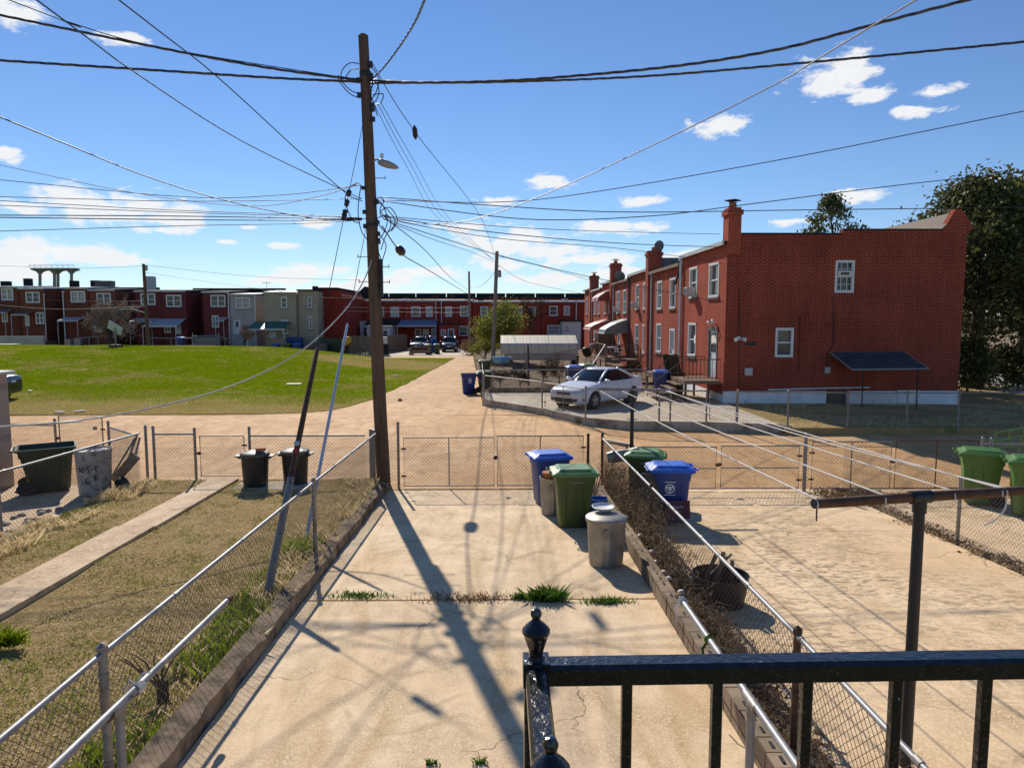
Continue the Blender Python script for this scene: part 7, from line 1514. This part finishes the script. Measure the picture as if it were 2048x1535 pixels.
# ------------------------------------------------------------------ the carport and the clutter of the middle distance
Yc = 46.5; a, b = at(1001, 690, Yc), at(1156, 690, Yc); zr_ = at(1080, 671, Yc + 1.7).z
t = thing('carport', 'long tan metal carport with a cream rounded roof', 'carport', ((a.x + b.x) / 2, Yc, .5)); ze = a.z
pr = [(-.02, -.55), (-.02, -.02), (.15, .12), (1.6, zr_ - ze), (1.9, zr_ - ze + .02), (3.4, .12), (3.6, -.05)]
m = MB(); m.loft([[(x, Yc + p, ze + q) for p, q in pr] for x in (a.x, b.x)], closed=False, cap=False); m.build('roof', M['cream_roof'], t, world=True, fixn=False)
m = MB(); m.b2((a.x + .25, Yc + .05, ze - 1.0), (b.x - .1, Yc + .1, ze - .05)); m.b2((a.x + .04, Yc + .02, ze - .6), (b.x - .02, Yc + .06, ze - .02)); m.build('side_panel', M['siding_tan'], t, world=True)
for x in np.linspace(a.x + .1, b.x - .1, 4):
    for y in (Yc + .1, Yc + 3.4): m = MB(); m.b2((x - .04, y - .04, .45), (x + .04, y + .04, ze)); m.build('post', M['galv_dull'], t, world=True)
m = MB(); m.extr([(.05, -.02), (3.4, -.02), (1.75, zr_ - ze - .02)], (b.x - .02, Yc, ze), Vector((0, 1, 0)), Z, Vector((-1, 0, 0)), .03); m.build('gable', M['siding_tan'], t, world=True)
def block(name, lab, cat, px, py, Y, d, mat, rz=0., bevel=.02, z=None):
    p = at(px, py, Y); m = MB(); m.box((0, 0, d[2] / 2), d); o = m.build(name, M[mat], bevel=bevel); o.location = (p.x, Y, (p.z if z is None else z)); o.rotation_euler = (0, 0, rz); return tag(o, lab, cat)
def chair(lab, loc, rz, mat, h=.85):
    t = thing('garden_chair', lab, 'chair', loc, rz); m = MB(); m.box((0, 0, .42), (.46, .46, .04)); m.build('seat', M[mat], t, bevel=.01); m = MB(); m.box((0, .22, .68), (.44, .04, .42), Matrix.Rotation(R(-10), 3, 'X')); m.build('backrest', M[mat], t, bevel=.01)
    for x in (-.2, .2):
        for y in (-.2, .2): m = MB(); m.tube((x, y, 0), (x * .95, y * .95, .42), .018, n=6); m.build('leg', M[mat], t)
        m = MB(); m.path([(x * 1.15, -.2, .42), (x * 1.15, -.2, .64), (x * 1.15, .24, .64)], .018, 6); m.build('armrest', M[mat], t)
chair('white plastic chair on the wooden deck', (7.6, 45.4, 1.2), .6, 'white')
t = thing('round_table', 'small white table on the wooden deck', 'table', (7.1, 46.4, 1.2)); m = MB(); m.lathe([(.42, .68), (.43, .7), (.42, .72)], (0, 0, 0), 20); m.build('tabletop', M['white'], t)
for k in range(3): m = MB(); an = 2.1 * k; m.tube((.05 * math.cos(an), .05 * math.sin(an), .69), (.32 * math.cos(an), .32 * math.sin(an), 0), .015, n=6); m.build('leg', M['white'], t)
chair('dark metal chair among the clutter below the red awning', (6.8, 53, .5), 2., 'black'); chair('second dark chair in the cluttered yard, nearer the alley', (5.6, 55, .5), 1., 'black')
def barbecue(lab, loc):
    t = thing('barbecue', lab, 'barbecue', loc); m = MB(); m.lathe([(.05, .5), (.28, .62), (.32, .78), (.3, .9), (.15, 1.05), (.02, 1.08)], (0, 0, 0), 16); m.build('bowl', M['black'], t, smooth=True, auto=40)
    for k in range(3): m = MB(); an = 2.1 * k; m.tube((.15 * math.cos(an), .15 * math.sin(an), .55), (.32 * math.cos(an), .32 * math.sin(an), 0), .015, n=6); m.build('leg', M['galv_dull'], t)
barbecue('black kettle barbecue in the cluttered yard', (6.2, 50.5, .5))
t = thing('tyre_stack', 'pile of dark tyres in the cluttered yard', 'tyres', (5.3, 51, .5)); 
for k in range(3): m = MB(); m.lathe([(.18, 0), (.3, .02), (.32, .1), (.3, .18), (.18, .2)], (.03 * k, 0, .2 * k), 16); m.build('tyre', M['rubber'], t, smooth=True)
block('brown_box', 'brown box cabinet beside the red awning houses', 'box', 1206, 704, 55, (1.1, .8, 1.5), 'wood', .2)
block('white_sack', 'pale round sack in the cluttered yard', 'sack', 1186, 699, 57, (.6, .5, .5), 'stone', .3, .15); block('black_bag', 'black rubbish bag in the cluttered yard, left', 'bag', 1172, 708, 50, (.6, .5, .5), 'blackpl', .3, .2); block('black_bag', 'black rubbish bag beside the stair handrail', 'bag', 1232, 708, 48, (.7, .6, .6), 'blackpl', .5, .2)
q = at(1003, 720, 43); m = MB(); m.lathe([(.5, 0), (.55, .25), (.6, .27), (.6, .3), (.52, .29), (.46, .05)], (q.x, 43, .5 + .65), 20, cap=False); m.disc((q.x, 43, 1.2), (0, 0, 1), .5); tag(m.build('paddling_pool', M['cyan']), 'light blue plastic tub at the left end of the carport', 'tub')
p0, p1 = at(1098, 719, 41), at(1158, 708, 43); t = thing('ladder', 'aluminium ladder lying in front of the tan carport', 'ladder', p0); m = MB()
for dz in (0, .35): m.tube(p0 + Z * dz, p1 + Z * dz, .03)
for f in np.linspace(.05, .95, 10): q = p0.lerp(p1, f); m.tube(q, q + Z * .35, .018)
m.build('frame', M['galv'], t, world=True)
t = thing('clothes_prop', 'rusty leaning post in the bare lot beside the alley', 'post', (0, 33, .5)); q = at(1056, 690, 36); m = MB(); m.tube(q, at(1057, 765, 34) - Z * .1, .05); m.tube(q - Z * 1.0, at(1026, 758, 35), .03); m.tube(q - Z * .9, at(1032, 760, 35.5), .03); m.build('post', M['rust'], t, world=True)
# dumped sofa, boards, fences near the far cars
p = at(840, 714, 73); t = thing('sofa', 'dumped brown sofa lying in the alley beside the far carts', 'sofa', (p.x, 73, .02)); m = MB(); m.box((0, 0, .3), (1.9, .8, .3)); m.build('base', M['wood'], t, bevel=.05); m = MB(); m.box((0, .35, .6), (1.9, .25, .5), Matrix.Rotation(R(15), 3, 'X')); m.build('backrest', M['litter'], t, bevel=.08)
for s in (-1, 1): m = MB(); m.box((s * .95, 0, .45), (.22, .85, .5)); m.build('armrest', M['wood'], t, bevel=.08)
block('plank_sheet', 'cardboard sheet lying left of the dumped sofa', 'cardboard', 800, 713, 74, (1.1, .6, .08), 'cardboard', .4); block('plank_sheet', 'tan sheet leaning at the foot of the dumped sofa', 'cardboard', 823, 714, 72.5, (.6, .1, .5), 'cardboard', -.5)
def board_fence(lab, p0, p1, h, mat, gap=.01):
    p0, p1 = Vector(p0), Vector(p1); t = thing('board_fence', lab, 'fence', p0); d = p1 - p0; L = d.length; u = d / L; nn = Vector((-u.y, u.x, 0)); n = int(L / .16); m = MB()
    for i in range(n):
        c = p0 + u * (i + .5) * L / n; hh = h * (1 + .02 * math.sin(i * 2.3)); m.loft([[c + u * s * (L / n / 2 - gap) + nn * k + Z * z for s, k in ((-1, -.012), (1, -.012), (1, .012), (-1, .012))] for z in (0., hh)])
    m.build('boards', M[mat], t, world=True)
    for f in (0, .5, 1): c = p0.lerp(p1, f) + nn * .06; m = MB(); m.b2((c.x - .05, c.y - .05, 0), (c.x + .05, c.y + .05, h * .97)); m.build('post', M[mat], t, world=True)
q0, q1, q2 = at(698, 700, 72), at(742, 700, 72), at(733, 680, 86)
board_fence('tan board fence by the small white porch, facing the alley', (q0.x, 72, 0), (q1.x, 72, 0), 2.0, 'siding_tan' if False else 'roof_tan'); board_fence('tan board fence running back to the white annex', (q1.x - .1, 72.3, 0), (q2.x + .3, 85, 0), 2.0, 'roof_tan')
q3 = at(800, 690, 76); board_fence('brown board fence between white annex and blue canopy', (at(768, 690, 76).x, 76, 0), (q3.x - .3, 84, 0), 1.9, 'wood')
p = at(690, 686, 71.5); m = MB(); m.loft([[(p.x + .55 * r_ * math.cos(a_) + .3 * z, 71.5 + .3 * r_ * math.sin(a_), 1.0 + z) for a_ in np.linspace(0, 6.28, 9, endpoint=False)] for z, r_ in ((0, .3), (.25, .8), (.55, 1), (.8, .7), (.95, .2))]); tag(m.build('plastic_sheet', M['yellow'], smooth=True), 'bright yellow plastic bundle on the corner of the tan board fence', 'bundle')
block('electric_box', 'white metal box on a dark stand beside the big pole', 'box', 767, 690, 72, (.75, .5, .7), 'white_dirty', z=1.2); block('stand', 'dark stand under the white metal box', 'stand', 770, 712, 72, (.8, .5, 1.15), 'roof', z=.05)
block('pallet_stack', 'stack of pale pallets at the lawn end', 'pallets', 634, 694, 73, (1.9, 1., .9), 'wood_h', z=.3); block('dark_skip', 'dark low skip beside the red brown end house', 'skip', 668, 690, 75, (2.6, 1.4, 1.6), 'green_dark', z=.1); block('blue_bundle', 'blue covered bundle under the beige house wall', 'bundle', 590, 690, 75, (1.6, 1., 1.7), 'blue_bin', z=.1, bevel=.12); block('brown_mat', 'brown quilt draped over a rail before the beige house', 'quilt', 556, 692, 72.5, (1.7, .2, 1.3), 'cardboard', z=.3, bevel=.06)
block('long_wall', 'long low grey wall at the far left behind the lawn', 'wall', 20, 688, 68, (6.6, .3, 1.2), 'stucco_grey', z=.9); block('flat_sheet', 'pale sheet lying on the lawn crest at the far left', 'sheet', 8, 690, 62, (2.2, 1.2, .22), 'white_dirty', z=1.35)
block('stone_pier', 'pale stone pier of the fence under the bare tree', 'pier', 138, 690, 72, (.6, .5, 1.6), 'stone', z=.1); block('stone_pier', 'second pale stone pier, right of the first under the bare tree', 'pier', 157, 690, 72, (.6, .5, 1.7), 'stone', z=.1)
t = thing('yard_gate', 'pale blue grey metal yard gates behind the lawn below the plum house', 'gate', (at(412, 690, 71).x, 71, .2)); m = MB()
x0_, x1_ = at(386, 690, 71).x, at(438, 690, 71).x
for zz in (.4, 1.2, 2.0): m.tube((x0_, 71, zz), (x1_, 71, zz + .05), .05)
for x in (x0_, x1_): m.tube((x, 71, .2), (x, 71, 2.3), .06)
m.build('frame', M['galv'], t, world=True); m = MB(); m.b2((x0_ + .1, 71.02, .4), (x1_ - .1, 71.05, 1.9)); m.build('panel', M['roof_grey'], t, world=True)
for i, (xa, xb, lab) in enumerate(((160, 196, 'sloping metal rail under the bare tree'), (300, 384, 'metal rail fence below the pale awning'), (440, 460, 'short metal rail fence right of the yard gates'))):
    qa, qb = at(xa, 676, 71.5), at(xb, 672 if i == 0 else 676, 71.5); m = MB(); m.tube(qa, qb, .05)
    for f in (0, .5, 1): q = qa.lerp(qb, f); m.tube(q, (q.x, q.y, .2), .045)
    tag(m.build('rail_fence', M['galv']), lab, 'fence')
# tilted backboard on a stand on the lawn crest
p = at(232, 697, 56); zz = lawn_z(p.x, 56); q = at(230, 655, 56); t = thing('basketball_stand', 'basketball backboard tilted on its stand on the lawn crest', 'basketball stand', (p.x, 56, zz))
m = MB(); m.tube((p.x, 56, zz), (p.x, 56, q.z), .06); m.build('pole', M['galv_dull'], t, world=True)
mt = Matrix.Rotation(R(32), 3, 'Y') @ Matrix.Rotation(R(25), 3, 'X'); m = MB(); m.box(q, (1.15, .06, .72), mt); bb = m.build('backboard', M['lamp'], t, world=True)
m = MB(); e = [q + mt @ Vector(c) for c in ((-.58, -.01, -.36), (.58, -.01, -.36), (.58, -.01, .36), (-.58, -.01, .36))]; m.path(e, .04, 6, closed=True); m.build('rim_frame', M['white'], bb, world=True)
m = MB(); m.b2((p.x - .4, 55.7, zz), (p.x + .4, 56.3, zz + .2)); m.build('base', M['black'], t, world=True)
bpy.context.view_layer.update()
